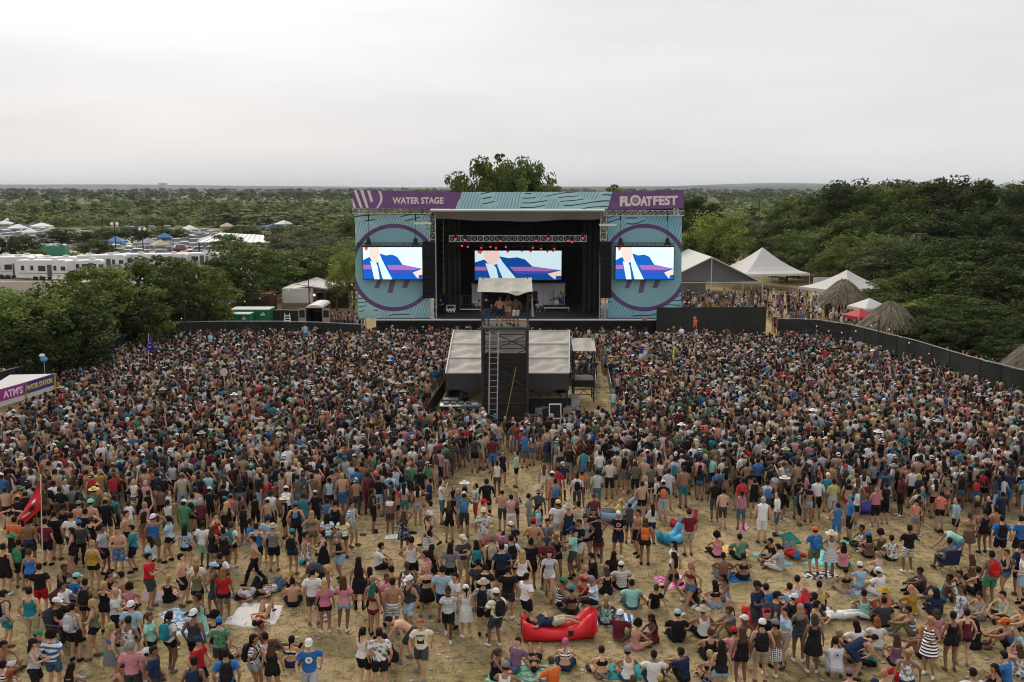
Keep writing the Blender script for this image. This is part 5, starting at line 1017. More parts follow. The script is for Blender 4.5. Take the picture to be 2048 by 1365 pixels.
    RG = {'torso': 0, 'head': 1, 'arm': 2, 'fore': 3, 'thigh': 4, 'shin': 5, 'foot': 6}
    N_ = 12; sp = [spine(-.1+.6*k/N_)[0] for k in range(N_+1)]
    for k in range(N_):
        d_, t = seg(sp[k], sp[k+1]); d_ = d_/.135; u = d_ < best; best[u] = d_[u]; reg[u] = 0; tt[u] = ((k+t[u])/N_)*.6-.1
    d_, t = seg(hc-hu*.1, hc+hu*.08); d_ = d_/.085; u = d_ < best; best[u] = d_[u]; reg[u] = 1
    d_, t = seg(nb, hc-hu*.09); d_ = d_/.055; u = d_ < best; best[u] = d_[u]; reg[u] = 0; tt[u] = .53+.05*t[u]
    for nm, i, a, b, r_ in bones:
        d_, t = seg(a, b); d_ = d_/r_*(1.0 if nm != 'arm' else .97); u = d_ < best; best[u] = d_[u]; reg[u] = RG[nm]; tt[u] = t[u]; sid[u] = i
    # body mesh: remeshed skin, hands, small eyes and mouth
    bm = MB(); bm.add(co, [tuple(int(x) for x in f) for f in F], 0); me0 = bm.mesh('body_tmp', [SKIN, EYE, LIPS], True); me1 = decimate(me0, .36)
    n1 = len(me1.vertices); c1 = np.zeros(n1*3); me1.vertices.foreach_get('co', c1); ex = MB()
    for i, sg in enumerate((-1, 1)):
        s_, e_, w_ = J[i][:3]; inner = nrm3(-rs*sg+f0*.3 if pose not in ('ba',) else V3(0, 0, -1)); hand_geo(ex, w_, w_-e_, inner, sg)
    for sg in (-1, 1): ex.ball(hc+hr*sg*.032+hf*.086+hu*.012, .011, 6, 4, m=1)
    ex.ball(hc+hf*.088-hu*.062, .018, 6, 4, sc=(1.1, .55, .5), m=2)
    fin = MB(); fin.add(c1.reshape(-1, 3), [tuple(p.vertices) for p in me1.polygons], 0); off = len(fin.v)
    fin.v += ex.v; fin.f += [tuple(i+off for i in f) for f in ex.f]; fin.m += ex.m
    bpy.data.meshes.remove(me0); bpy.data.meshes.remove(me1)
    H = np.eye(4); H[:3, 0] = hr; H[:3, 1] = hf; H[:3, 2] = hu; H[:3, 3] = hc
    cb, db = spine(.30); rb, fb = fr(db); Bk = np.eye(4); Bk[:3, 0] = rb; Bk[:3, 1] = fb; Bk[:3, 2] = db; Bk[:3, 3] = cb
    B = dict(mesh=fin.mesh('body', [SKIN, EYE, LIPS], True), co=co, no=no, F=F, reg=reg, tt=tt, sid=sid, head=H, chest=Bk, J=J, spine=spine, fr=fr, D=D, sh=sh, pose=pose, sex=sex, garm={}, r=rs, f=fs_, cs=cs)
    BODIES[key] = B; return B
def garment(B, kind):
    """cloth shells that follow the body and stand off it, wider at the hems"""
    if kind in B['garm']: return B['garm'][kind]
    co, no, reg, t = B['co'], B['no'], B['reg'], B['tt']; fem = B['sex'] == 'f'
    lat = np.abs((co-B['cs'])@B['r']); frn = (co-B['cs'])@B['f']
    tor = reg == 0; arm = reg == 2; th = reg == 4; shn = reg == 5; ft = reg == 6; z = np.zeros(len(co)); off = z+.012
    low = -.02
    if kind == 'tee':   sel = (tor & (t > low) & (t < .475)) | (arm & (t < .62)); off = .014+.022*np.clip((.16-t)/.2, 0, 1)*tor+.020*arm*np.clip(t/.6, 0, 1)
    elif kind == 'tank':
        sel = tor & (t > low) & (t < .455) & ~((t > .30) & (lat > .128 if fem else lat > .140)) & ~((t > .385) & (lat < .055)); off = .013+.022*np.clip((.18-t)/.2, 0, 1)
    elif kind == 'crop': sel = tor & (t > .255) & (t < .385) & (lat < .16) | (tor & (t >= .385) & (t < .47) & (np.abs(lat-.075) < .022)); off = z+.010
    elif kind == 'band': sel = tor & (t > .25) & (t < .385); off = z+.011
    elif kind == 'shorts': sel = (tor & (t <= .075)) | (th & (t < .78)); off = .012+.022*np.clip(t/.8, 0, 1)*th
    elif kind == 'hot':  sel = (tor & (t <= .085)) | (th & (t < .33)); off = .010+.014*np.clip(t/.35, 0, 1)*th
    elif kind == 'pants': sel = (tor & (t <= .075)) | th | (shn & (t < .93)); off = z+.012+.008*shn
    elif kind == 'brief': sel = (tor & (t <= .03)) | (th & (t < .08)); off = z+.009
    elif kind[:5] in ('shoe0', 'shoe1'): sel = (ft | (shn & (t > .93))) & (B['sid'] == int(kind[4])); off = z+.010
    elif kind[:5] in ('boot0', 'boot1'): sel = (ft | (shn & (t > .45))) & (B['sid'] == int(kind[4])); off = z+.011
    if kind in ('skirt', 'long_skirt', 'dress_skirt'):
        D = B['D']; sp = B['spine']; mb = MB(); n = 20; rows = []
        hem = {'skirt': .60, 'long_skirt': .12, 'dress_skirt': .60}[kind]
        for zz, a, b in ((1.03, .148, .112), (.97, .176, .132), (.90, .196, .158), (.78, .215, .185), (hem, .245 if hem > .4 else .27, .215 if hem > .4 else .25)):
            rows.append([(D['pel'][0]+a*(1+.035*math.sin(i*2.1+zz*3)*(zz < .85))*math.cos(2*math.pi*i/n), D['pel'][1]-.01+b*math.sin(2*math.pi*i/n)*(1+.04*math.cos(i*2.7)*(zz < .85)), zz-.93+D['pel'][2]) for i in range(n)])
        mb.loft(rows, cap=False); me = mb.mesh(kind, [], True); B['garm'][kind] = me; return me
    sf = sel[B['F']].all(axis=1); F = B['F'][sf]; ids, inv = np.unique(F, return_inverse=True); F = inv.reshape(-1, 4)
    pts = co[ids]+no[ids]*np.asarray(off)[ids][:, None]
    # loosen the cloth a little with folds
    pts = pts+no[ids]*(.006*np.sin(pts[:, 2:3]*41+pts[:, 0:1]*23)*np.sin(pts[:, 1:2]*31+2))*(0 if kind[:4] in ('shoe', 'brie', 'crop') else 1)
    # pull ragged rims into an even hem
    edges = np.concatenate([F[:, [0, 1]], F[:, [1, 2]], F[:, [2, 3]], F[:, [3, 0]]]); es = np.sort(edges, 1); uq, cnt = np.unique(es, axis=0, return_counts=True); bd = uq[cnt == 1]
    if len(bd):
        for _ in range(3):
            acc = np.zeros_like(pts); num = np.zeros(len(pts))
            for a, b in ((0, 1), (1, 0)): np.add.at(acc, bd[:, a], pts[bd[:, b]]); np.add.at(num, bd[:, a], 1)
            k = num > 0; pts[k] = pts[k]*.4+.6*acc[k]/num[k][:, None]
    me = bpy.data.meshes.new(kind); me.from_pydata(pts.tolist(), [], F.tolist()); me.polygons.foreach_set('use_smooth', [True]*len(F)); me.update()
    if len(F) > 250: m2 = decimate(me, .42); bpy.data.meshes.remove(me); me = m2
    B['garm'][kind] = me; return me
# ---------------- head wear and hair, in the head's own frame (x right, y front, z up)
def hair_mesh(kind):
    mb = MB(); n = 14
    def dome(zs, front, k=1.0):
        rows = []
        for z, a, b in zs:
            row = []
            for i in range(n):
                t = 2*math.pi*i/n; x = a*math.cos(t); y = b*math.sin(t)-.012
                if z < .045 and y > front: y = front          # leave the face free
                row.append((x*k, y*k, z))
            rows.append(row)
        mb.loft(rows)
    rr = random.Random(hash(kind) % 97)
    if kind == 's': dome(((-.055, .070, .085), (-.02, .080, .100), (.03, .084, .108), (.07, .079, .102), (.105, .060, .078), (.128, .028, .036)), .012)
    if kind in ('l', 'b', 'p'):
        dome(((-.07, .074, .090), (-.02, .086, .106), (.03, .089, .112), (.075, .083, .106), (.11, .063, .080), (.133, .028, .036)), .018)
    if kind in ('l', 'b'):       # hair hanging down the back
        L_ = -.40 if kind == 'l' else -.16; rows = []
        for k in range(7):
            t = k/6; z = -.01+(L_+.01)*t; a = .088+.022*math.sin(t*2.6)-.035*t*t; b = .040-.012*t; yc = -.075-.035*math.sin(min(t*1.6, 1)*1.57)
            rows.append([(a*math.cos(2*math.pi*i/12)*(1+.05*math.sin(i*3+k)), yc+b*math.sin(2*math.pi*i/12), z+.012*math.sin(i*2.3)*(k == 6)) for i in range(12)])
        mb.loft(rows)
    if kind == 'p':              # pony tail
        mb.ball((0, -.115, .05), .036, 8, 5); rows = []
        for k in range(6):
            t = k/5; rows.append([(.030*(1-.5*t)*math.cos(2*math.pi*i/8), -.135-.03*math.sin(t*2)+.026*(1-.5*t)*math.sin(2*math.pi*i/8), .05-.26*t) for i in range(8)])
        mb.loft(rows)
    if kind == 'u':              # bun
        dome(((-.06, .072, .087), (-.02, .081, .101), (.03, .085, .109), (.07, .080, .103), (.105, .060, .078), (.128, .028, .036)), .014); mb.ball((0, -.07, .125), .045, 8, 6)
    if kind == 'a':              # big curls
        for j in range(60):
            t = rr.uniform(0, 6.28); ph = rr.uniform(-.5, 1.5); y = -.03+.10*math.cos(ph)*math.sin(t)
            if y > .05 and ph < .6: continue
            mb.ball((.098*math.cos(ph)*math.cos(t), y, .03+.115*math.sin(ph)), rr.uniform(.035, .055), 6, 4)
        dome(((-.07, .08, .09), (.0, .1, .115), (.07, .1, .11), (.13, .06, .07)), .01)
    return mb.mesh('hair', [], True)
HAIR = {k: hair_mesh(k) for k in 'slbpua'}
def hat_mesh(kind):
    mb = MB(); n = 16
    def rows(zs, yo=-.012): mb.loft([[(a*math.cos(2*math.pi*i/n), yo+b*math.sin(2*math.pi*i/n), z) for i in range(n)] for z, a, b in zs])
    if kind in ('cap', 'capb'):
        rows(((.028, .093, .116), (.045, .094, .117), (.085, .086, .107), (.12, .062, .078), (.140, .022, .028))); s = 1 if kind == 'cap' else -1; top, bot = [], []
        for i in range(9):
            t = math.pi*i/8; x = .082*math.cos(t); y = (.075+.115*math.sin(t)) if s > 0 else (-.09-.085*math.sin(t)); top.append((x, y, .040-.02*math.sin(t))); bot.append((x, y, .032-.02*math.sin(t)))
        m_ = 9; mb.add(top+bot, [tuple(range(9)), tuple(range(17, 8, -1))]+[(i, i+9, (i+1) % 9+9, (i+1) % 9) for i in range(9)]); mb.ball((0, -.012, .143), .009, 6, 3)
    if kind == 'bkt': rows(((.015, .175, .19), (.022, .178, .193), (.045, .095, .118), (.10, .086, .105), (.125, .070, .088), (.130, .02, .03)))
    if kind == 'str': rows(((.030, .205, .22), (.020, .212, .228), (.027, .214, .230), (.045, .100, .122), (.10, .088, .108), (.135, .068, .085), (.128, .02, .03)))
    if kind == 'beanie': rows(((.02, .092, .115), (.05, .095, .118), (.09, .088, .110), (.13, .064, .08), (.152, .02, .03)))
    return mb.mesh('hat', [], True)
HATS = {k: hat_mesh(k) for k in ('cap', 'capb', 'bkt', 'str', 'beanie')}
HAIRM = mat('hair', (.05, .03, .02), .7, objcol=True, var=.5, scale=55, bump=.8, spec=.08)
def backpack_meshes():
    b = MB(); n = 12; rows = []
    for z, a, d in ((-.24, .10, .05), (-.22, .135, .075), (-.05, .15, .09), (.10, .14, .08), (.18, .11, .06), (.20, .06, .03)):
        rows.append([(a*(abs(math.cos(t))**.6)*(1 if math.cos(t) > 0 else -1), -.20+d*(abs(math.sin(t))**.6)*(1 if math.sin(t) > 0 else -1), z) for t in [2*math.pi*i/n+.2 for i in range(n)]])
    b.loft(rows); body_ = b.mesh('pack_body', [], True)
    p = MB(); rows = []
    for z, a, d in ((-.20, .07, .015), (-.18, .10, .035), (-.06, .105, .04), (-.03, .08, .02)):
        rows.append([(a*math.cos(2*math.pi*i/10), -.285+d*math.sin(2*math.pi*i/10), z) for i in range(10)])
    p.loft(rows); pocket = p.mesh('pocket', [], True)
    ss = []
    for sg in (-1, 1):
        s = MB(); pts = [(sg*.09, -.15, .16), (sg*.095, -.02, .205), (sg*.10, .10, .14), (sg*.105, .145, .02), (sg*.13, .08, -.12), (sg*.13, -.13, -.17)]
        for a, c in zip(pts[:-1], pts[1:]): s.tube(a, c, .018, n=5)
        ss.append(s.mesh('strap', [], True))
    return body_, pocket, ss[0], ss[1]
PACK = backpack_meshes()
# ---------------- fabrics: the colour is the garment's own (object colour), patterns woven or printed on it
def fabric(name, pat=None):
    m = bpy.data.materials.new(name); m.use_nodes = True; t = m.node_tree; n = t.nodes; l = t.links; b = n['Principled BSDF']; b.inputs['Roughness'].default_value = .9; b.inputs['Specular IOR Level'].default_value = .15
    oi = n.new('ShaderNodeObjectInfo'); col = oi.outputs['Color']; tcn = n.new('ShaderNodeTexCoord'); pos = tcn.outputs['Object']
    def mixc(f, a, c, default=None):
        x = n.new('ShaderNodeMixRGB'); l.new(f, x.inputs[0])
        for i, q in ((1, a), (2, c)):
            if isinstance(q, tuple): x.inputs[i].default_value = (*q, 1)
            else: l.new(q, x.inputs[i])
        return x.outputs[0]
    def ramp(src, a, c):
        r = n.new('ShaderNodeMapRange'); r.inputs['From Min'].default_value = a; r.inputs['From Max'].default_value = c; l.new(src, r.inputs['Value']); return r.outputs[0]
    def wave(direction, scale, dist=0.0):
        q = n.new('ShaderNodeTexWave'); q.bands_direction = direction; q.inputs['Scale'].default_value = scale; q.inputs['Distortion'].default_value = dist; l.new(pos, q.inputs['Vector']); return q.outputs['Fac']
    inv = n.new('ShaderNodeInvert'); l.new(col, inv.inputs['Color'])
    if pat == 'st': col = mixc(ramp(wave('Z', 3.6), .42, .50), col, inv.outputs[0])
    if pat == 'td':
        q = n.new('ShaderNodeTexNoise'); q.inputs['Scale'].default_value = 4.5; q.inputs['Distortion'].default_value = 1.5; l.new(pos, q.inputs['Vector']); w_ = wave('Z', 2.2, 6); col = mixc(ramp(w_, .35, .65), col, (.75, .78, .78))
    if pat == 'pl':
        a = ramp(wave('Z', 6), .55, .75); c = ramp(wave('X', 6), .55, .75); ad = n.new('ShaderNodeMath'); ad.operation = 'MULTIPLY_ADD'; l.new(a, ad.inputs[0]); ad.inputs[1].default_value = .5
        hf = n.new('ShaderNodeMath'); hf.operation = 'MULTIPLY'; l.new(c, hf.inputs[0]); hf.inputs[1].default_value = .5; l.new(hf.outputs[0], ad.inputs[2]); col = mixc(ad.outputs[0], col, inv.outputs[0])
    if pat == 'fl':
        vo = n.new('ShaderNodeTexVoronoi'); vo.inputs['Scale'].default_value = 17; l.new(pos, vo.inputs['Vector']); hs = n.new('ShaderNodeHueSaturation'); hs.inputs['Saturation'].default_value = .75; hs.inputs['Value'].default_value = .4; l.new(vo.outputs['Color'], hs.inputs['Color'])
        nq = n.new('ShaderNodeTexNoise'); nq.inputs['Scale'].default_value = 11; l.new(pos, nq.inputs['Vector']); col = mixc(ramp(nq.outputs['Fac'], .50, .56), col, hs.outputs[0])
    ns = n.new('ShaderNodeTexNoise'); ns.inputs['Scale'].default_value = 14; ns.inputs['Detail'].default_value = 3; l.new(pos, ns.inputs['Vector'])
    bp = n.new('ShaderNodeBump'); bp.inputs['Strength'].default_value = 1.0; bp.inputs['Distance'].default_value = .035; l.new(ns.outputs['Fac'], bp.inputs['Height']); l.new(bp.outputs[0], b.inputs['Normal'])
    l.new(col, b.inputs['Base Color']); return m
FAB = {None: fabric('cloth'), 'st': fabric('cloth_striped', 'st'), 'td': fabric('cloth_tie_dyed', 'td'), 'pl': fabric('cloth_checked', 'pl'), 'fl': fabric('cloth_printed', 'fl')}
PATW = {None: '', 'st': 'striped ', 'td': 'tie-dyed ', 'pl': 'checked ', 'fl': 'patterned '}
PAL = {'w': ('white', (.68, .67, .66)), 'k': ('black', (.014, .012, .014)), 'c': ('charcoal', (.05, .052, .06)), 'g': ('grey', (.18, .19, .20)), 'lg': ('light grey', (.42, .43, .46)), 'n': ('navy', (.018, .028, .065)),
       'b': ('blue', (.03, .14, .38)), 'lb': ('light blue', (.34, .50, .62)), 't': ('teal', (.02, .20, .24)), 'aq': ('mint', (.28, .58, .50)), 'gr': ('green', (.06, .22, .10)), 'ol': ('olive', (.13, .13, .07)), 'kh': ('khaki', (.40, .34, .24)),
       'r': ('red', (.45, .015, .02)), 'mr': ('maroon', (.13, .018, .03)), 'pk': ('pink', (.58, .24, .28)), 'hp': ('bright pink', (.56, .17, .26)), 'co': ('coral', (.68, .17, .12)), 'o': ('orange', (.62, .14, .03)), 'y': ('yellow', (.62, .52, .16)), 'mu': ('mustard', (.42, .25, .03)),
       'pu': ('mauve', (.20, .10, .17)), 'br': ('brown', (.14, .08, .05)), 'dn': ('denim', (.06, .12, .20)), 'ld': ('pale denim', (.30, .40, .50)), 'cr': ('cream', (.64, .57, .45))}
HAIRC = {'d': ('dark', (.018, .012, .010)), 'br': ('brown', (.075, .042, .022)), 'bl': ('blond', (.40, .27, .12)), 'rd': ('ginger', (.26, .10, .03)), 'gy': ('grey', (.30, .29, .28)), 't': ('teal-dyed', (.02, .12, .13)), 'pk': ('pink-dyed', (.42, .12, .20))}
LENW = {'s': 'short', 'l': 'long', 'b': 'shoulder-length', 'p': 'ponytailed', 'u': 'pinned-up', 'a': 'big curly'}
POSEW = {'st': 'standing', 'st2': 'standing', 'fo': 'standing with hands together', 'hp': 'standing hands on hips', 'ra': 'raising one hand', 'up': 'with an arm raised', 'hh': 'with both hands on head', 'wk': 'walking', 'be': 'bending over', 'cr': 'crouching', 'xl': 'sitting cross-legged', 'kn': 'sitting with knees up', 'ba': 'sitting propped on arms', 'ly': 'lying with knees up', 'lf': 'lying stretched out', 'ch': 'sitting in a camp chair'}
TOPW = {'T': 'T-shirt', 'K': 'tank top', 'V': 'bikini top', 'S': 'strapless top', 'D': 'dress', 'N': None}; BOTW = {'s': 'shorts', 'h': 'short shorts', 'p': 'trousers', 'k': 'skirt', 'b': 'bikini bottoms', 'w': 'swim trunks'}
SKINS = [(.54, .31, .20), (.48, .27, .165), (.42, .225, .13), (.33, .168, .094), (.20, .10, .06), (.10, .05, .032), (.55, .33, .23)]
YAW = {'b': 0, 'f': 180, 'l': 90, 'r': -90, 'bl': 40, 'br': -40, 'fl': 140, 'fr': -140}
PEOPLE = []; PACKS = []
def person(x, y, pose, yaw, sex, top, bottom, hair, hat=None, pack=None, skin=None, h=1.0, z=0.0, feet='shoe', rnd=random, grp='people in the front of the crowd'):
    """top/bottom: (kind, colour code, pattern)"""
    B = body(pose, sex); sk = skin if skin is not None else rnd.choice(SKINS[:5] if rnd.random() < .85 else SKINS); v = rnd.uniform(.9, 1.1)
    o = link('person', B['mesh'], None, (x, y, z), (0, 0, yaw), (h*1.06, h*1.06, h), color=tuple(c*v for c in sk))
    words = []
    def cloth(kind, name, code, pat):
        n_, c = PAL[code]; f = rnd.uniform(.85, 1.15); link(name, garment(B, kind), o, mat=FAB[pat], color=tuple(min(q*f, .8) for q in c)); return '%s %s' % (n_, PATW[pat].strip()) if pat else n_
    stand = pose not in SIT and pose not in LIE and pose not in ('be',)
    if top[0] == 'D':
        a = cloth('tank', 'dress_bodice', top[1], top[2])
        if stand: cloth('dress_skirt' if bottom is None else 'long_skirt', 'dress_skirt', top[1], top[2])
        else: cloth('shorts', 'dress_skirt', top[1], top[2])
        words.append(a+' dress')
        if bottom is None: cloth('brief', 'underwear', 'k', None)
    elif top[0] != 'N':
        a = cloth({'T': 'tee', 'K': 'tank', 'V': 'crop', 'S': 'band'}[top[0]], {'T': 't_shirt', 'K': 'tank_top', 'V': 'bikini_top', 'S': 'strapless_top'}[top[0]], top[1], top[2]); words.append(a+' '+TOPW[top[0]])
    if bottom is not None and top[0] != 'D':
        k = {'s': 'shorts', 'w': 'shorts', 'h': 'hot', 'p': 'pants', 'b': 'brief', 'k': 'skirt' if stand else 'hot'}[bottom[0]]; a = cloth(k, BOTW[bottom[0]].replace(' ', '_'), bottom[1], bottom[2]); words.append(a+' '+BOTW[bottom[0]])
    if feet:
        fc = rnd.choice(['k', 'k', 'c', 'w', 'g', 'br']) if feet != 'boot' else 'k'
        for q in '01': cloth(feet+q, feet, fc, None)
    Hm = Matrix(B['head'].tolist()); hw = ''
    if hair:
        ck, ln = hair[:-1], hair[-1]
        if ln != 'x':
            ho = link('hair', HAIR[ln], o, mat=HAIRM, color=tuple(q*rnd.uniform(.8, 1.2) for q in HAIRC[ck][1])); ho.matrix_basis = Hm; hw = '%s %s hair' % (LENW[ln], HAIRC[ck][0])
        else: hw = 'bald head'
    if hat:
        hk, hc_ = hat; q = link('hat', HATS[hk], o, mat=FAB[None], color=PAL[hc_][1]); q.matrix_basis = Hm; hw = '%s %s' % (PAL[hc_][0], {'cap': 'cap', 'capb': 'backward cap', 'bkt': 'bucket hat', 'str': 'straw hat', 'beanie': 'bandana'}[hk])
    lab = ('bare-chested person in ' if top[0] == 'N' else 'person in ')+' and '.join(words[:2])
    PEOPLE.append(dict(o=o, lab=lab, hw=hw, pw=POSEW[pose], x=x, y=y, top=words[0] if words else '', yaw=yaw, pose=pose, pack=pack))
    tag(o, lab, 'person', grp)
    if pack:
        bp = link('backpack', PACK[0], None, mat=FAB[None], color=PAL[pack][1]); M = Matrix.LocRotScale(Vector((x, y, z)), Matrix.Rotation(yaw, 3, 'Z').to_quaternion(), Vector((h, h, h))) @ Matrix(B['chest'].tolist()); bp.matrix_basis = M
        link('pocket', PACK[1], bp, mat=FAB[None], color=tuple(c*1.25 for c in PAL[pack][1])); [link('strap', q, bp, mat=FAB[None], color=tuple(c*.7 for c in PAL[pack][1])) for q in PACK[2:]]; PACKS.append((bp, pack, PEOPLE[-1]))
    return o
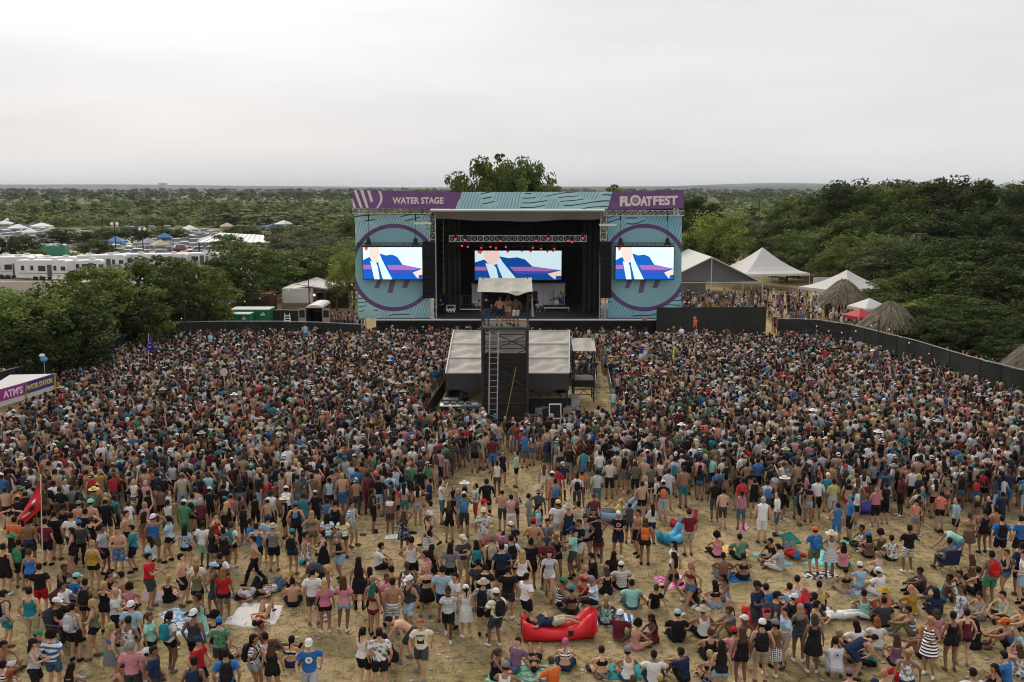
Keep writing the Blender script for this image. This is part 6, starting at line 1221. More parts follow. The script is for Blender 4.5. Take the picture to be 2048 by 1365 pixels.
# ================================================================ PEOPLE ONE BY ONE (head position read from the photograph, tile by tile)
TILES = {'A': (0, 1120, 5.571), 'B': (350, 1120, 5.571), 'C': (700, 1120, 5.571), 'D': (1050, 1120, 5.571), 'E': (1400, 1120, 5.571), 'F': (1700, 1120, 5.572),
         'a': (0, 960, 5.851), 'b': (350, 960, 5.851), 'c': (700, 920, 5.851), 'd': (1050, 920, 5.851), 'e': (1400, 960, 5.851), 'f': (1700, 960, 5.885)}
ROWS = '''
A 40 385 st br m K:lg w:t/fl ds cap:k bag:k|A 325 350 st b m K:t s:kh ds|A 435 80 st b m T:k s:r ds|A 715 85 xl r m K:k p:c brs|A 850 190 xl br m T:b s:k ds cap:aq|A 700 290 ch r m T:w s:k ds|A 635 470 ch r m T:k s:k ds cap:w|A 770 570 ch bl f T:hp h:k dl|A 855 520 st b m K:w/fl s:k ds bag:lg
A 975 495 st2 l f K:ol h:k bll|A 1015 250 st b f K:ol h:k ds bag:k|A 1090 285 st2 b f K:k h:k blp|A 1235 165 xl r f K:k h:k dl|A 1330 170 xl l m N s:w ds|A 1285 360 fo r m T:w/pl s:k dx|A 1445 305 xl b f T:pk h:k da|A 1460 505 st b m T:lb s:k ds capb:w|A 1860 220 xl b f K:k h:k blp|A 1465 680 hp b m K:w/fl s:w ds
A 1240 750 st2 br f V:b k:g bll|A 1680 665 st r f T:aq h:k brp|A 1810 635 st2 br f T:w h:k dp bag:t|A 420 830 xl r m N s:k ds cap:gr|A 330 930 fo r f K:lg s:k dl cap:k|A 640 860 st b m T:b/td s:dn da|A 710 1180 xl b f K:k h:k dl|A 1460 950 st b m T:pk s:c gys|A 1400 1190 xl f m N s:k ds|A 1715 1015 st r m T:n s:c ds|A 1640 1000 xl br m T:pk s:w ds capb:w|A 30 1170 xl b f V:k/st h:k dp|A 165 1265 xl b f S:w h:w rdp|A 40 950 xl r m N s:w ds
B 240 25 st b f T:w h:w blb|B 270 95 st b f K:ol h:k rdp|B 500 115 st b f T:r h:k rdl|B 430 85 st2 l m K:c s:c ds capb:lb|B 745 400 ly br m T:lg p:k ds|B 920 360 ly br f T:r/pl s:dn ds|B 1300 170 xl b f K:k h:k blu|B 1305 235 xl b m N s:k du|B 1440 45 be l m T:c s:k ds cap:t|B 1530 140 st b m T:w s:c ds|B 1690 105 st l f K:w h:dn blp|B 1700 260 st b f T:hp h:k bll|B 1840 230 st2 b f T:pk h:ld brl|B 255 420 st2 l f D:aq - ds
B 900 690 ly b f V:r b:k ds|B 210 600 st b m K:c s:k ds capb:w|B 490 690 st b m T:gr/fl s:c ds cap:b|B 440 620 xl b f K:k h:k da|B 560 830 xl b f K:k h:k dl|B 960 720 ba r m N s:dn ds|B 260 910 st2 r m T:r s:k ds cap:n|B 215 1130 st b m K:n s:n ds bag:n|B 565 1040 st b m T:b s:k ds bag:k|B 880 880 st2 r f T:mr/pl h:ld dl bag:k|B 1030 860 xl bl m T:pk/pl s:k ds|B 1075 940 st b f K:k h:k brl|B 1270 890 xl b f S:n/td h:n dp|B 1490 940 wk f m T:b s:lg ds cap:w
C 95 10 st b f D:k - dl boot|C 265 120 xl b f K:k h:k dl|C 420 110 xl b f V:co h:w ds|C 635 60 st b f D:w/fl - brs|C 250 225 st fr f K:k h:k bls|C 260 300 st2 br f V:mr b:mr tl|C 410 195 st fr f T:pk p:lg brs|C 500 240 st b m N w:w/st ds|C 630 230 st fl m K:c s:lb ds cap:w bag:c|C 850 110 st2 b f S:k k:k blu|C 1040 110 st b m T:lb s:n ds|C 1160 190 fo fl m T:w p:w ds|C 1120 350 wk f f T:cr/st s:k du skin5|C 1275 320 st b f D:w - dp cap:w
C 1475 255 st b m T:lg/fl s:k ds bkt:kh bag:k|C 1625 365 st2 bl m T:y/td s:c ds cap:w bag:k skin4|C 1500 80 st b m T:k s:c ds|C 1760 110 st b m T:k s:c ds|C 1430 30 st b m T:c s:k ds|C 420 690 be l m N s:c ds|C 190 810 st br f K:w s:k dp|C 280 800 st b m T:w/fl s:k ds|C 790 715 wk f m T:cr s:c rds|C 400 850 cr l f K:k h:k dl|C 1690 1020 xl r f D:k - brp|C 1830 930 ba fl m T:pu s:dn ds|C 1740 1190 xl b m K:w s:w ds beanie:g
D 20 190 st2 br m T:w s:k ds|D 420 230 xl r m K:n/st s:k ds cap:gr|D 520 330 xl b f V:k h:k ds cap:t|D 685 100 xl b f V:r h:r bls|D 735 220 xl l m T:lb/td p:k gys|D 900 120 xl b f K:k h:k brb|D 1070 60 xl b m T:lg/st s:k ds cap:w|D 1190 260 xl b m T:aq s:dn ds|D 1460 310 ba b f T:k h:k bru|D 905 430 xl b f K:aq/fl h:k blp|D 1085 610 xl br m T:mr s:ol rds capb:w|D 1240 700 xl br f V:pk h:pk da|D 1420 650 xl l f D:mr - dl skin5|D 1685 600 xl b m T:k s:k ds cap:lb|D 1845 60 wk fl f V:mr h:dn bll|D 1920 240 xl b f K:k h:dn dl
D 100 1200 ly b f V:k h:k ds|D 450 920 xl b f V:k/st s:n pkp|D 290 1130 xl bl m T:o s:dn brs|D 890 1010 xl b f V:k h:br/fl ds|D 1140 1020 xl b f K:w h:dn ds beanie:g|D 1400 1050 xl b m T:w s:n ds|D 1805 1030 kn bl m T:n s:k ds|D 1250 1330 xl b f K:k h:k brs|D 1460 1320 xl b f K:br h:k bls
E 120 260 xl b f V:k h:ld dl|E 260 200 xl l f K:lg/fl h:w dl|E 330 570 kn l f T:g h:c brp|E 30 560 xl b m K:w s:k ds str:kh|E 625 290 fo fr m T:n s:c ds cap:k|E 735 310 xl b m T:b s:k ds cap:k|E 860 400 st2 r m T:c s:k ds cap:k|E 1020 290 xl b m T:lb s:k ds|E 1110 240 xl b m K:w s:o ds|E 1280 270 xl b m K:y s:k ds|E 1100 420 xl r m T:k s:k ds capb:w|E 1230 410 xl b m T:n s:k ds capb:k|E 770 600 fo f f T:k h:k ds|E 505 650 xl fr m N s:c ds capb:w
E 945 580 st2 l m T:lb s:kh ds|E 1110 540 st b f K:c h:dn bll|E 1330 500 fo r m K:lb p:c ds|E 1330 660 st b f D:k - brb|E 715 700 st b m K:k s:kh ds cap:w bag:k|E 810 720 st2 b f K:br k:k/pl ds cap:g|E 470 800 st b f K:k h:k brl|E 370 800 xl b m T:pk s:c ds cap:r|E 125 810 xl b m K:k s:k brs|E 240 950 st b f K:k h:ld dl|E 40 1050 xl b f S:k h:k/fl blp|E 1530 820 xl r f K:c h:c bll|E 1490 900 cr b m T:w p:lg ds|E 1760 720 xl b m T:w s:k dl|E 1890 880 be r m K:n s:n ds|E 1740 1290 xl b f K:k h:k ds cap:pu|E 1440 590 lf r m T:w p:w ds|E 1655 110 xl b f V:k s:kh ds
F 120 385 xl b f K:aq s:dn ds|F 330 430 xl b m T:c s:k ds|F 370 365 xl b m K:co s:r ds str:mu|F 80 75 xl b f T:lb s:w/fl ds beanie:w|F 315 125 xl bl m T:w s:w ds capb:w|F 730 330 xl b f T:mu h:w bll|F 910 350 xl b f T:n p:k dl|F 860 150 kn l m N s:k ds skin5|F 1020 170 ba l m N s:t ds|F 1220 160 xl l m K:k s:k ds|F 1430 120 xl b m K:k s:k ds|F 1180 320 ra l m T:w/fl s:w brs|F 1490 400 xl l m K:lg s:g ds|F 1650 390 xl l m K:aq s:k ds|F 740 570 kn l m K:b/td p:ol ds|F 780 790 kn bl f K:t h:k blu|F 900 680 st2 fl f D:k/st - blb
F 1150 620 st b f K:k h:k ds|F 1300 590 st2 b f K:mr h:n ds|F 1390 700 xl b f K:k h:k dl|F 1760 710 kn l m K:b s:k ds cap:o|F 930 590 xl b f T:pk h:k brb|F 280 690 xl b f T:w h:w rdb|F 410 870 xl b f K:pu h:k brl|F 320 890 xl l f K:t p:k ds|F 590 1030 wk fl f K:w/fl h:n bls|F 550 1170 xl fl m T:r s:k ds capb:g|F 1370 1260 xl b m T:w s:k ds|F 1750 1050 xl bl m T:b s:dn ds|F 1610 1210 xl l f K:k h:k dl|F 220 1340 xl b m T:k s:k ds cap:n|F 410 1300 xl b f K:w h:k bls|F 1920 560 kn l m N s:k ds|F 1920 800 xl l m T:lb s:pk ds|F 1850 1010 kn b f D:w/fl - brl
a 60 110 st b m N s:k ds|a 235 100 st b m K:o s:k ds bkt:ol|a 345 70 st b m K:w s:g ds|a 290 165 st b m T:k s:k ds cap:gr|a 215 215 st b m T:k s:k ds cap:kh|a 415 90 st b m T:g s:k ds cap:g|a 540 125 st b f K:br h:k brb|a 630 40 st b m T:w s:k ds bag:k|a 700 110 st b m T:k s:k ds|a 815 75 st b m T:g s:c ds|a 910 115 st b f T:c h:k dl cap:t|a 1100 105 st b m T:ol s:k ds bkt:y bag:gr|a 1140 40 st b m K:o s:k ds cap:co|a 1240 150 st b f K:ol h:k blp|a 1205 250 st b m T:k s:k ds cap:mu|a 1060 260 st b m N s:k ds cap:aq|a 955 285 st b m N s:c ds cap:g
a 740 310 st b f K:k h:k ds|a 670 260 st b f K:k h:k brl|a 1360 230 st2 br m K:t/st s:k ds|a 1500 240 st2 bl f T:w h:w brs|a 1560 30 st2 f f K:w h:dn bll|a 1690 30 st f f V:pk h:k bll|a 1620 120 st l f K:k h:k dl|a 1750 110 st b m K:k s:k ds|a 1700 290 st b f T:pk h:k blp|a 1850 100 st b m N s:k ds|a 1960 130 st2 r f K:cr h:k brs|a 1965 260 st b f K:w h:dn dp|a 1690 410 st b f K:br h:hp dl|a 1795 440 ra b m K:b s:ol ds capb:w|a 1960 460 st2 l f T:lb h:k dp|a 1520 570 fo l m T:t s:k ds|a 1390 590 fo f m N w:b/fl ds|a 1195 560 st2 r m T:lg s:k ds
a 1080 750 st b f K:mu h:k blu|a 920 510 st2 bl m T:c p:k ds cap:b|a 840 420 st b m T:w s:k ds|a 830 600 st2 l f K:k h:k dl|a 520 480 st b m T:mr s:k ds|a 370 480 st b m N s:n ds|a 170 470 st b m T:o s:k ds|a 140 660 st b f K:k h:k dl bkt:gr|a 55 780 st b m K:k s:k ds|a 200 740 st2 b m T:k s:k ds bag:gr|a 340 850 st b f K:b h:k brs|a 1770 895 fo r m T:r s:c ds|a 1740 700 st l f T:lb h:k dl|a 140 380 hh b m N s:k ds|a 600 420 st b m T:k s:k ds|a 990 380 st b m T:k s:k ds|a 1060 460 ra b f K:k h:k brs|a 1480 400 st r m N s:k ds
b 105 240 st b m T:gr s:gr ds cap:w|b 205 160 st b m T:aq s:k ds bag:k|b 300 260 st b m T:mr s:k gys|b 285 110 st b m N s:t ds cap:c|b 390 110 st b m T:k s:k ds cap:w|b 530 90 st b m T:k s:k ds|b 580 210 st b m K:k s:k ds beanie:t|b 610 290 st b f K:k h:k bll|b 650 150 st b f K:co h:k ds cap:t|b 790 200 st2 r f K:c h:k ds|b 800 280 st b f K:k h:k ds|b 915 160 st b f K:k h:k ds|b 1085 220 st b m N s:k ds cap:w|b 1120 150 st b m K:w s:k ds|b 1300 100 st b m K:w s:k ds cap:w|b 1275 220 st2 l f K:k h:k brs bkt:cr|b 1410 290 st b m K:k p:k ds cap:b
b 1500 180 st b m K:t s:t ds|b 1640 140 st b m T:k s:k ds cap:w|b 1780 240 st b m T:b s:k ds|b 1880 270 st b m K:k s:k ds|b 1600 400 hp b f S:ol h:ol bll|b 1780 430 st b f T:lb/td h:dn dl|b 1960 440 st b f T:y/td h:c brl|b 120 560 st b f T:lb/fl h:k dl|b 325 520 st b m T:w s:aq ds|b 440 580 st b f K:k h:k brl|b 560 600 st2 b f K:k h:k du|b 655 530 st b f T:w h:k brp bag:t|b 470 420 st2 r f K:r h:k ds|b 900 500 st r m T:b s:lb ds|b 940 540 st2 b m K:b s:k ds|b 1085 450 st b m T:lb s:k ds cap:n
b 1145 550 st b m K:g s:k ds bkt:kh|b 1370 610 st b f K:c h:n ds cap:t bag:k|b 1530 650 st2 r f D:w/fl - ds|b 1720 640 fo l f D:k - du|b 1920 650 st2 fl m K:k s:ld ds cap:g|b 910 700 wk l m N p:k ds|b 60 905 st2 r m N s:k ds|b 525 895 st b m T:w s:k ds bag:k
c 75 80 st b m T:b s:k ds cap:r|c 70 215 st b m N s:c ds capb:cr|c 210 170 st b m K:mr s:mr ds|c 325 190 st b m T:k s:lb ds|c 475 150 st b m T:lb s:k ds bag:c|c 630 280 st2 b f V:w h:t dl|c 790 310 ra b f S:cr h:ld dl|c 920 240 st l f T:n s:n dp|c 825 120 st b m T:k s:k ds|c 1100 300 st2 r m K:w s:t ds|c 1190 300 st2 f f K:k h:k brl|c 1275 380 st2 r f K:b h:ld bll|c 1335 440 st b m K:gr s:c ds cap:cr bag:b|c 1345 260 st2 r f T:k/fl h:k brs bkt:w|c 1490 290 fo l m K:aq s:r ds|c 1570 270 st b m T:k s:k ds|c 1160 490 st b f T:k h:k brl|c 930 520 wk l m T:w s:w ds
c 925 690 st2 r f K:k k:w/st brp|c 630 620 hh b f D:k/fl - brl|c 300 620 xl r m K:k s:k ds|c 475 650 xl b f V:w h:c brs|c 450 490 xl l m K:c s:k ds cap:t|c 530 560 xl l f V:r h:k ds|c 20 520 st2 r m T:b/pl s:kh ds|c 1570 500 st2 r m K:y s:r ds cap:r|c 1565 600 st b m T:w/fl s:w ds capb:cr|c 1820 370 st b m N s:c ds cap:pk|c 1915 370 st b f V:cr h:k bll|c 1870 640 xl b f V:pk h:w ds|c 1880 760 xl b m T:n s:k ds capb:w|c 1730 810 st b f T:hp h:k bll|c 1775 820 st2 b f T:hp/fl h:k blb|c 365 1010 xl r m T:w s:k ds|c 720 940 hp b m K:w s:k ds
c 880 1110 st2 l m T:pk s:k ds|c 960 1030 st2 br f K:k h:k dl|c 1175 1010 st b m T:g s:k dl|c 1325 920 fo fr m T:c s:kh ds cap:cr|c 1480 980 st b f K:aq h:k dl bag:t|c 1650 930 st b m K:k s:k ds capb:ol bag:kh|c 1775 1020 st b m T:n s:k ds|c 1885 920 st b m T:w s:n ds bag:k|c 2020 1100 st2 b f K:w h:k bll|c 1790 110 xl f f K:k h:k ds|c 1720 220 xl b f K:cr/fl h:c du|c 1920 130 xl l f K:aq h:k ds
d 235 60 st2 b f K:w h:w brl|d 385 110 st b m T:r s:c ds|d 320 175 st b m N s:co ds cap:w|d 440 40 st b m K:n s:w ds capb:w|d 355 275 st b m N s:n ds bag:b|d 610 180 st b m T:w s:c ds bag:k|d 845 150 st b m T:lg s:dn ds|d 1000 20 st2 b m T:cr p:k ds|d 670 130 st2 b f K:o h:k ds cap:c|d 1300 50 st2 b m T:ol s:k ds|d 1370 250 hp b m N p:k ds|d 1485 60 st b m T:ol/fl s:k ds|d 1680 130 st b m T:lg s:lb ds|d 1860 110 st b m N s:t ds|d 1620 260 st b m T:k s:ld ds cap:w bag:o|d 1540 200 st2 l f K:w h:k ds|d 1415 180 st r f K:w h:k bll
d 1490 520 st b f T:w s:n db|d 1235 520 st2 b f D:c/st - ds cap:t|d 1095 640 fo f m T:k s:n ds capb:w|d 1320 620 st2 fl m N s:k ds|d 1410 720 st b f V:o h:k brl bag:o|d 800 610 st2 f m T:k s:k ds|d 705 690 st2 f f K:lg h:k du|d 860 740 hh b f K:k h:mr dl|d 630 740 fo fl m T:k s:w ds|d 535 830 fo l m T:aq s:c ds cap:n|d 390 890 st2 f f K:k h:k blu|d 260 730 fo f m T:ol/fl s:kh ds|d 100 720 st2 b m N s:kh ds cap:r|d 250 950 fo f m T:mr s:k ds cap:n skin5|d 300 1110 wk f f T:lg h:w dl|d 75 960 st b m T:k s:k du
d 160 360 st b m T:c s:k ds bkt:g|d 60 420 st2 r m T:g s:g ds|d 160 550 st2 r m T:lb s:k ds bag:gr|d 395 510 st b m T:w s:w ds cap:y|d 500 550 st b m K:n s:n ds str:kh|d 625 520 st b f K:cr h:k du|d 800 450 st2 f m T:mr s:k ds cap:mr|d 1920 610 st b m T:mr s:kh ds beanie:mr|d 1735 990 wk l f T:w h:w dl|d 1740 1120 wk bl f V:k h:k dl|d 1040 1110 xl b f T:k h:k dl|d 770 1130 xl l m T:k s:k ds
e 180 20 st b m T:k p:c ds|e 430 140 xl b f T:k/fl p:k ds|e 440 350 xl b f K:hp h:dn dp|e 330 590 lf b m N s:c ds|e 740 520 ba b m K:w s:w/fl gys|e 810 385 ly r m T:k p:k ds str:cr|e 1200 320 xl r f K:n/fl h:k ds|e 1110 600 ly l m T:w s:dn ds|e 1360 590 fo b m T:b s:ol ds cap:o bag:b|e 1525 630 hp b f D:lb/st - ds str:cr|e 1270 60 st b f V:k h:ld ds|e 1375 10 st b m T:w s:k ds|e 1575 20 st2 b m T:y s:lg ds|e 1740 30 st b f V:k b:r ds|e 1850 110 st2 r f T:w h:k brl|e 1610 510 xl b f D:b - ds|e 1710 470 xl l m T:b s:k ds cap:t
e 1910 570 xl l f K:w p:k ds|e 1985 650 xl b f K:br h:k dl cap:b|e 195 650 xl b f K:pk p:k da|e 465 670 xl b m T:gr/fl s:k ds|e 890 770 xl bl m T:lg p:w ds|e 840 740 xl l m T:k s:k ds|e 1130 890 ly b m T:r s:g ds cap:b|e 1680 770 xl b f K:pk h:c dl|e 330 890 xl b m N s:g ds|e 450 900 xl b f V:k h:k ds|e 800 0 st b m K:lg s:c ds bag:b|e 510 0 st b m T:r p:w ds|e 640 0 st b f K:k h:k ds|e 1110 0 st b m K:k s:gr ds|e 940 0 st b f K:k h:k brl
f 315 100 st b f K:hp h:k blp cap:c|f 425 50 st b m K:k s:k ds|f 570 200 xl l m T:mr s:k ds|f 800 140 st b f S:w h:k ds cap:k|f 790 230 st2 f f V:co h:g ds cap:k|f 860 80 st f f T:t/fl h:k blp|f 935 345 be r f K:k h:mr ds|f 1075 160 st b f T:co p:k da|f 1250 260 st2 l m T:lb p:k ds|f 1495 210 st b f V:k h:pk blu|f 1650 170 st l f K:k h:k ds|f 1790 140 st b m T:n s:k ds|f 1590 370 st b f K:k h:k ds|f 1720 350 st b m N s:k/fl ds|f 1410 420 st2 b f S:ol k:br brp|f 1790 460 st b m T:b s:k ds bag:k|f 2010 460 st b m T:b s:k ds
f 1075 620 be l m T:aq w:b/fl ds|f 1170 720 ch b m T:g s:k ds|f 700 570 fo b m T:k w:g/st ds|f 330 620 xl b f K:br h:k da|f 490 690 xl b f T:w/fl h:k ds|f 320 880 xl b f K:w/st h:k bls|f 1430 920 xl b f K:br h:k brl|f 1670 880 st b m K:g s:gr ds bag:r|f 1860 860 st2 l f K:n h:dn brs|f 2030 780 st b m T:n s:k ds|f 2030 880 st2 l m T:w s:lb ds'''
def parse(rows):
    L = []
    for ln in rows.strip().split('\n'):
        for e in ln.split('|'):
            q = e.split(); t = TILES[q[0]]; d = dict(px=t[0]+float(q[1])/t[2], py=t[1]+float(q[2])/t[2], pose=q[3], face=q[4], sex=q[5]); rest = q[6:]
            def cl(s):
                if s == '-': return None
                if s == 'N': return ('N', None, None)
                k, c = s.split(':'); c, _, p_ = c.partition('/'); return (k, c, p_ or None)
            d['top'] = cl(rest[0]); d['bot'] = cl(rest[1]); d['hair'] = rest[2] if len(rest) > 2 else 'ds'; d['hat'] = d['bag'] = None; d['feet'] = 'shoe'; d['skin'] = None
            if d['hair'] == 'dp' and d['sex'] == 'm': d['hair'] = 'ds'
            for x in rest[3:]:
                k, _, c = x.partition(':')
                if k in HATS: d['hat'] = (k, c)
                elif k == 'bag': d['bag'] = c
                elif k == 'boot': d['feet'] = 'boot'
                elif k == 'skin5': d['skin'] = SKINS[5]
                elif k == 'skin4': d['skin'] = SKINS[4]
            L.append(d)
    return L
TABLE = parse(ROWS); prn = random.Random(21); placed = []
for d in TABLE:
    B = body(d['pose'], d['sex']); h = prn.uniform(1.02, 1.10) if d['sex'] == 'm' else prn.uniform(.98, 1.05); hd = B['head'][:3, 3]*h; p = G(d['px'], d['py'], hd[2])
    yaw = rad(YAW[d['face']]+prn.uniform(-14, 14)); c, s = math.cos(yaw), math.sin(yaw); d['x'] = p.x-(c*hd[0]-s*hd[1]); d['y'] = p.y-(s*hd[0]+c*hd[1]); d['yaw'] = yaw; d['h'] = h
# keep people from standing inside one another
XY = np.array([(d['x'], d['y']) for d in TABLE]); RR = np.array([.27 if d['pose'] not in SIT | LIE else .36 for d in TABLE])
for _ in range(25):
    D_ = XY[:, None]-XY[None]; dist = np.linalg.norm(D_, axis=2)+np.eye(len(XY))*9; need = RR[:, None]+RR[None]; ov = np.clip(need-dist, 0, None); XY += .5*(D_/dist[..., None]*ov[..., None]).sum(1)*.5
for d, q in zip(TABLE, XY): d['x'], d['y'] = q
TABLE.sort(key=lambda d: d['y']); NEAR_N = 300
for d in TABLE[:NEAR_N]:
    d['obj'] = person(d['x'], d['y'], d['pose'], d['yaw'], d['sex'], d['top'], d['bot'], d['hair'], d['hat'], d['bag'], d['skin'], d['h'], 0, d['feet'], prn)
DEMOTED = TABLE[NEAR_N:]
# crew, musicians and people raised above the crowd
GROUP2 = []
def special(x, y, z, *a, lab=None, grp='crew and musicians', **k):
    o = person(x, y, *a, z=z, rnd=prn, grp=grp, **k); PEOPLE[-1]['fixed'] = lab; GROUP2.append(o); return o
for px, sex, top, bot, hair, ps, yaw, lab in ((973, 'm', ('T', 'k', None), ('p', 'dn', None), 'ds', 'st', 10, 'crew member in black shirt and jeans on the tower platform'), (999, 'm', ('N', None, None), ('s', 'n', None), 'brs', 'st2', 0, 'bare-chested crew member in navy shorts on the tower platform'), (1016, 'f', ('S', 'kh', None), ('h', 'w', None), 'brl', 'fo', -30, 'woman in strapless top and white shorts on the tower platform'), (1032, 'm', ('T', 'br', None), ('s', 'w', None), 'ds', 'st', 20, 'crew member in brown shirt and white shorts on the tower platform')):
    special(P(px, 640, TY+.9).x, TY+.7+.3*(px % 3), PZ, ps, rad(yaw), sex, top, bot, hair, lab=lab)
for px, py, ps, yaw, sex, top, bot, hair, lab in ((949, 624, 'be', -90, 'm', ('T', 'w', None), ('p', 'c', None), 'ds', 'musician in white shirt bending over on the left of the stage'), (882, 632, 'st2', 160, 'm', ('T', 'k', None), ('p', 'k', None), 'ds', 'stagehand in black at the left edge of the stage'), (1062, 622, 'fo', 170, 'm', ('T', 'c', None), ('p', 'k', None), 'ds', 'guitarist in dark shirt beside the blue amplifier'), (1076, 624, 'cr', 180, 'm', ('T', 'w', None), ('p', 'g', None), 'brs', 'crouching musician in a white shirt near the amplifier'), (1122, 616, 'ch', 180, 'm', ('T', 'w', None), ('p', 'k', None), 'ds', 'drummer in white shirt seated at the drum kit')):
    p = deck(px, py); special(p.x, p.y+(.7 if ps == 'ch' else 0), DZ+(.34 if ps == 'ch' else 0), ps, rad(yaw), sex, top, bot, hair, lab=lab)
for dx, lab, c in ((-.35, 'camera operator in black on the small scaffold, left one', 'k'), (.25, 'camera operator in maroon on the small scaffold, right one', 'mr')): special((x0+x1)/2+dx, KY+.8, pz, 'fo', rad(20*dx), 'm', ('T', c, None), ('s', 'k', None), 'ds', lab=lab)
special(P(932, 800, 59.5).x, 59.6, 0, 'st2', rad(170), 'm', ('T', 'n', None), ('p', 'k', None), 'ds', lab='sound engineer in navy behind the mixing desk')
# ---------------- labels that single each person out
def finish_labels():
    from collections import defaultdict
    LAND = []
    for n_, px, py in (('the red air lounger', 1115, 1250), ('the white sheet', 510, 1228), ('the striped blue blanket', 1220, 1237), ('the red flag', 80, 1100), ('the blue ring lounger', 1350, 1085), ('the grey-blue lounger', 1225, 1035), ('the teal blanket', 1235, 1350), ('the green blanket', 1090, 1350), ('the pink flowered blanket', 1350, 1165), ('the aqua towel', 1545, 1125), ('the black and white blanket', 1640, 1150), ('the camp chairs', 110, 1230), ('the dark blue blanket', 505, 1190)):
        LAND.append((n_, G(px, py)))
    for e in PEOPLE:
        if e.get('fixed'): e['o']['label'] = e['fixed']; continue
        e['cand'] = [e['lab'], e['lab']+', '+e['pw']]+([e['lab']+', '+e['hw']] if e['hw'] else [])+([e['lab']+', '+e['hw']+', '+e['pw']] if e['hw'] else [])
    pool = [e for e in PEOPLE if 'cand' in e]
    for lv in range(4):
        seen = defaultdict(list)
        for e in pool:
            if 'done' not in e: seen[e['cand'][min(lv, len(e['cand'])-1)]].append(e)
        for k, v in seen.items():
            if len(v) == 1 and len(k.split()) >= 4: v[0]['done'] = k
    seen = defaultdict(list)
    for e in pool:
        if 'done' not in e: seen[e['cand'][-1]].append(e)
    used = set(e['done'] for e in pool if 'done' in e)
    for k, v in seen.items():
        for e in v:
            dmin = min(((q[1]-Vector((e['x'], e['y'], 0))).length, q[0]) for q in LAND)
            c = k+(' near '+dmin[1] if dmin[0] < 6 else ''); c = ' '.join(c.split()[:16]); e['c5'] = c
        sub = defaultdict(list)
        for e in v: sub[e['c5']].append(e)
        for c, vv in sub.items():
            if len(vv) == 1 and c not in used: vv[0]['done'] = c; used.add(c); continue
            vv.sort(key=lambda e: topx((e['x'], e['y'], 1))[0])
            for i, e in enumerate(vv):
                base = e['lab']+(', '+e['pw'] if e['pose'] in SIT or e['pose'] in LIE else ''); L2 = '%s, %s from the left' % (base, ORD[i])
                if len(L2.split()) > 16 or L2 in used: L2 = '%s, %s, %s from left' % (e['lab'], e['hw'], ORD[i])
                if L2 in used or len(L2.split()) > 16: L2 = '%s, %s such from the left' % (e['lab'], ORD[i+5])
                e['done'] = L2; used.add(L2)
    for e in pool: e['o']['label'] = ' '.join(e['done'].split()[:16])
    bags = defaultdict(list)
    for bp, c, e in PACKS: bags[c].append((bp, e))
    for c, v in bags.items():
        v.sort(key=lambda q: topx((q[1]['x'], q[1]['y'], 1))[0]); n_ = defaultdict(int)
        for bp, e in v:
            t = e['top'] or 'bare back'; n_[t] += 1; tag(bp, '%s backpack worn over a %s%s' % (PAL[c][0], t, '' if sum((q[1]['top'] or 'bare back') == t for q in v) == 1 else ', %s from the left' % ORD[n_[t]-1]), 'backpack', 'backpacks worn in the crowd')
finish_labels_here = None
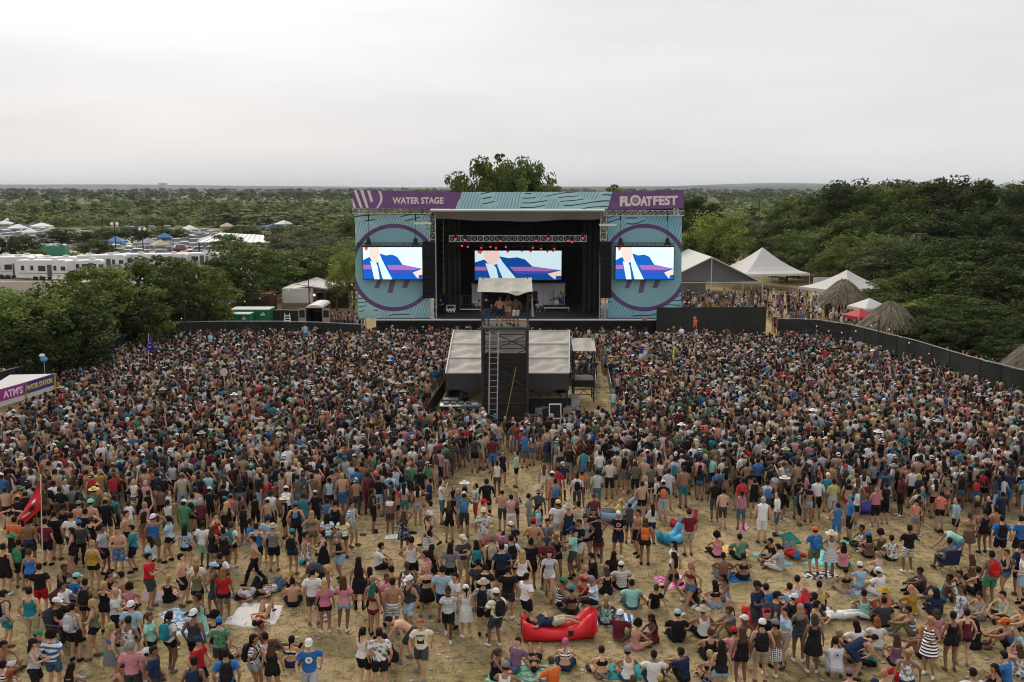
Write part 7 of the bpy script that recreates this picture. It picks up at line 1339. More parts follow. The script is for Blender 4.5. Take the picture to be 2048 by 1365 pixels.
# ================================================================ THE CROWD BEYOND: ONE MASS
def lod(sex, arms, hair, hat, pack, lv, seat=False):
    """light figure of lofted limbs; every face knows its region: 0 skin 1 torso 2 hips 3 hair 4 shoes 5 hat 6 pack 7 sleeve 8 thigh 9 shin"""
    V, F, R_ = [], [], []; fem = sex == 'f'; hi = lv == 2; lo = lv == 0
    def loft(rings, reg, cap=True):
        o = len(V); n = len(rings[0])
        for r_ in rings: V.extend(r_)
        for k in range(len(rings)-1):
            for i in range(n): F.append((o+k*n+i, o+k*n+(i+1) % n, o+(k+1)*n+(i+1) % n, o+(k+1)*n+i)); R_.append(reg if isinstance(reg, int) else reg[k])
        if cap: F.append(tuple(range(o+(len(rings)-1)*n, o+len(rings)*n))[:4] if n == 4 else tuple(range(o+(len(rings)-1)*n, o+len(rings)*n))); R_.append(reg if isinstance(reg, int) else reg[-1])
    nt = 8 if hi else (6 if not lo else 5)
    E = lambda c, a, b, n: [(c[0]+a*math.cos(2*math.pi*(i+.5)/n), c[1]+b*math.sin(2*math.pi*(i+.5)/n), c[2]) for i in range(n)]
    sh = .165 if fem else .195
    loft([E((0, 0, z_), a, b, nt) for z_, a, b in ((.84, .165, .12), (.97, .17 if fem else .16, .125), (1.1, .125 if fem else .15, .10), (1.28, .16 if fem else .18, .125), (1.40, sh, .105), (1.46, .08, .07)) if not (lo and z_ == 1.28)], [2, 1, 1, 1, 1] if not lo else [2, 1, 1, 1])
    loft([E((0, .0, 1.44), .052, .052, 4), E((0, .01, 1.52), .05, .05, 4)], 0, False)
    nh = 8 if hi else (6 if not lo else 5)
    loft([E((0, .02+o, z_), a, b, nh) for z_, a, b, o in ((1.475, .045, .05, .02), (1.53, .072, .088, .01), (1.60, .078, .098, 0), (1.66, .07, .085, -.005), (1.70, .035, .04, -.01))], 0)
    hy = -.012
    if hair in 'sl': loft([E((0, hy+.0+o, z_), a, b, nh) for z_, a, b, o in ((1.545 if hair == 's' else 1.50, .078, .075, -.03), (1.60, .088, .098, -.018), (1.665, .085, .10, -.008), (1.715, .045, .05, -.008))], 3)
    if hair == 'l': loft([E((0, -.075, 1.60), .085, .045, 6), E((0, -.13, 1.42), .10, .04, 6), E((0, -.13, 1.22), .07, .03, 6)], 3)
    if hair == 'p': loft([E((0, hy+o, z_), a, b, nh) for z_, a, b, o in ((1.55, .077, .075, -.03), (1.61, .086, .098, -.015), (1.67, .083, .098, -.008), (1.715, .045, .05, -.008))], 3); loft([E((0, -.14, 1.66), .03, .03, 4), E((0, -.17, 1.56), .028, .026, 4), E((0, -.15, 1.42), .012, .012, 4)], 3)
    if hat == 'cap':
        loft([E((0, .0, z_), a, b, nh) for z_, a, b in ((1.628, .093, .113), (1.69, .085, .10), (1.735, .035, .04))], 5); o = len(V); V.extend([(-.07, .09, 1.635), (.07, .09, 1.635), (.05, .19, 1.62), (-.05, .19, 1.62)]); F.append((o, o+1, o+2, o+3)); R_.append(5)
    if hat == 'capb':
        loft([E((0, .0, z_), a, b, nh) for z_, a, b in ((1.628, .093, .113), (1.69, .085, .10), (1.735, .035, .04))], 5); o = len(V); V.extend([(-.07, -.10, 1.635), (.07, -.10, 1.635), (.05, -.18, 1.615), (-.05, -.18, 1.615)]); F.append((o, o+1, o+2, o+3)); R_.append(5)
    if hat == 'str': loft([E((0, 0, z_), a, b, 9) for z_, a, b in ((1.63, .20, .22), (1.645, .10, .12), (1.71, .08, .10), (1.73, .04, .05))], 5)
    if pack: loft([E((0, -.20, z_), a, b, 6) for z_, a, b in ((1.02, .10, .06), (1.10, .15, .09), (1.30, .14, .08), (1.40, .07, .04))], 6)
    def limb(pts, rr, regs, n=5 if hi else (4 if not lo else 3)):
        rings = []
        for i, p in enumerate(pts):
            p = np.array(p, float); d = np.array(pts[min(i+1, len(pts)-1)], float)-np.array(pts[max(i-1, 0)], float); d /= np.linalg.norm(d); q = np.cross(d, (.3, .9, .2)); q /= np.linalg.norm(q); w_ = np.cross(d, q); rings.append([tuple(p+(q*math.cos(2*math.pi*(k+.5)/n)+w_*math.sin(2*math.pi*(k+.5)/n))*rr[i]) for k in range(n)])
        loft(rings, regs)
    A = {'down': ((.25, -.03, 1.14), (.26, .05, .88)), 'front': ((.25, .0, 1.15), (.10, .26, 1.15)), 'up': ((.30, .06, 1.62), (.24, .10, 1.90)), 'face': ((.28, .14, 1.24), (.10, .22, 1.52)), 'hip': ((.34, -.08, 1.18), (.19, .0, 1.0))}
    for s, am in zip((-1, 1), arms):
        e, w_ = A[am]; limb([(s*(sh-.01), 0, 1.39), (s*e[0], e[1], e[2]), (s*w_[0], w_[1], w_[2])], (.052 if not fem else .043, .042 if not fem else .036, .03), [7, 0])
        hx = (np.array(w_)-np.array(e)); hx = hx/np.linalg.norm(hx); None if lo else limb([(s*w_[0], w_[1], w_[2]), (s*(w_[0]+hx[0]*.15), w_[1]+hx[1]*.15, w_[2]+hx[2]*.15)], (.034, .018), [0], 4)
    for s in (-1, 1):
        if lo: limb([(s*.085, 0, .90), (s*.10, .015, .62), (s*.11, -.01, .0)], (.098, .075, .045), [2, 9], 4); continue
        limb([(s*.085, 0, .90), (s*.10, .015, .68), (s*.10, .02, .48), (s*.105, -.01, .30), (s*.11, -.01, .06)], (.098, .085, .06, .058, .036), [2, 8, 9, 9], 5 if hi else 4)
        limb([(s*.11, -.05, .04), (s*.125, .15, .035)], (.05, .04), [4], 4)
    return np.array(V), F, np.array(R_)
ARMS = [('down', 'down'), ('down', 'front'), ('front', 'front'), ('front', 'face'), ('up', 'up'), ('down', 'up'), ('hip', 'down'), ('down', 'face')]
LODT = {}
def get_lod(key):
    if key not in LODT: LODT[key] = lod(*key)
    return LODT[key]
CTOP = ['k']*25+['c']*8+['n']*9+['w']*17+['lg']*7+['g']*5+['b']*6+['lb']*5+['t']*5+['aq']*3+['gr']*3+['ol']*4+['r']*4+['mr']*5+['pk']*3+['co']*2+['o']*1+['y']*1+['mu']*1+['br']*5+['cr']*7+['kh']*4
CBOT = ['k']*16+['c']*8+['n']*7+['dn']*12+['ld']*8+['kh']*7+['g']*6+['w']*5+['b']*3+['t']*3+['r']*2+['ol']*2
CHAT = ['w']*9+['k']*8+['n']*3+['b']*3+['r']*3+['kh']*4+['t']*2+['o']*1+['g']*3+['aq']*1
def crowd():
    r = random.Random(99); items = []
    def look(d=None):
        fem = (r.random() < .46) if d is None else d['sex'] == 'f'; sk = np.array(r.choice(SKINS[:4]+SKINS[:3]+[SKINS[6]]+([SKINS[4], SKINS[5]] if r.random() < .35 else [])))*r.uniform(.82, 1.12)
        top = r.choice(CTOP); bare = (not fem and r.random() < .18); crop = fem and r.random() < .28; sleeve = r.random() < (.66 if not fem else .30); bot = r.choice(CBOT); hr_ = r.choice(['d']*11+['br']*7+['bl']*3+['rd']) if fem else r.choice(['d']*13+['br']*7+['bl']*2+['gy'])
        hat = None if r.random() < .72 else r.choice(['cap']*6+['capb']*5+['str']*1); hk = r.choice('llllpps' if fem else 'sssssss'); pack = r.random() < .07; arms = r.choice([0]*8+[1]*6+[2]*7+[3]*3+[5]*1+[6]*2+[7]*2+[0]*4); pc = r.choice(['k', 'k', 'c', 'n', 'r', 'gr', 't'])
        if d is not None:
            top, bare, bot = (d['top'][1] or 'k'), d['top'][0] == 'N', (d['bot'][1] if d['bot'] else d['top'][1]); crop = d['top'][0] in 'VS'; sleeve = d['top'][0] == 'T'; hr_ = d['hair'][:-1]; hk = {'l': 'l', 'b': 'l', 'p': 'p', 'u': 's', 's': 's', 'a': 's', 'x': 's'}[d['hair'][-1]]; hat = {None: None}.get(d['hat'], {'cap': 'cap', 'capb': 'capb', 'bkt': 'str', 'str': 'str', 'beanie': 'cap'}.get((d['hat'] or ('cap',))[0])); pack = d['bag'] is not None; pc = d['bag'] or 'k'; arms = {'fo': 2, 'ra': 7, 'hp': 6}.get(d['pose'], arms)
        hatc = (d['hat'][1] if d and d['hat'] else ('kh' if hat == 'str' and r.random() < .6 else r.choice(CHAT))); j = lambda c: np.array(PAL[c][1])*r.uniform(.8, 1.2)
        tc = sk if bare else j(top); bc = j(bot); C = np.zeros((10, 3)); C[0] = sk; C[1] = tc; C[2] = bc; C[3] = np.array(HAIRC[hr_][1])*r.uniform(.8, 1.2); C[4] = np.array(r.choice([(.02, .02, .02), (.6, .6, .6), (.1, .07, .05)])); C[5] = j(hatc); C[6] = j(pc); C[7] = tc if sleeve and not bare else sk; C[8] = bc if r.random() < (.85 if not fem else .25) else sk; C[9] = bc if r.random() < .05 else sk
        return ('f' if fem else 'm', ARMS[arms], hk, hat, pack), C, crop
    def put(x, y, z=0.0, yaw=None, d=None):
        k, C, crop = look(d); hi = 2 if y < 46 else (1 if y < 57 else 0); h = r.uniform(.96, 1.06) if k[0] == 'm' else r.uniform(.90, .98); h *= 1.03
        if yaw is None: yaw = r.gauss(0, .35) if r.random() < .86 else r.uniform(-3.1, 3.1)
        items.append((k+(hi,), x, y, z, yaw, h, C, crop))
    near = [(d['x'], d['y']) for d in TABLE]
    for d in DEMOTED: put(d['x'], d['y'], 0, d['yaw'], d)
    # the packed field: staggered rows, tighter towards the stage
    TOPB = [(120, 735), (180, 700), (270, 672), (335, 660), (500, 657), (720, 656), (900, 656), (1310, 657), (1535, 665), (1600, 662), (1700, 674), (1800, 703), (1900, 735), (2048, 778), (2200, 815)]
    BOTB = [(-80, 1075), (0, 1070), (120, 1060), (250, 1040), (400, 1045), (560, 1030), (680, 1000), (760, 975), (820, 950), (880, 925), (950, 882), (1010, 872), (1075, 880), (1130, 905), (1250, 925), (1400, 950), (1560, 960), (1700, 970), (1850, 975), (1960, 985), (2048, 1020), (2120, 1020)]
    def interp(T, x): return float(np.interp(x, [q[0] for q in T], [q[1] for q in T]))
    y = 40.0; nx = np.array(near)
    while y < 87.5:
        sp_ = .65-.09*(y-40)/47; x = -48+r.uniform(0, sp_)
        while x < 48:
            X_, Y_ = x+r.gauss(0, .13), y+r.gauss(0, .13); x += sp_*r.uniform(.8, 1.2); px, py = topx((X_, Y_, 1.62))
            if not (-60 < px < 2110): continue
            tb = interp(TOPB, px) if px > 120 else 735+(120-px)*.72; bb = interp(BOTB, px)
            if py < tb or py > bb: continue
            fr2 = (bb-py)
            if fr2 < 45 and r.random() > .35+.65*fr2/45: continue
            if py < tb+14 and r.random() < .35: continue
            if -5.2 < X_ < 5.9 and 53.6 < Y_ < 67.5 or (5.9 < X_ < 6.8 and 58 < Y_ < 84) or (-1.5 < X_ < 3.2 and 51.5 < Y_ < 54): continue
            if r.random() < .03: continue
            if len(nx) and ((nx[:, 0]-X_)**2+(nx[:, 1]-Y_)**2).min() < .36: continue
            put(X_, Y_)
        y += sp_*.80
    # some ride on shoulders or lift things
    for px, py in ((420, 668), (610, 652), (640, 655), (985, 878), (1650, 700), (1150, 660), (430, 690), (1752, 700), (1540, 668)):
        p = G(px, py, 1.62+.75); put(p.x, p.y, .75)
    # on the raised ground beside the stage and among the tents on the right
    for _ in range(520):
        px, py = r.uniform(1366, 1735), r.uniform(578, 650)
        if px < 1545 and not (578 < py < 612): continue
        if px > 1545 and (py > 636 or py < 560+(px-1545)*.12): continue
        if px > 1620 and r.random() < .45: continue
        p = G(px, py, 1.62)
        if p.y < 93: continue
        put(p.x, p.y, 0, r.uniform(-3.1, 3.1) if r.random() < .5 else r.gauss(math.pi/2, .7))
    for _ in range(60):
        px, py = r.uniform(655, 745), r.uniform(625, 642); p = G(px, py, 1.62); put(p.x, max(p.y, 95.5), 0, r.uniform(-3, 3)) if px < 712 else None
    for _ in range(46):
        px = r.uniform(1860, 2048); p = G(px, 705+(px-1900)*.22+r.uniform(-8, 12), 1.62); 
        if p.y > np.interp(px, [1830, 1900, 1960, 2048], [G(1830, 682, 2.3).y, G(1900, 703, 2.3).y, G(1960, 720, 2.3).y, G(2048, 742, 2.3).y])+.8: put(p.x, p.y, 0, r.uniform(-3, 3))
    for _ in range(40): p = G(r.uniform(10, 330), r.uniform(690, 735), 1.62); put(p.x, p.y) if p.y > 66 and topx(p)[1] > np.interp(topx(p)[0], [0, 120, 330], [745, 715, 655]) else None
    by = {}
    for it in items: by.setdefault(it[0], []).append(it)
    VV, LI, LT, CC, off = [], [], [], [], 0
    for key, its in by.items():
        V, F, R_ = get_lod(key); n = len(V); fl_ = np.concatenate([np.array(f) for f in F]); ft_ = np.array([len(f) for f in F])
        P_ = np.array([(it[1], it[2], it[3]) for it in its]); a = np.array([it[4] for it in its]); h = np.array([it[5] for it in its]); g = np.array([r.uniform(.92, 1.12) for _ in its]); c, s = np.cos(a), np.sin(a)
        X_ = (V[None, :, 0]*c[:, None]-V[None, :, 1]*s[:, None])*(h*g)[:, None]+P_[:, 0:1]; Y_ = (V[None, :, 0]*s[:, None]+V[None, :, 1]*c[:, None])*(h*g)[:, None]+P_[:, 1:2]; Z_ = V[None, :, 2]*h[:, None]+P_[:, 2:3]
        VV.append(np.stack([X_, Y_, Z_], 2).reshape(-1, 3)); LI.append((fl_[None]+(np.arange(len(its))*n+off)[:, None]).ravel()); LT.append(np.tile(ft_, len(its))); off += n*len(its)
        Call = np.stack([it[6] for it in its]); col = Call[:, R_]
        waist = np.array([V[list(f), 2].mean() for f in F]); mid = (R_ == 1) & (waist < 1.22)
        for i, it in enumerate(its):
            if it[7]: col[i, mid] = it[6][0]
        CC.append(col.reshape(-1, 3))
    V = np.concatenate(VV); LI = np.concatenate(LI).astype(np.int32); LT = np.concatenate(LT).astype(np.int32); CC = np.clip(np.concatenate(CC), 0, .8); CC = CC*.86+.14*CC.mean(1, keepdims=True)
    me = bpy.data.meshes.new('crowd'); me.vertices.add(len(V)); me.vertices.foreach_set('co', V.astype(np.float32).ravel()); me.loops.add(len(LI)); me.loops.foreach_set('vertex_index', LI); me.polygons.add(len(LT))
    me.polygons.foreach_set('loop_start', np.concatenate([[0], np.cumsum(LT)[:-1]]).astype(np.int32)); me.polygons.foreach_set('loop_total', LT); me.polygons.foreach_set('use_smooth', np.ones(len(LT), bool))
    at = me.attributes.new('tint', 'FLOAT_COLOR', 'FACE'); at.data.foreach_set('color', np.concatenate([CC, np.ones((len(CC), 1))], 1).astype(np.float32).ravel())
    m = bpy.data.materials.new('crowd_clothes'); m.use_nodes = True; t = m.node_tree; b = t.nodes['Principled BSDF']; b.inputs['Roughness'].default_value = .85; b.inputs['Specular IOR Level'].default_value = .15; q = t.nodes.new('ShaderNodeAttribute'); q.attribute_name = 'tint'; t.links.new(q.outputs['Color'], b.inputs['Base Color']); me.materials.append(m)
    me.update(calc_edges=True); o = link('crowd', me); tag(o, 'dense festival crowd filling the field up to the stage', 'crowd', kind='stuff'); print('CROWD', len(items), 'tris', int((LT-2).sum()))
crowd()
# ================================================================ THINGS ON THE FIELD
def near_person(px, py): return min((d for d in TABLE if 'obj' in d), key=lambda d: (d['px']-px)**2+(d['py']-py)**2)
# ---------------- blankets and towels laid on the grass
BLK = {}
def blanket_mat(name, c1, c2=None, kind=None, scale=3.0):
    if name in BLK: return BLK[name]
    m = bpy.data.materials.new(name); m.use_nodes = True; t = m.node_tree; n = t.nodes; b = n['Principled BSDF']; b.inputs['Roughness'].default_value = .95; b.inputs['Specular IOR Level'].default_value = .1; b.inputs['Base Color'].default_value = (*c1, 1); BLK[name] = m
    if kind:
        tcn = n.new('ShaderNodeTexCoord'); q = n.new('ShaderNodeTexWave') if kind == 'st' else n.new('ShaderNodeTexNoise'); q.inputs['Scale'].default_value = scale; t.links.new(tcn.outputs['Object'], q.inputs['Vector'])
        if kind == 'st': q.bands_direction = 'X'
        r = n.new('ShaderNodeMapRange'); r.inputs['From Min'].default_value = .48; r.inputs['From Max'].default_value = .54; t.links.new(q.outputs['Fac'], r.inputs['Value']); x = n.new('ShaderNodeMixRGB'); x.inputs[1].default_value = (*c1, 1); x.inputs[2].default_value = (*c2, 1); t.links.new(r.outputs[0], x.inputs[0]); t.links.new(x.outputs[0], b.inputs['Base Color'])
    return m
def blanket(pts, m, label, k):
    W_ = [G(x, y) for x, y in pts]; c = sum(W_, Vector())/len(W_); n = len(W_); ring = []
    for i in range(n):
        a, b = W_[i]-c, W_[(i+1) % n]-c
        for q in range(5): p = a.lerp(b, q/5); ring.append(p*(1+.035*math.sin(q*2.3+i*1.9+k)))
    mb = MB(); rings = []
    for s in (1, .985, .75, .5, .25): rings.append([(p.x*s, p.y*s, (.012 if s < 1 else .0)+.014*(s < .98)*(1+math.sin(p.x*5*s+k)+math.sin(p.y*6*s))) for p in ring])
    mb.loft(rings, cap=False); mb.add([rings[-1][i] for i in range(len(ring))], [tuple(range(len(ring)))]); o = mb.build('blanket', m, smooth=True, loc=(c.x, c.y, .006)); tag(o, label, 'blanket', 'blankets on the grass')
def tp(t, *pts): x0, y0, s = TILES[t]; return [(x0+x/s, y0+y/s) for x, y in pts]
W8 = (.62, .60, .58)
for k, (pts, m, lab) in enumerate((
    (tp('B', (545, 715), (770, 480), (1210, 510), (1165, 640), (1110, 720), (870, 765)), blanket_mat('sheet_white', W8), 'white bed sheet with a sunbather on it'),
    (tp('B', (620, 430), (720, 325), (1145, 300), (1050, 420), (700, 475)), blanket_mat('blanket_navy', (.05, .065, .11)), 'dark blue blanket under two people lying down'),
    (tp('A', (1560, 470), (1600, 330), (1960, 370), (1980, 490)), blanket_mat('blanket_coral', (.55, .20, .16), (.12, .30, .38), 'st', 2), 'coral and teal towel beside the red shirt'),
    ([(318, 1228), (352, 1214), (422, 1250), (416, 1278), (345, 1272)], blanket_mat('sheet_blue_white', W8, (.08, .28, .55), 'sp', 7), 'white and blue sheet near the long mint dress'),
    (tp('D', (690, 600), (1010, 560), (1220, 630), (1170, 745), (680, 740)), blanket_mat('rug_blue_striped', (.03, .12, .32), (.60, .62, .66), 'st', 1.6), 'blue and white striped rug right of the red lounger'),
    (tp('C', (1500, 1365), (1560, 1250), (1850, 1130), (2390, 1180), (2300, 1365)), blanket_mat('blanket_green', (.10, .34, .20), (.35, .55, .42), 'sp', 6), 'green leafy blanket at the bottom of the picture'),
    (tp('D', (795, 1330), (830, 1150), (1290, 1165), (1310, 1345)), blanket_mat('towel_teal', (.03, .27, .27)), 'teal towel under three people seen from behind'),
    (tp('D', (1425, 190), (1740, 160), (1830, 320), (1540, 340)), blanket_mat('blanket_pink_flowers', (.60, .48, .50), (.55, .06, .22), 'sp', 7), 'white blanket with pink flowers behind two walking women'),
    (tp('D', (480, 230), (700, 190), (1150, 270), (960, 385), (860, 360)), blanket_mat('blanket_maroon', (.16, .05, .08), (.35, .20, .20), 'sp', 6), 'maroon patterned blanket under a seated group'),
    (tp('E', (160, 200), (480, 140), (585, 240), (370, 258)), blanket_mat('towel_blue', (.02, .13, .36)), 'bright blue towel behind the seated couple'),
    (tp('e', (595, 870), (690, 850), (1090, 990), (880, 1050)), blanket_mat('towel_aqua', (.16, .48, .52), (.05, .30, .38), 'sp', 6), 'aqua towel under the man in a grey shirt'),
    (tp('E', (1125, 150), (1480, 110), (1550, 200), (1200, 228)), blanket_mat('blanket_black_white', (.05, .045, .05), (.60, .58, .55), 'sp', 6), 'black and white patterned blanket under two standing people'),
    (tp('E', (1505, 280), (1640, 260), (1990, 330), (1950, 400), (1590, 385)), blanket_mat('blanket_pale_blue', (.50, .54, .60), (.12, .25, .45), 'sp', 7), 'pale blue patterned blanket under the light blue shirt'),
    (tp('e', (900, 650), (1060, 610), (1200, 740), (1080, 768)), blanket_mat('towel_dark_green', (.01, .14, .11)), 'dark green towel beside a lying person'),
    (tp('e', (80, 830), (320, 760), (590, 890), (110, 905)), blanket_mat('blanket_orange', (.60, .30, .14), (.62, .52, .20), 'st', 3), 'orange and yellow striped blanket under the pink top'),
    (tp('e', (430, 600), (520, 500), (590, 550), (540, 600)), blanket_mat('towel_magenta', (.50, .08, .25), (.62, .45, .5), 'sp', 8), 'pink patterned towel beneath the pink tank top'),
    (tp('e', (1180, 990), (1420, 820), (1800, 980), (1700, 1030)), blanket_mat('towel_turquoise', (.08, .42, .42), (.3, .55, .5), 'sp', 5), 'turquoise towel under the woman in pink'),
    (tp('E', (60, 520), (220, 420), (330, 470), (170, 560)), blanket_mat('blanket_white_wave', (.60, .58, .57), (.40, .36, .45), 'sp', 6), 'white patterned blanket beside the denim shorts'),
    (tp('e', (1620, 720), (1850, 690), (1830, 740), (1680, 770)), blanket_mat('towel_mint', (.16, .44, .36)), 'mint towel under the blue tank top'),
    (tp('c', (400, 930), (430, 880), (590, 880), (580, 930)), blanket_mat('towel_white', (.6, .6, .6)), 'small white towel behind the seated pair'),
    (tp('A', (820, 1365), (860, 1280), (970, 1290), (950, 1365)), blanket_mat('towel_grey', (.45, .46, .48), (.15, .17, .20), 'sp', 8), 'grey patterned towel by the bottom left'),
    (tp('F', (960, 410), (980, 300), (1100, 370), (1090, 420)), blanket_mat('towel_cyan', (.06, .42, .50)), 'cyan towel beside the bare-chested man'))):
    blanket(pts, m, lab, k)
# ---------------- air loungers
def lounger(px, py, L, rz, c, label, W_=.36, H_=.5):
    p = G(px, py); o = empty('air_lounger', (p.x, p.y, 0), rz); tag(o, label, 'air lounger', 'air loungers'); m = mat('lounger_'+label.split()[0], c, .5, var=.10, scale=5, bump=.6)
    for sy in (-1, 1):
        rows = []; n = 12
        for k in range(11):
            t = k/10; x = (t-.5)*L; r_ = W_*(.55+.45*math.sin(min(max(t, .06), .97)*math.pi)**.45); zc = H_*(.50+.50*abs(2*t-1)**2.2)*(1.0+.25*(t > .8)); wr = 1+.02*math.sin(k*5); rows.append([(x, sy*(W_*.62)+r_*.72*wr*math.cos(2*math.pi*i/n), max(.015, zc*.62+zc*.62*math.sin(2*math.pi*i/n))) for i in range(n)])
        MB().loft(rows).build('air_tube', m, o, True)
    MB().slab([(L/2-.02, -W_*.9, .10), (L/2+.12, -W_*.7, .2), (L/2+.16, W_*.7, .75), (L/2-.02, W_*.9, .72)], (.02, 0, .0)).build('closure_flap', m, o)
    MB().box(L*.12, L*.12+.16, -W_*1.36, -W_*1.30, .22, .40).build('side_pocket', BLACKM, o); return p
p = lounger(1114, 1272, 2.15, rad(6), (.62, .012, .02), 'red inflated air lounger with a man lying on it', .40, .54)
special(p.x-.12, p.y+.02, .34, 'lf', rad(-84), 'm', ('T', 'n', None), ('s', 'kh', None), 'ds', lab='man in navy shirt lying on the red air lounger', grp='people lying on loungers')
p = lounger(1226, 1040, 2.1, rad(14), (.16, .22, .29), 'grey-blue inflated air lounger with a woman leaning on it', .4, .58)
special(p.x+.25, p.y+.05, .36, 'ba', rad(75), 'f', ('K', 'y', None), ('h', 'y', None), 'blu', lab='woman in yellow top reclining on the grey-blue lounger', grp='people lying on loungers')
p = lounger(1345, 1084, 1.05, rad(35), (.03, .30, .52), 'bright blue inflated air lounger near the maroon shirt', .32, .42)
lounger(1552, 1238, 2.0, rad(12), (.50, .012, .025), 'scarlet air lounger behind the group of seated men', .36, .38); lounger(1736, 1022, 1.5, rad(20), (.05, .05, .30), 'violet air lounger behind the pink tank top', .36, .5); lounger(1364, 1054, .9, rad(-20), (.40, .02, .03), 'small crimson air lounger behind the blue one', .2, .25)
# ---------------- folding camp chairs under the people who sit in one
k = 0
for d in [q for q in TABLE if q['pose'] == 'ch' and 'obj' in q]:
    c = ['black', 'grey', 'maroon', 'navy'][k % 4]; m = mat('chair_'+c, {'black': (.015, .015, .017), 'grey': (.08, .08, .09), 'maroon': (.10, .015, .02), 'navy': (.02, .03, .08)}[c], .9); o = empty('camp_chair', (d['x'], d['y'], 0), d['yaw']); tag(o, '%s folding camp chair under a person in %s' % (c, PAL[d['top'][1]][0]), 'chair', 'camp chairs'); k += 1
    MB().box(-.27, .27, -.25, .28, .37, .40).build('seat', m, o); mb = MB(); mb.slab([(-.27, -.25, .40), (.27, -.25, .40), (.27, -.40, .98), (-.27, -.40, .98)], (0, -.03, 0)); mb.build('backrest', m, o)
    for s in (-1, 1):
        MB().tube((s*.30, .30, 0), (s*.28, -.27, .60), .012, n=5).build('leg', STEELD, o); MB().tube((s*.30, -.33, 0), (s*.28, .28, .60), .012, n=5).build('leg', STEELD, o); MB().tube((s*.28, -.26, .35), (s*.28, -.42, 1.0), .012, n=5).build('back_post', STEELD, o); MB().box(s*.30-.035, s*.30+.035, -.28, .28, .60, .62).build('armrest', m, o)
# ---------------- ATM and water tent
a, b, c0 = G(47, 766, 2.62), G(106, 748, 2.62), G(-50, 793, 2.62); o = empty('service_tent', (a.x, a.y, 0)); tag(o, 'white canopy tent with ATM and water station banners at the left edge', 'tent')
dr = (b-a).normalized(); pk = G(20, 750, 3.0); bk = Vector((-dr.y, dr.x, 0))*3.0; SIGNM = mat('sign_magenta', (.36, .035, .26), .6); SIGNP = mat('sign_indigo', (.055, .04, .20), .6); YLET = mat('letter_yellow', (.70, .60, .12), .6)
for nm, pts, m in (('roof_side', [a, b, pk], TENTW), ('roof_side', [c0, a, pk], TENTW), ('roof_side', [b, c0+(b-a)+bk*.2, pk], TENTW)): part(MB().poly(pts), nm, m, o)
out_ = Vector((dr.y, -dr.x, 0))*.02
for q0, q1, m, txt, tm, ww in ((a, b, SIGNP, 'WATER STATION', YLET, .86), (c0, a-(a-c0).normalized()*.06, SIGNM, "ATM'S", CREAM, .42)):
    d_ = (q1-q0).normalized(); on = Vector((d_.y, -d_.x, 0)); L2 = (q1-q0).length; Z1 = Vector((0, 0, -.02)); Z2 = Vector((0, 0, -.68)); Z3 = Vector((0, 0, -.98)); mb = MB(); mb.slab([q0+Z2+on*.03, q1+Z2+on*.03, q1+Z1+on*.03, q0+Z1+on*.03], -on*.02); sg = part(mb, 'sign_board', m, o); mb = MB(); mb.slab([q0+Z3, q1+Z3, q1+Z2, q0+Z2], -on*.01); part(mb, 'valance', TENTW, o)
    ctr = q0.lerp(q1, .5 if ww > .5 else .76)+Vector((0, 0, -.35))+on*.045; place_text(txt, L2*ww, .30 if ww > .5 else .42, frame(ctr, d_, (0, 0, 1)), tm, sg, bold=.03)
for q in (a, b, c0): part(MB().box(q.x-.06, q.x+.06, q.y+.08, q.y+.2, 0, 2.6), 'post', mat('yellow_wood', (.42, .28, .06), .8, var=.2, scale=5), o)
# ---------------- flags and things held above the crowd
def flag(px, base, top, corners, label, m, marks=(), z0=1.0, sway=.12):
    p = G(px, base, z0); t_ = P(px-(px-corners[0][0])*.0, top, p.y); o = empty('flag', (p.x, p.y, z0)); tag(o, label, 'flag', 'flags over the crowd'); tip = P(corners[0][0], top, p.y); part(MB().tube(p, tip, .018, n=6), 'flag_pole', POLEW, o); C_ = [P(x, y, p.y) for x, y in corners]; n = 8; mb = MB()
    f = lambda u, v: (C_[0].lerp(C_[1], u)).lerp(C_[3].lerp(C_[2], u), v)+Vector((0, sway*math.sin(u*6+v*3)-.02, 0))
    for i in range(n):
        for j in range(n): mb.quad(f(i/n, j/n), f((i+1)/n, j/n), f((i+1)/n, (j+1)/n), f(i/n, (j+1)/n))
    part(mb, 'flag_cloth', m, o, True)
    for pts, mm in marks: part(MB().poly([f(u, v)+Vector((0, -.03, 0)) for u, v in pts]), 'flag_mark', mm, o)
flag(85, 1116, 950, [(81, 958), (84, 1018), (47, 1048), (40, 1033)], 'red flag with a white and black emblem on a white pole', mat('flag_red', (.60, .02, .03), .8), (([(.62, .25), (.80, .30), (.62, .55), (.45, .50)], mat('mark_black', (.02, .02, .02), .8)), ([(.60, .60), (.74, .50), (.60, .84), (.44, .92), (.40, .86)], WHITE), ([(.45, .20), (.55, .22), (.42, .42), (.34, .38)], WHITE)))
flag(1283, 745, 692, [(1281, 693), (1274, 725), (1293, 722), (1297, 694)], 'striped flag with red and white bars held over the crowd', mat('flag_white', (.6, .58, .56), .8), tuple(([(k/7+.02, .01), (k/7+.09, .01), (k/7+.09, .99), (k/7+.02, .99)], mat('flag_bar', (.45, .03, .04), .8)) for k in range(7))+(([(0, 0), (.45, 0), (.45, .45), (0, .45)], mat('flag_canton', (.03, .04, .18), .8)),), z0=1.5)
flag(297, 735, 668, [(297, 670), (293, 702), (308, 704), (305, 676)], 'purple flag with a white emblem by the left fence', mat('flag_purple', (.05, .03, .20), .8), (([(.45, .3), (.75, .35), (.7, .7), (.4, .65)], WHITE),), z0=1.4)
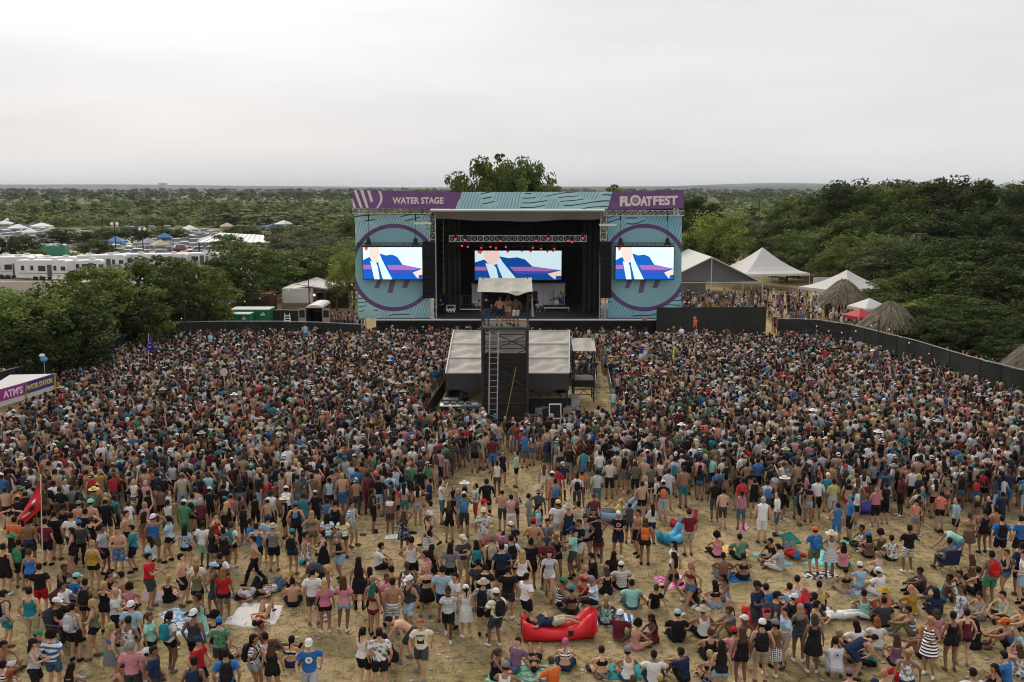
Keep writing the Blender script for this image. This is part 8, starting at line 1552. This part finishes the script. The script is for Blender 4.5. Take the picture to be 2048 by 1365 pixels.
def totem(px, py, z0, label, builder):
    p = G(px, py, z0); o = empty('totem', p); tag(o, label, 'totem', 'things held over the crowd'); part(MB().tube(p-Vector((0, 0, z0-1.2)), p, .015, n=5), 'stick', POLEW, o); builder(o)
def tx(o):
    m = mat('inflatable_orange', (.80, .16, .08), .4); MB().ball((0, 0, .75), .32, 10, 7, sc=(.8, .8, 1.5)).build('torso', m, o, True); MB().ball((-.08, -.05, 1.35), .20, 9, 6, sc=(1.2, 1, .9)).build('head', m, o, True)
    for s in (-1, 1): MB().tube((s*.12, 0, .45), (s*.2, .05, -.1), .13, .08, 8).build('leg', m, o, True); MB().tube((s*.2, -.05, 1.0), (s*.35, -.2, .85), .07, .04, 7).build('arm', m, o, True)
    MB().tube((.05, .2, .5), (.35, .6, .1), .16, .03, 8).build('tail', m, o, True)
totem(1390, 655, 1.9, 'orange inflatable figure held up before the black screen', lambda o: (tx(o), setattr(o, 'scale', (.6, .6, .6))))
totem(88, 722, 2.7, 'blue and white plush on a stick near the left trees', lambda o: (MB().ball((0, 0, .1), .2, 9, 6, sc=(1.3, .7, .9)).build('plush_body', mat('plush_blue', (.10, .35, .60), .9), o, True), MB().ball((-.08, -.05, .34), .16, 9, 6, sc=(1.2, 1, .8)).build('plush_head', WHITE, o, True)))
totem(1347, 722, 1.7, 'yellow pool noodle raised over the crowd on the right', lambda o: MB().path([(0, 0, 0), (-.03, 0, .4), (.0, 0, .75), (.1, 0, .95)], .06, 7).build('noodle', mat('noodle_yellow', (.72, .62, .05), .6), o, True))
totem(448, 752, 2.1, 'pale oval cut-out sign held over the crowd', lambda o: MB().tube((0, -.02, .22), (0, .02, .22), .24, n=16).build('cut_out', mat('cutout_pale', (.62, .45, .40), .8), o))
for px, py, z_, r_, c, lab in ((1290, 638, 1.75, .22, (.62, .12, .14), 'red and white beach ball at the stage lip'), (1363, 664, 2.1, .24, (.62, .68, .75), 'pale blue balloon over the crowd before the black screen'), (518, 777, 2.0, .16, (.55, .03, .05), 'red balloon over the left half of the crowd')):
    p = G(px, py, z_); q = MB().ball((0, 0, 0), r_, 12, 8).build('balloon', mat('ball_%d' % px, c, .35), loc=p, smooth=True); tag(q, lab, 'ball', 'balls over the crowd')
# ---------------- bags, bottles, shoes and scraps left on the grass
for k, (t, zx, zy, c, lab) in enumerate((('c', 150, 880, 'br', 'brown backpack lying beside the blue checked shirt'), ('B', 690, 1010, 't', 'teal bag lying behind the blue T-shirt'), ('B', 150, 620, 'k', 'black bag on the blue and white sheet'), ('e', 330, 200, 'gr', 'green bag behind the pink tank top'), ('c', 720, 860, 'k', 'black bag beside the patterned black dress'), ('F', 1560, 930, 'k', 'black bag beside the orange cap'), ('A', 1190, 1040, 'gr', 'green bag at the feet of the woman in a blue top'), ('E', 620, 900, 'c', 'dark bag between the seated people on the right'))):
    x0_, y0_, s_ = TILES[t]; p = G(x0_+zx/s_, y0_+zy/s_); o = empty('rucksack', p, k*1.3); tag(o, lab, 'bag', 'bags on the grass'); q = link('bag_body', PACK[0], o, (0, .15, .16), (rad(70), 0, 0), mat=FAB[None], color=PAL[c][1]); link('pocket', PACK[1], o, (0, .15, .16), (rad(70), 0, 0), mat=FAB[None], color=tuple(v*1.3 for v in PAL[c][1]))
SHOE = MB().loft([[(a_*math.cos(2*math.pi*i/8), y_, .03+h_*max(0, math.sin(2*math.pi*i/8))) for i in range(8)] for y_, a_, h_ in ((-.13, .03, .06), (-.08, .04, .09), (.04, .045, .05), (.13, .03, .03))]).mesh('shoe', [BLACKM], True)
for k, (zx, zy) in enumerate(((690, 1200), (730, 1180), (770, 1190), (735, 1240), (390, 560), (440, 580))):
    p = G(1050+zx/5.571, 1120+zy/5.571); q = link('loose_shoe', SHOE, None, p, (0, 0, k*1.7)); tag(q, 'black sandal left on the grass %s, %s from the left' % ('beside the teal towel' if k < 4 else 'behind the red lounger', ORD[[0, 1, 3, 2, 0, 1][k]]), 'shoe', 'sandals on the grass')
def scatter_litter():
    r = np.random.default_rng(31); n = 520; V = []; T = []
    for _ in range(n):
        px, py = r.uniform(0, 2048), r.uniform(1000, 1365); p = np.array(G(px, py)); a = r.uniform(0, 6.28); s = r.uniform(.02, .07); u = np.array([math.cos(a), math.sin(a), r.uniform(-.2, .2)])*s; v = np.array([-math.sin(a), math.cos(a), r.uniform(-.2, .3)])*s*r.uniform(.5, 1); p[2] = .03; V.append([p-u-v, p+u-v, p+u+v, p-u+v]); T.append(np.array([.62, .61, .58])*r.uniform(.5, 1))
    o = link('litter', np_mesh('litter', np.array(V), 4, [LEAF], np.array(T)), color=(1, 1, 1)); tag(o, 'scraps of paper and cups strewn over the dry grass', 'litter', kind='stuff')
def grass_tufts():
    r = np.random.default_rng(41); n = 42000; u = r.uniform(0, 1, n); Y = 1/((1-u)/24+u/62); X = r.uniform(-.56, .56, n)*Y; keep = (np.sin(X*.9+1.3)*np.sin(Y*.7)+r.normal(size=n)*.8) > -.3; X, Y = X[keep], Y[keep]; n = len(X); a = r.uniform(0, 6.28, n); h = r.uniform(.02, .075, n)*(1+.3*(Y > 40)); w_ = r.uniform(.010, .022, n)*(Y/30); lean = r.normal(size=(n, 2))*.05
    A = np.stack([X-np.cos(a)*w_, Y-np.sin(a)*w_, np.zeros(n)], 1); B_ = np.stack([X+np.cos(a)*w_, Y+np.sin(a)*w_, np.zeros(n)], 1); C_ = np.stack([X+lean[:, 0], Y+lean[:, 1], h], 1); T = np.array([.46, .36, .19])*r.uniform(.55, 1.3, (n, 1)); g = r.uniform(size=n) < .10; T[g] = np.array([.16, .17, .06])*r.uniform(.7, 1.3, (g.sum(), 1))
    o = link('grass', np_mesh('grass', np.stack([A, B_, C_], 1), 3, [LEAF], T), color=(1, 1, 1)); tag(o, 'short dry trampled grass of the festival field', 'grass', kind='stuff')
scatter_litter(); grass_tufts()
# ---------------- prints on shirts
def shirt_print(px, py, items, back=False):
    d = near_person(px, py); B = body(d['pose'], d['sex']); o = d['obj']; M = Matrix(B['chest'].tolist()); sg = -1 if back else 1
    for k, (kind, args, col) in enumerate(items):
        m = mat('ink_%02d%02d%02d' % tuple(int(99*c) for c in col), col, .9)
        base = M @ Matrix.Translation((0, sg*(.162+.004*k), .02)) @ frame((0, 0, 0), (-sg, 0, 0), (0, 0, 1))
        if kind == 'disc': mb = MB().tube((0, 0, -.002), (0, 0, .002), args, n=14)
        elif kind == 'rect': mb = MB().box(-args[0], args[0], args[1], args[2], -.002, .002)
        elif kind == 'text':
            me = text_mesh(args[0], args[1], .004, .001, 'shirt_print'); me.materials.clear(); me.materials.append(m); q = bpy.data.objects.new('shirt_print', me); COL.objects.link(q); q.parent = o; q.matrix_basis = base @ Matrix.Translation((0, args[2], .002)); continue
        q = mb.build('shirt_print', m, o); q.matrix_basis = base
K_, CRM = (.02, .02, .02), (.60, .53, .42)
shirt_print(617, 1288, [('disc', .085, (.68, .68, .66)), ('disc', .03, (.03, .14, .3))]); shirt_print(842, 1248, [('rect', (.09, -.16, .03), K_), ('disc', .085, CRM), ('text', ('JONSON', .055, .07), K_)])
shirt_print(1158, 1046, [('text', ('BERNY', .075, .04), (.7, .7, .7)), ('text', ('TEXAS', .075, -.03), (.7, .7, .7))]); shirt_print(1237, 1029, [('disc', .075, (.65, .63, .6)), ('disc', .055, (.5, .03, .03))]); shirt_print(926, 1077, [('rect', (.08, -.03, .02), (.55, .5, .05))])
shirt_print(1667, 1282, [('disc', .075, (.08, .12, .25)), ('disc', .062, (.68, .68, .68)), ('disc', .04, (.05, .1, .25))], True); shirt_print(591, 1010, [('disc', .10, (.02, .30, .55)), ('disc', .05, (.45, .08, .30))], True)
finish_labels()
# ================================================================ AIR
def make_haze(density=6.5e-5):
    o = MB().box(-15500, 15500, -2600, 15500, -1.5, 95).build('haze', []); me = o.data
    m = bpy.data.materials.new('haze_air'); m.use_nodes = True; t = m.node_tree; t.nodes.clear(); v = t.nodes.new('ShaderNodeVolumePrincipled'); q = t.nodes.new('ShaderNodeOutputMaterial')
    v.inputs['Color'].default_value = (.86, .92, 1.0, 1); v.inputs['Density'].default_value = density; v.inputs['Anisotropy'].default_value = .0
    t.links.new(v.outputs[0], q.inputs['Volume']); me.materials.append(m); tag(o, 'pale summer haze over the far plain', 'haze', kind='stuff')
make_haze()
bpy.data.scenes.remove(WORK)
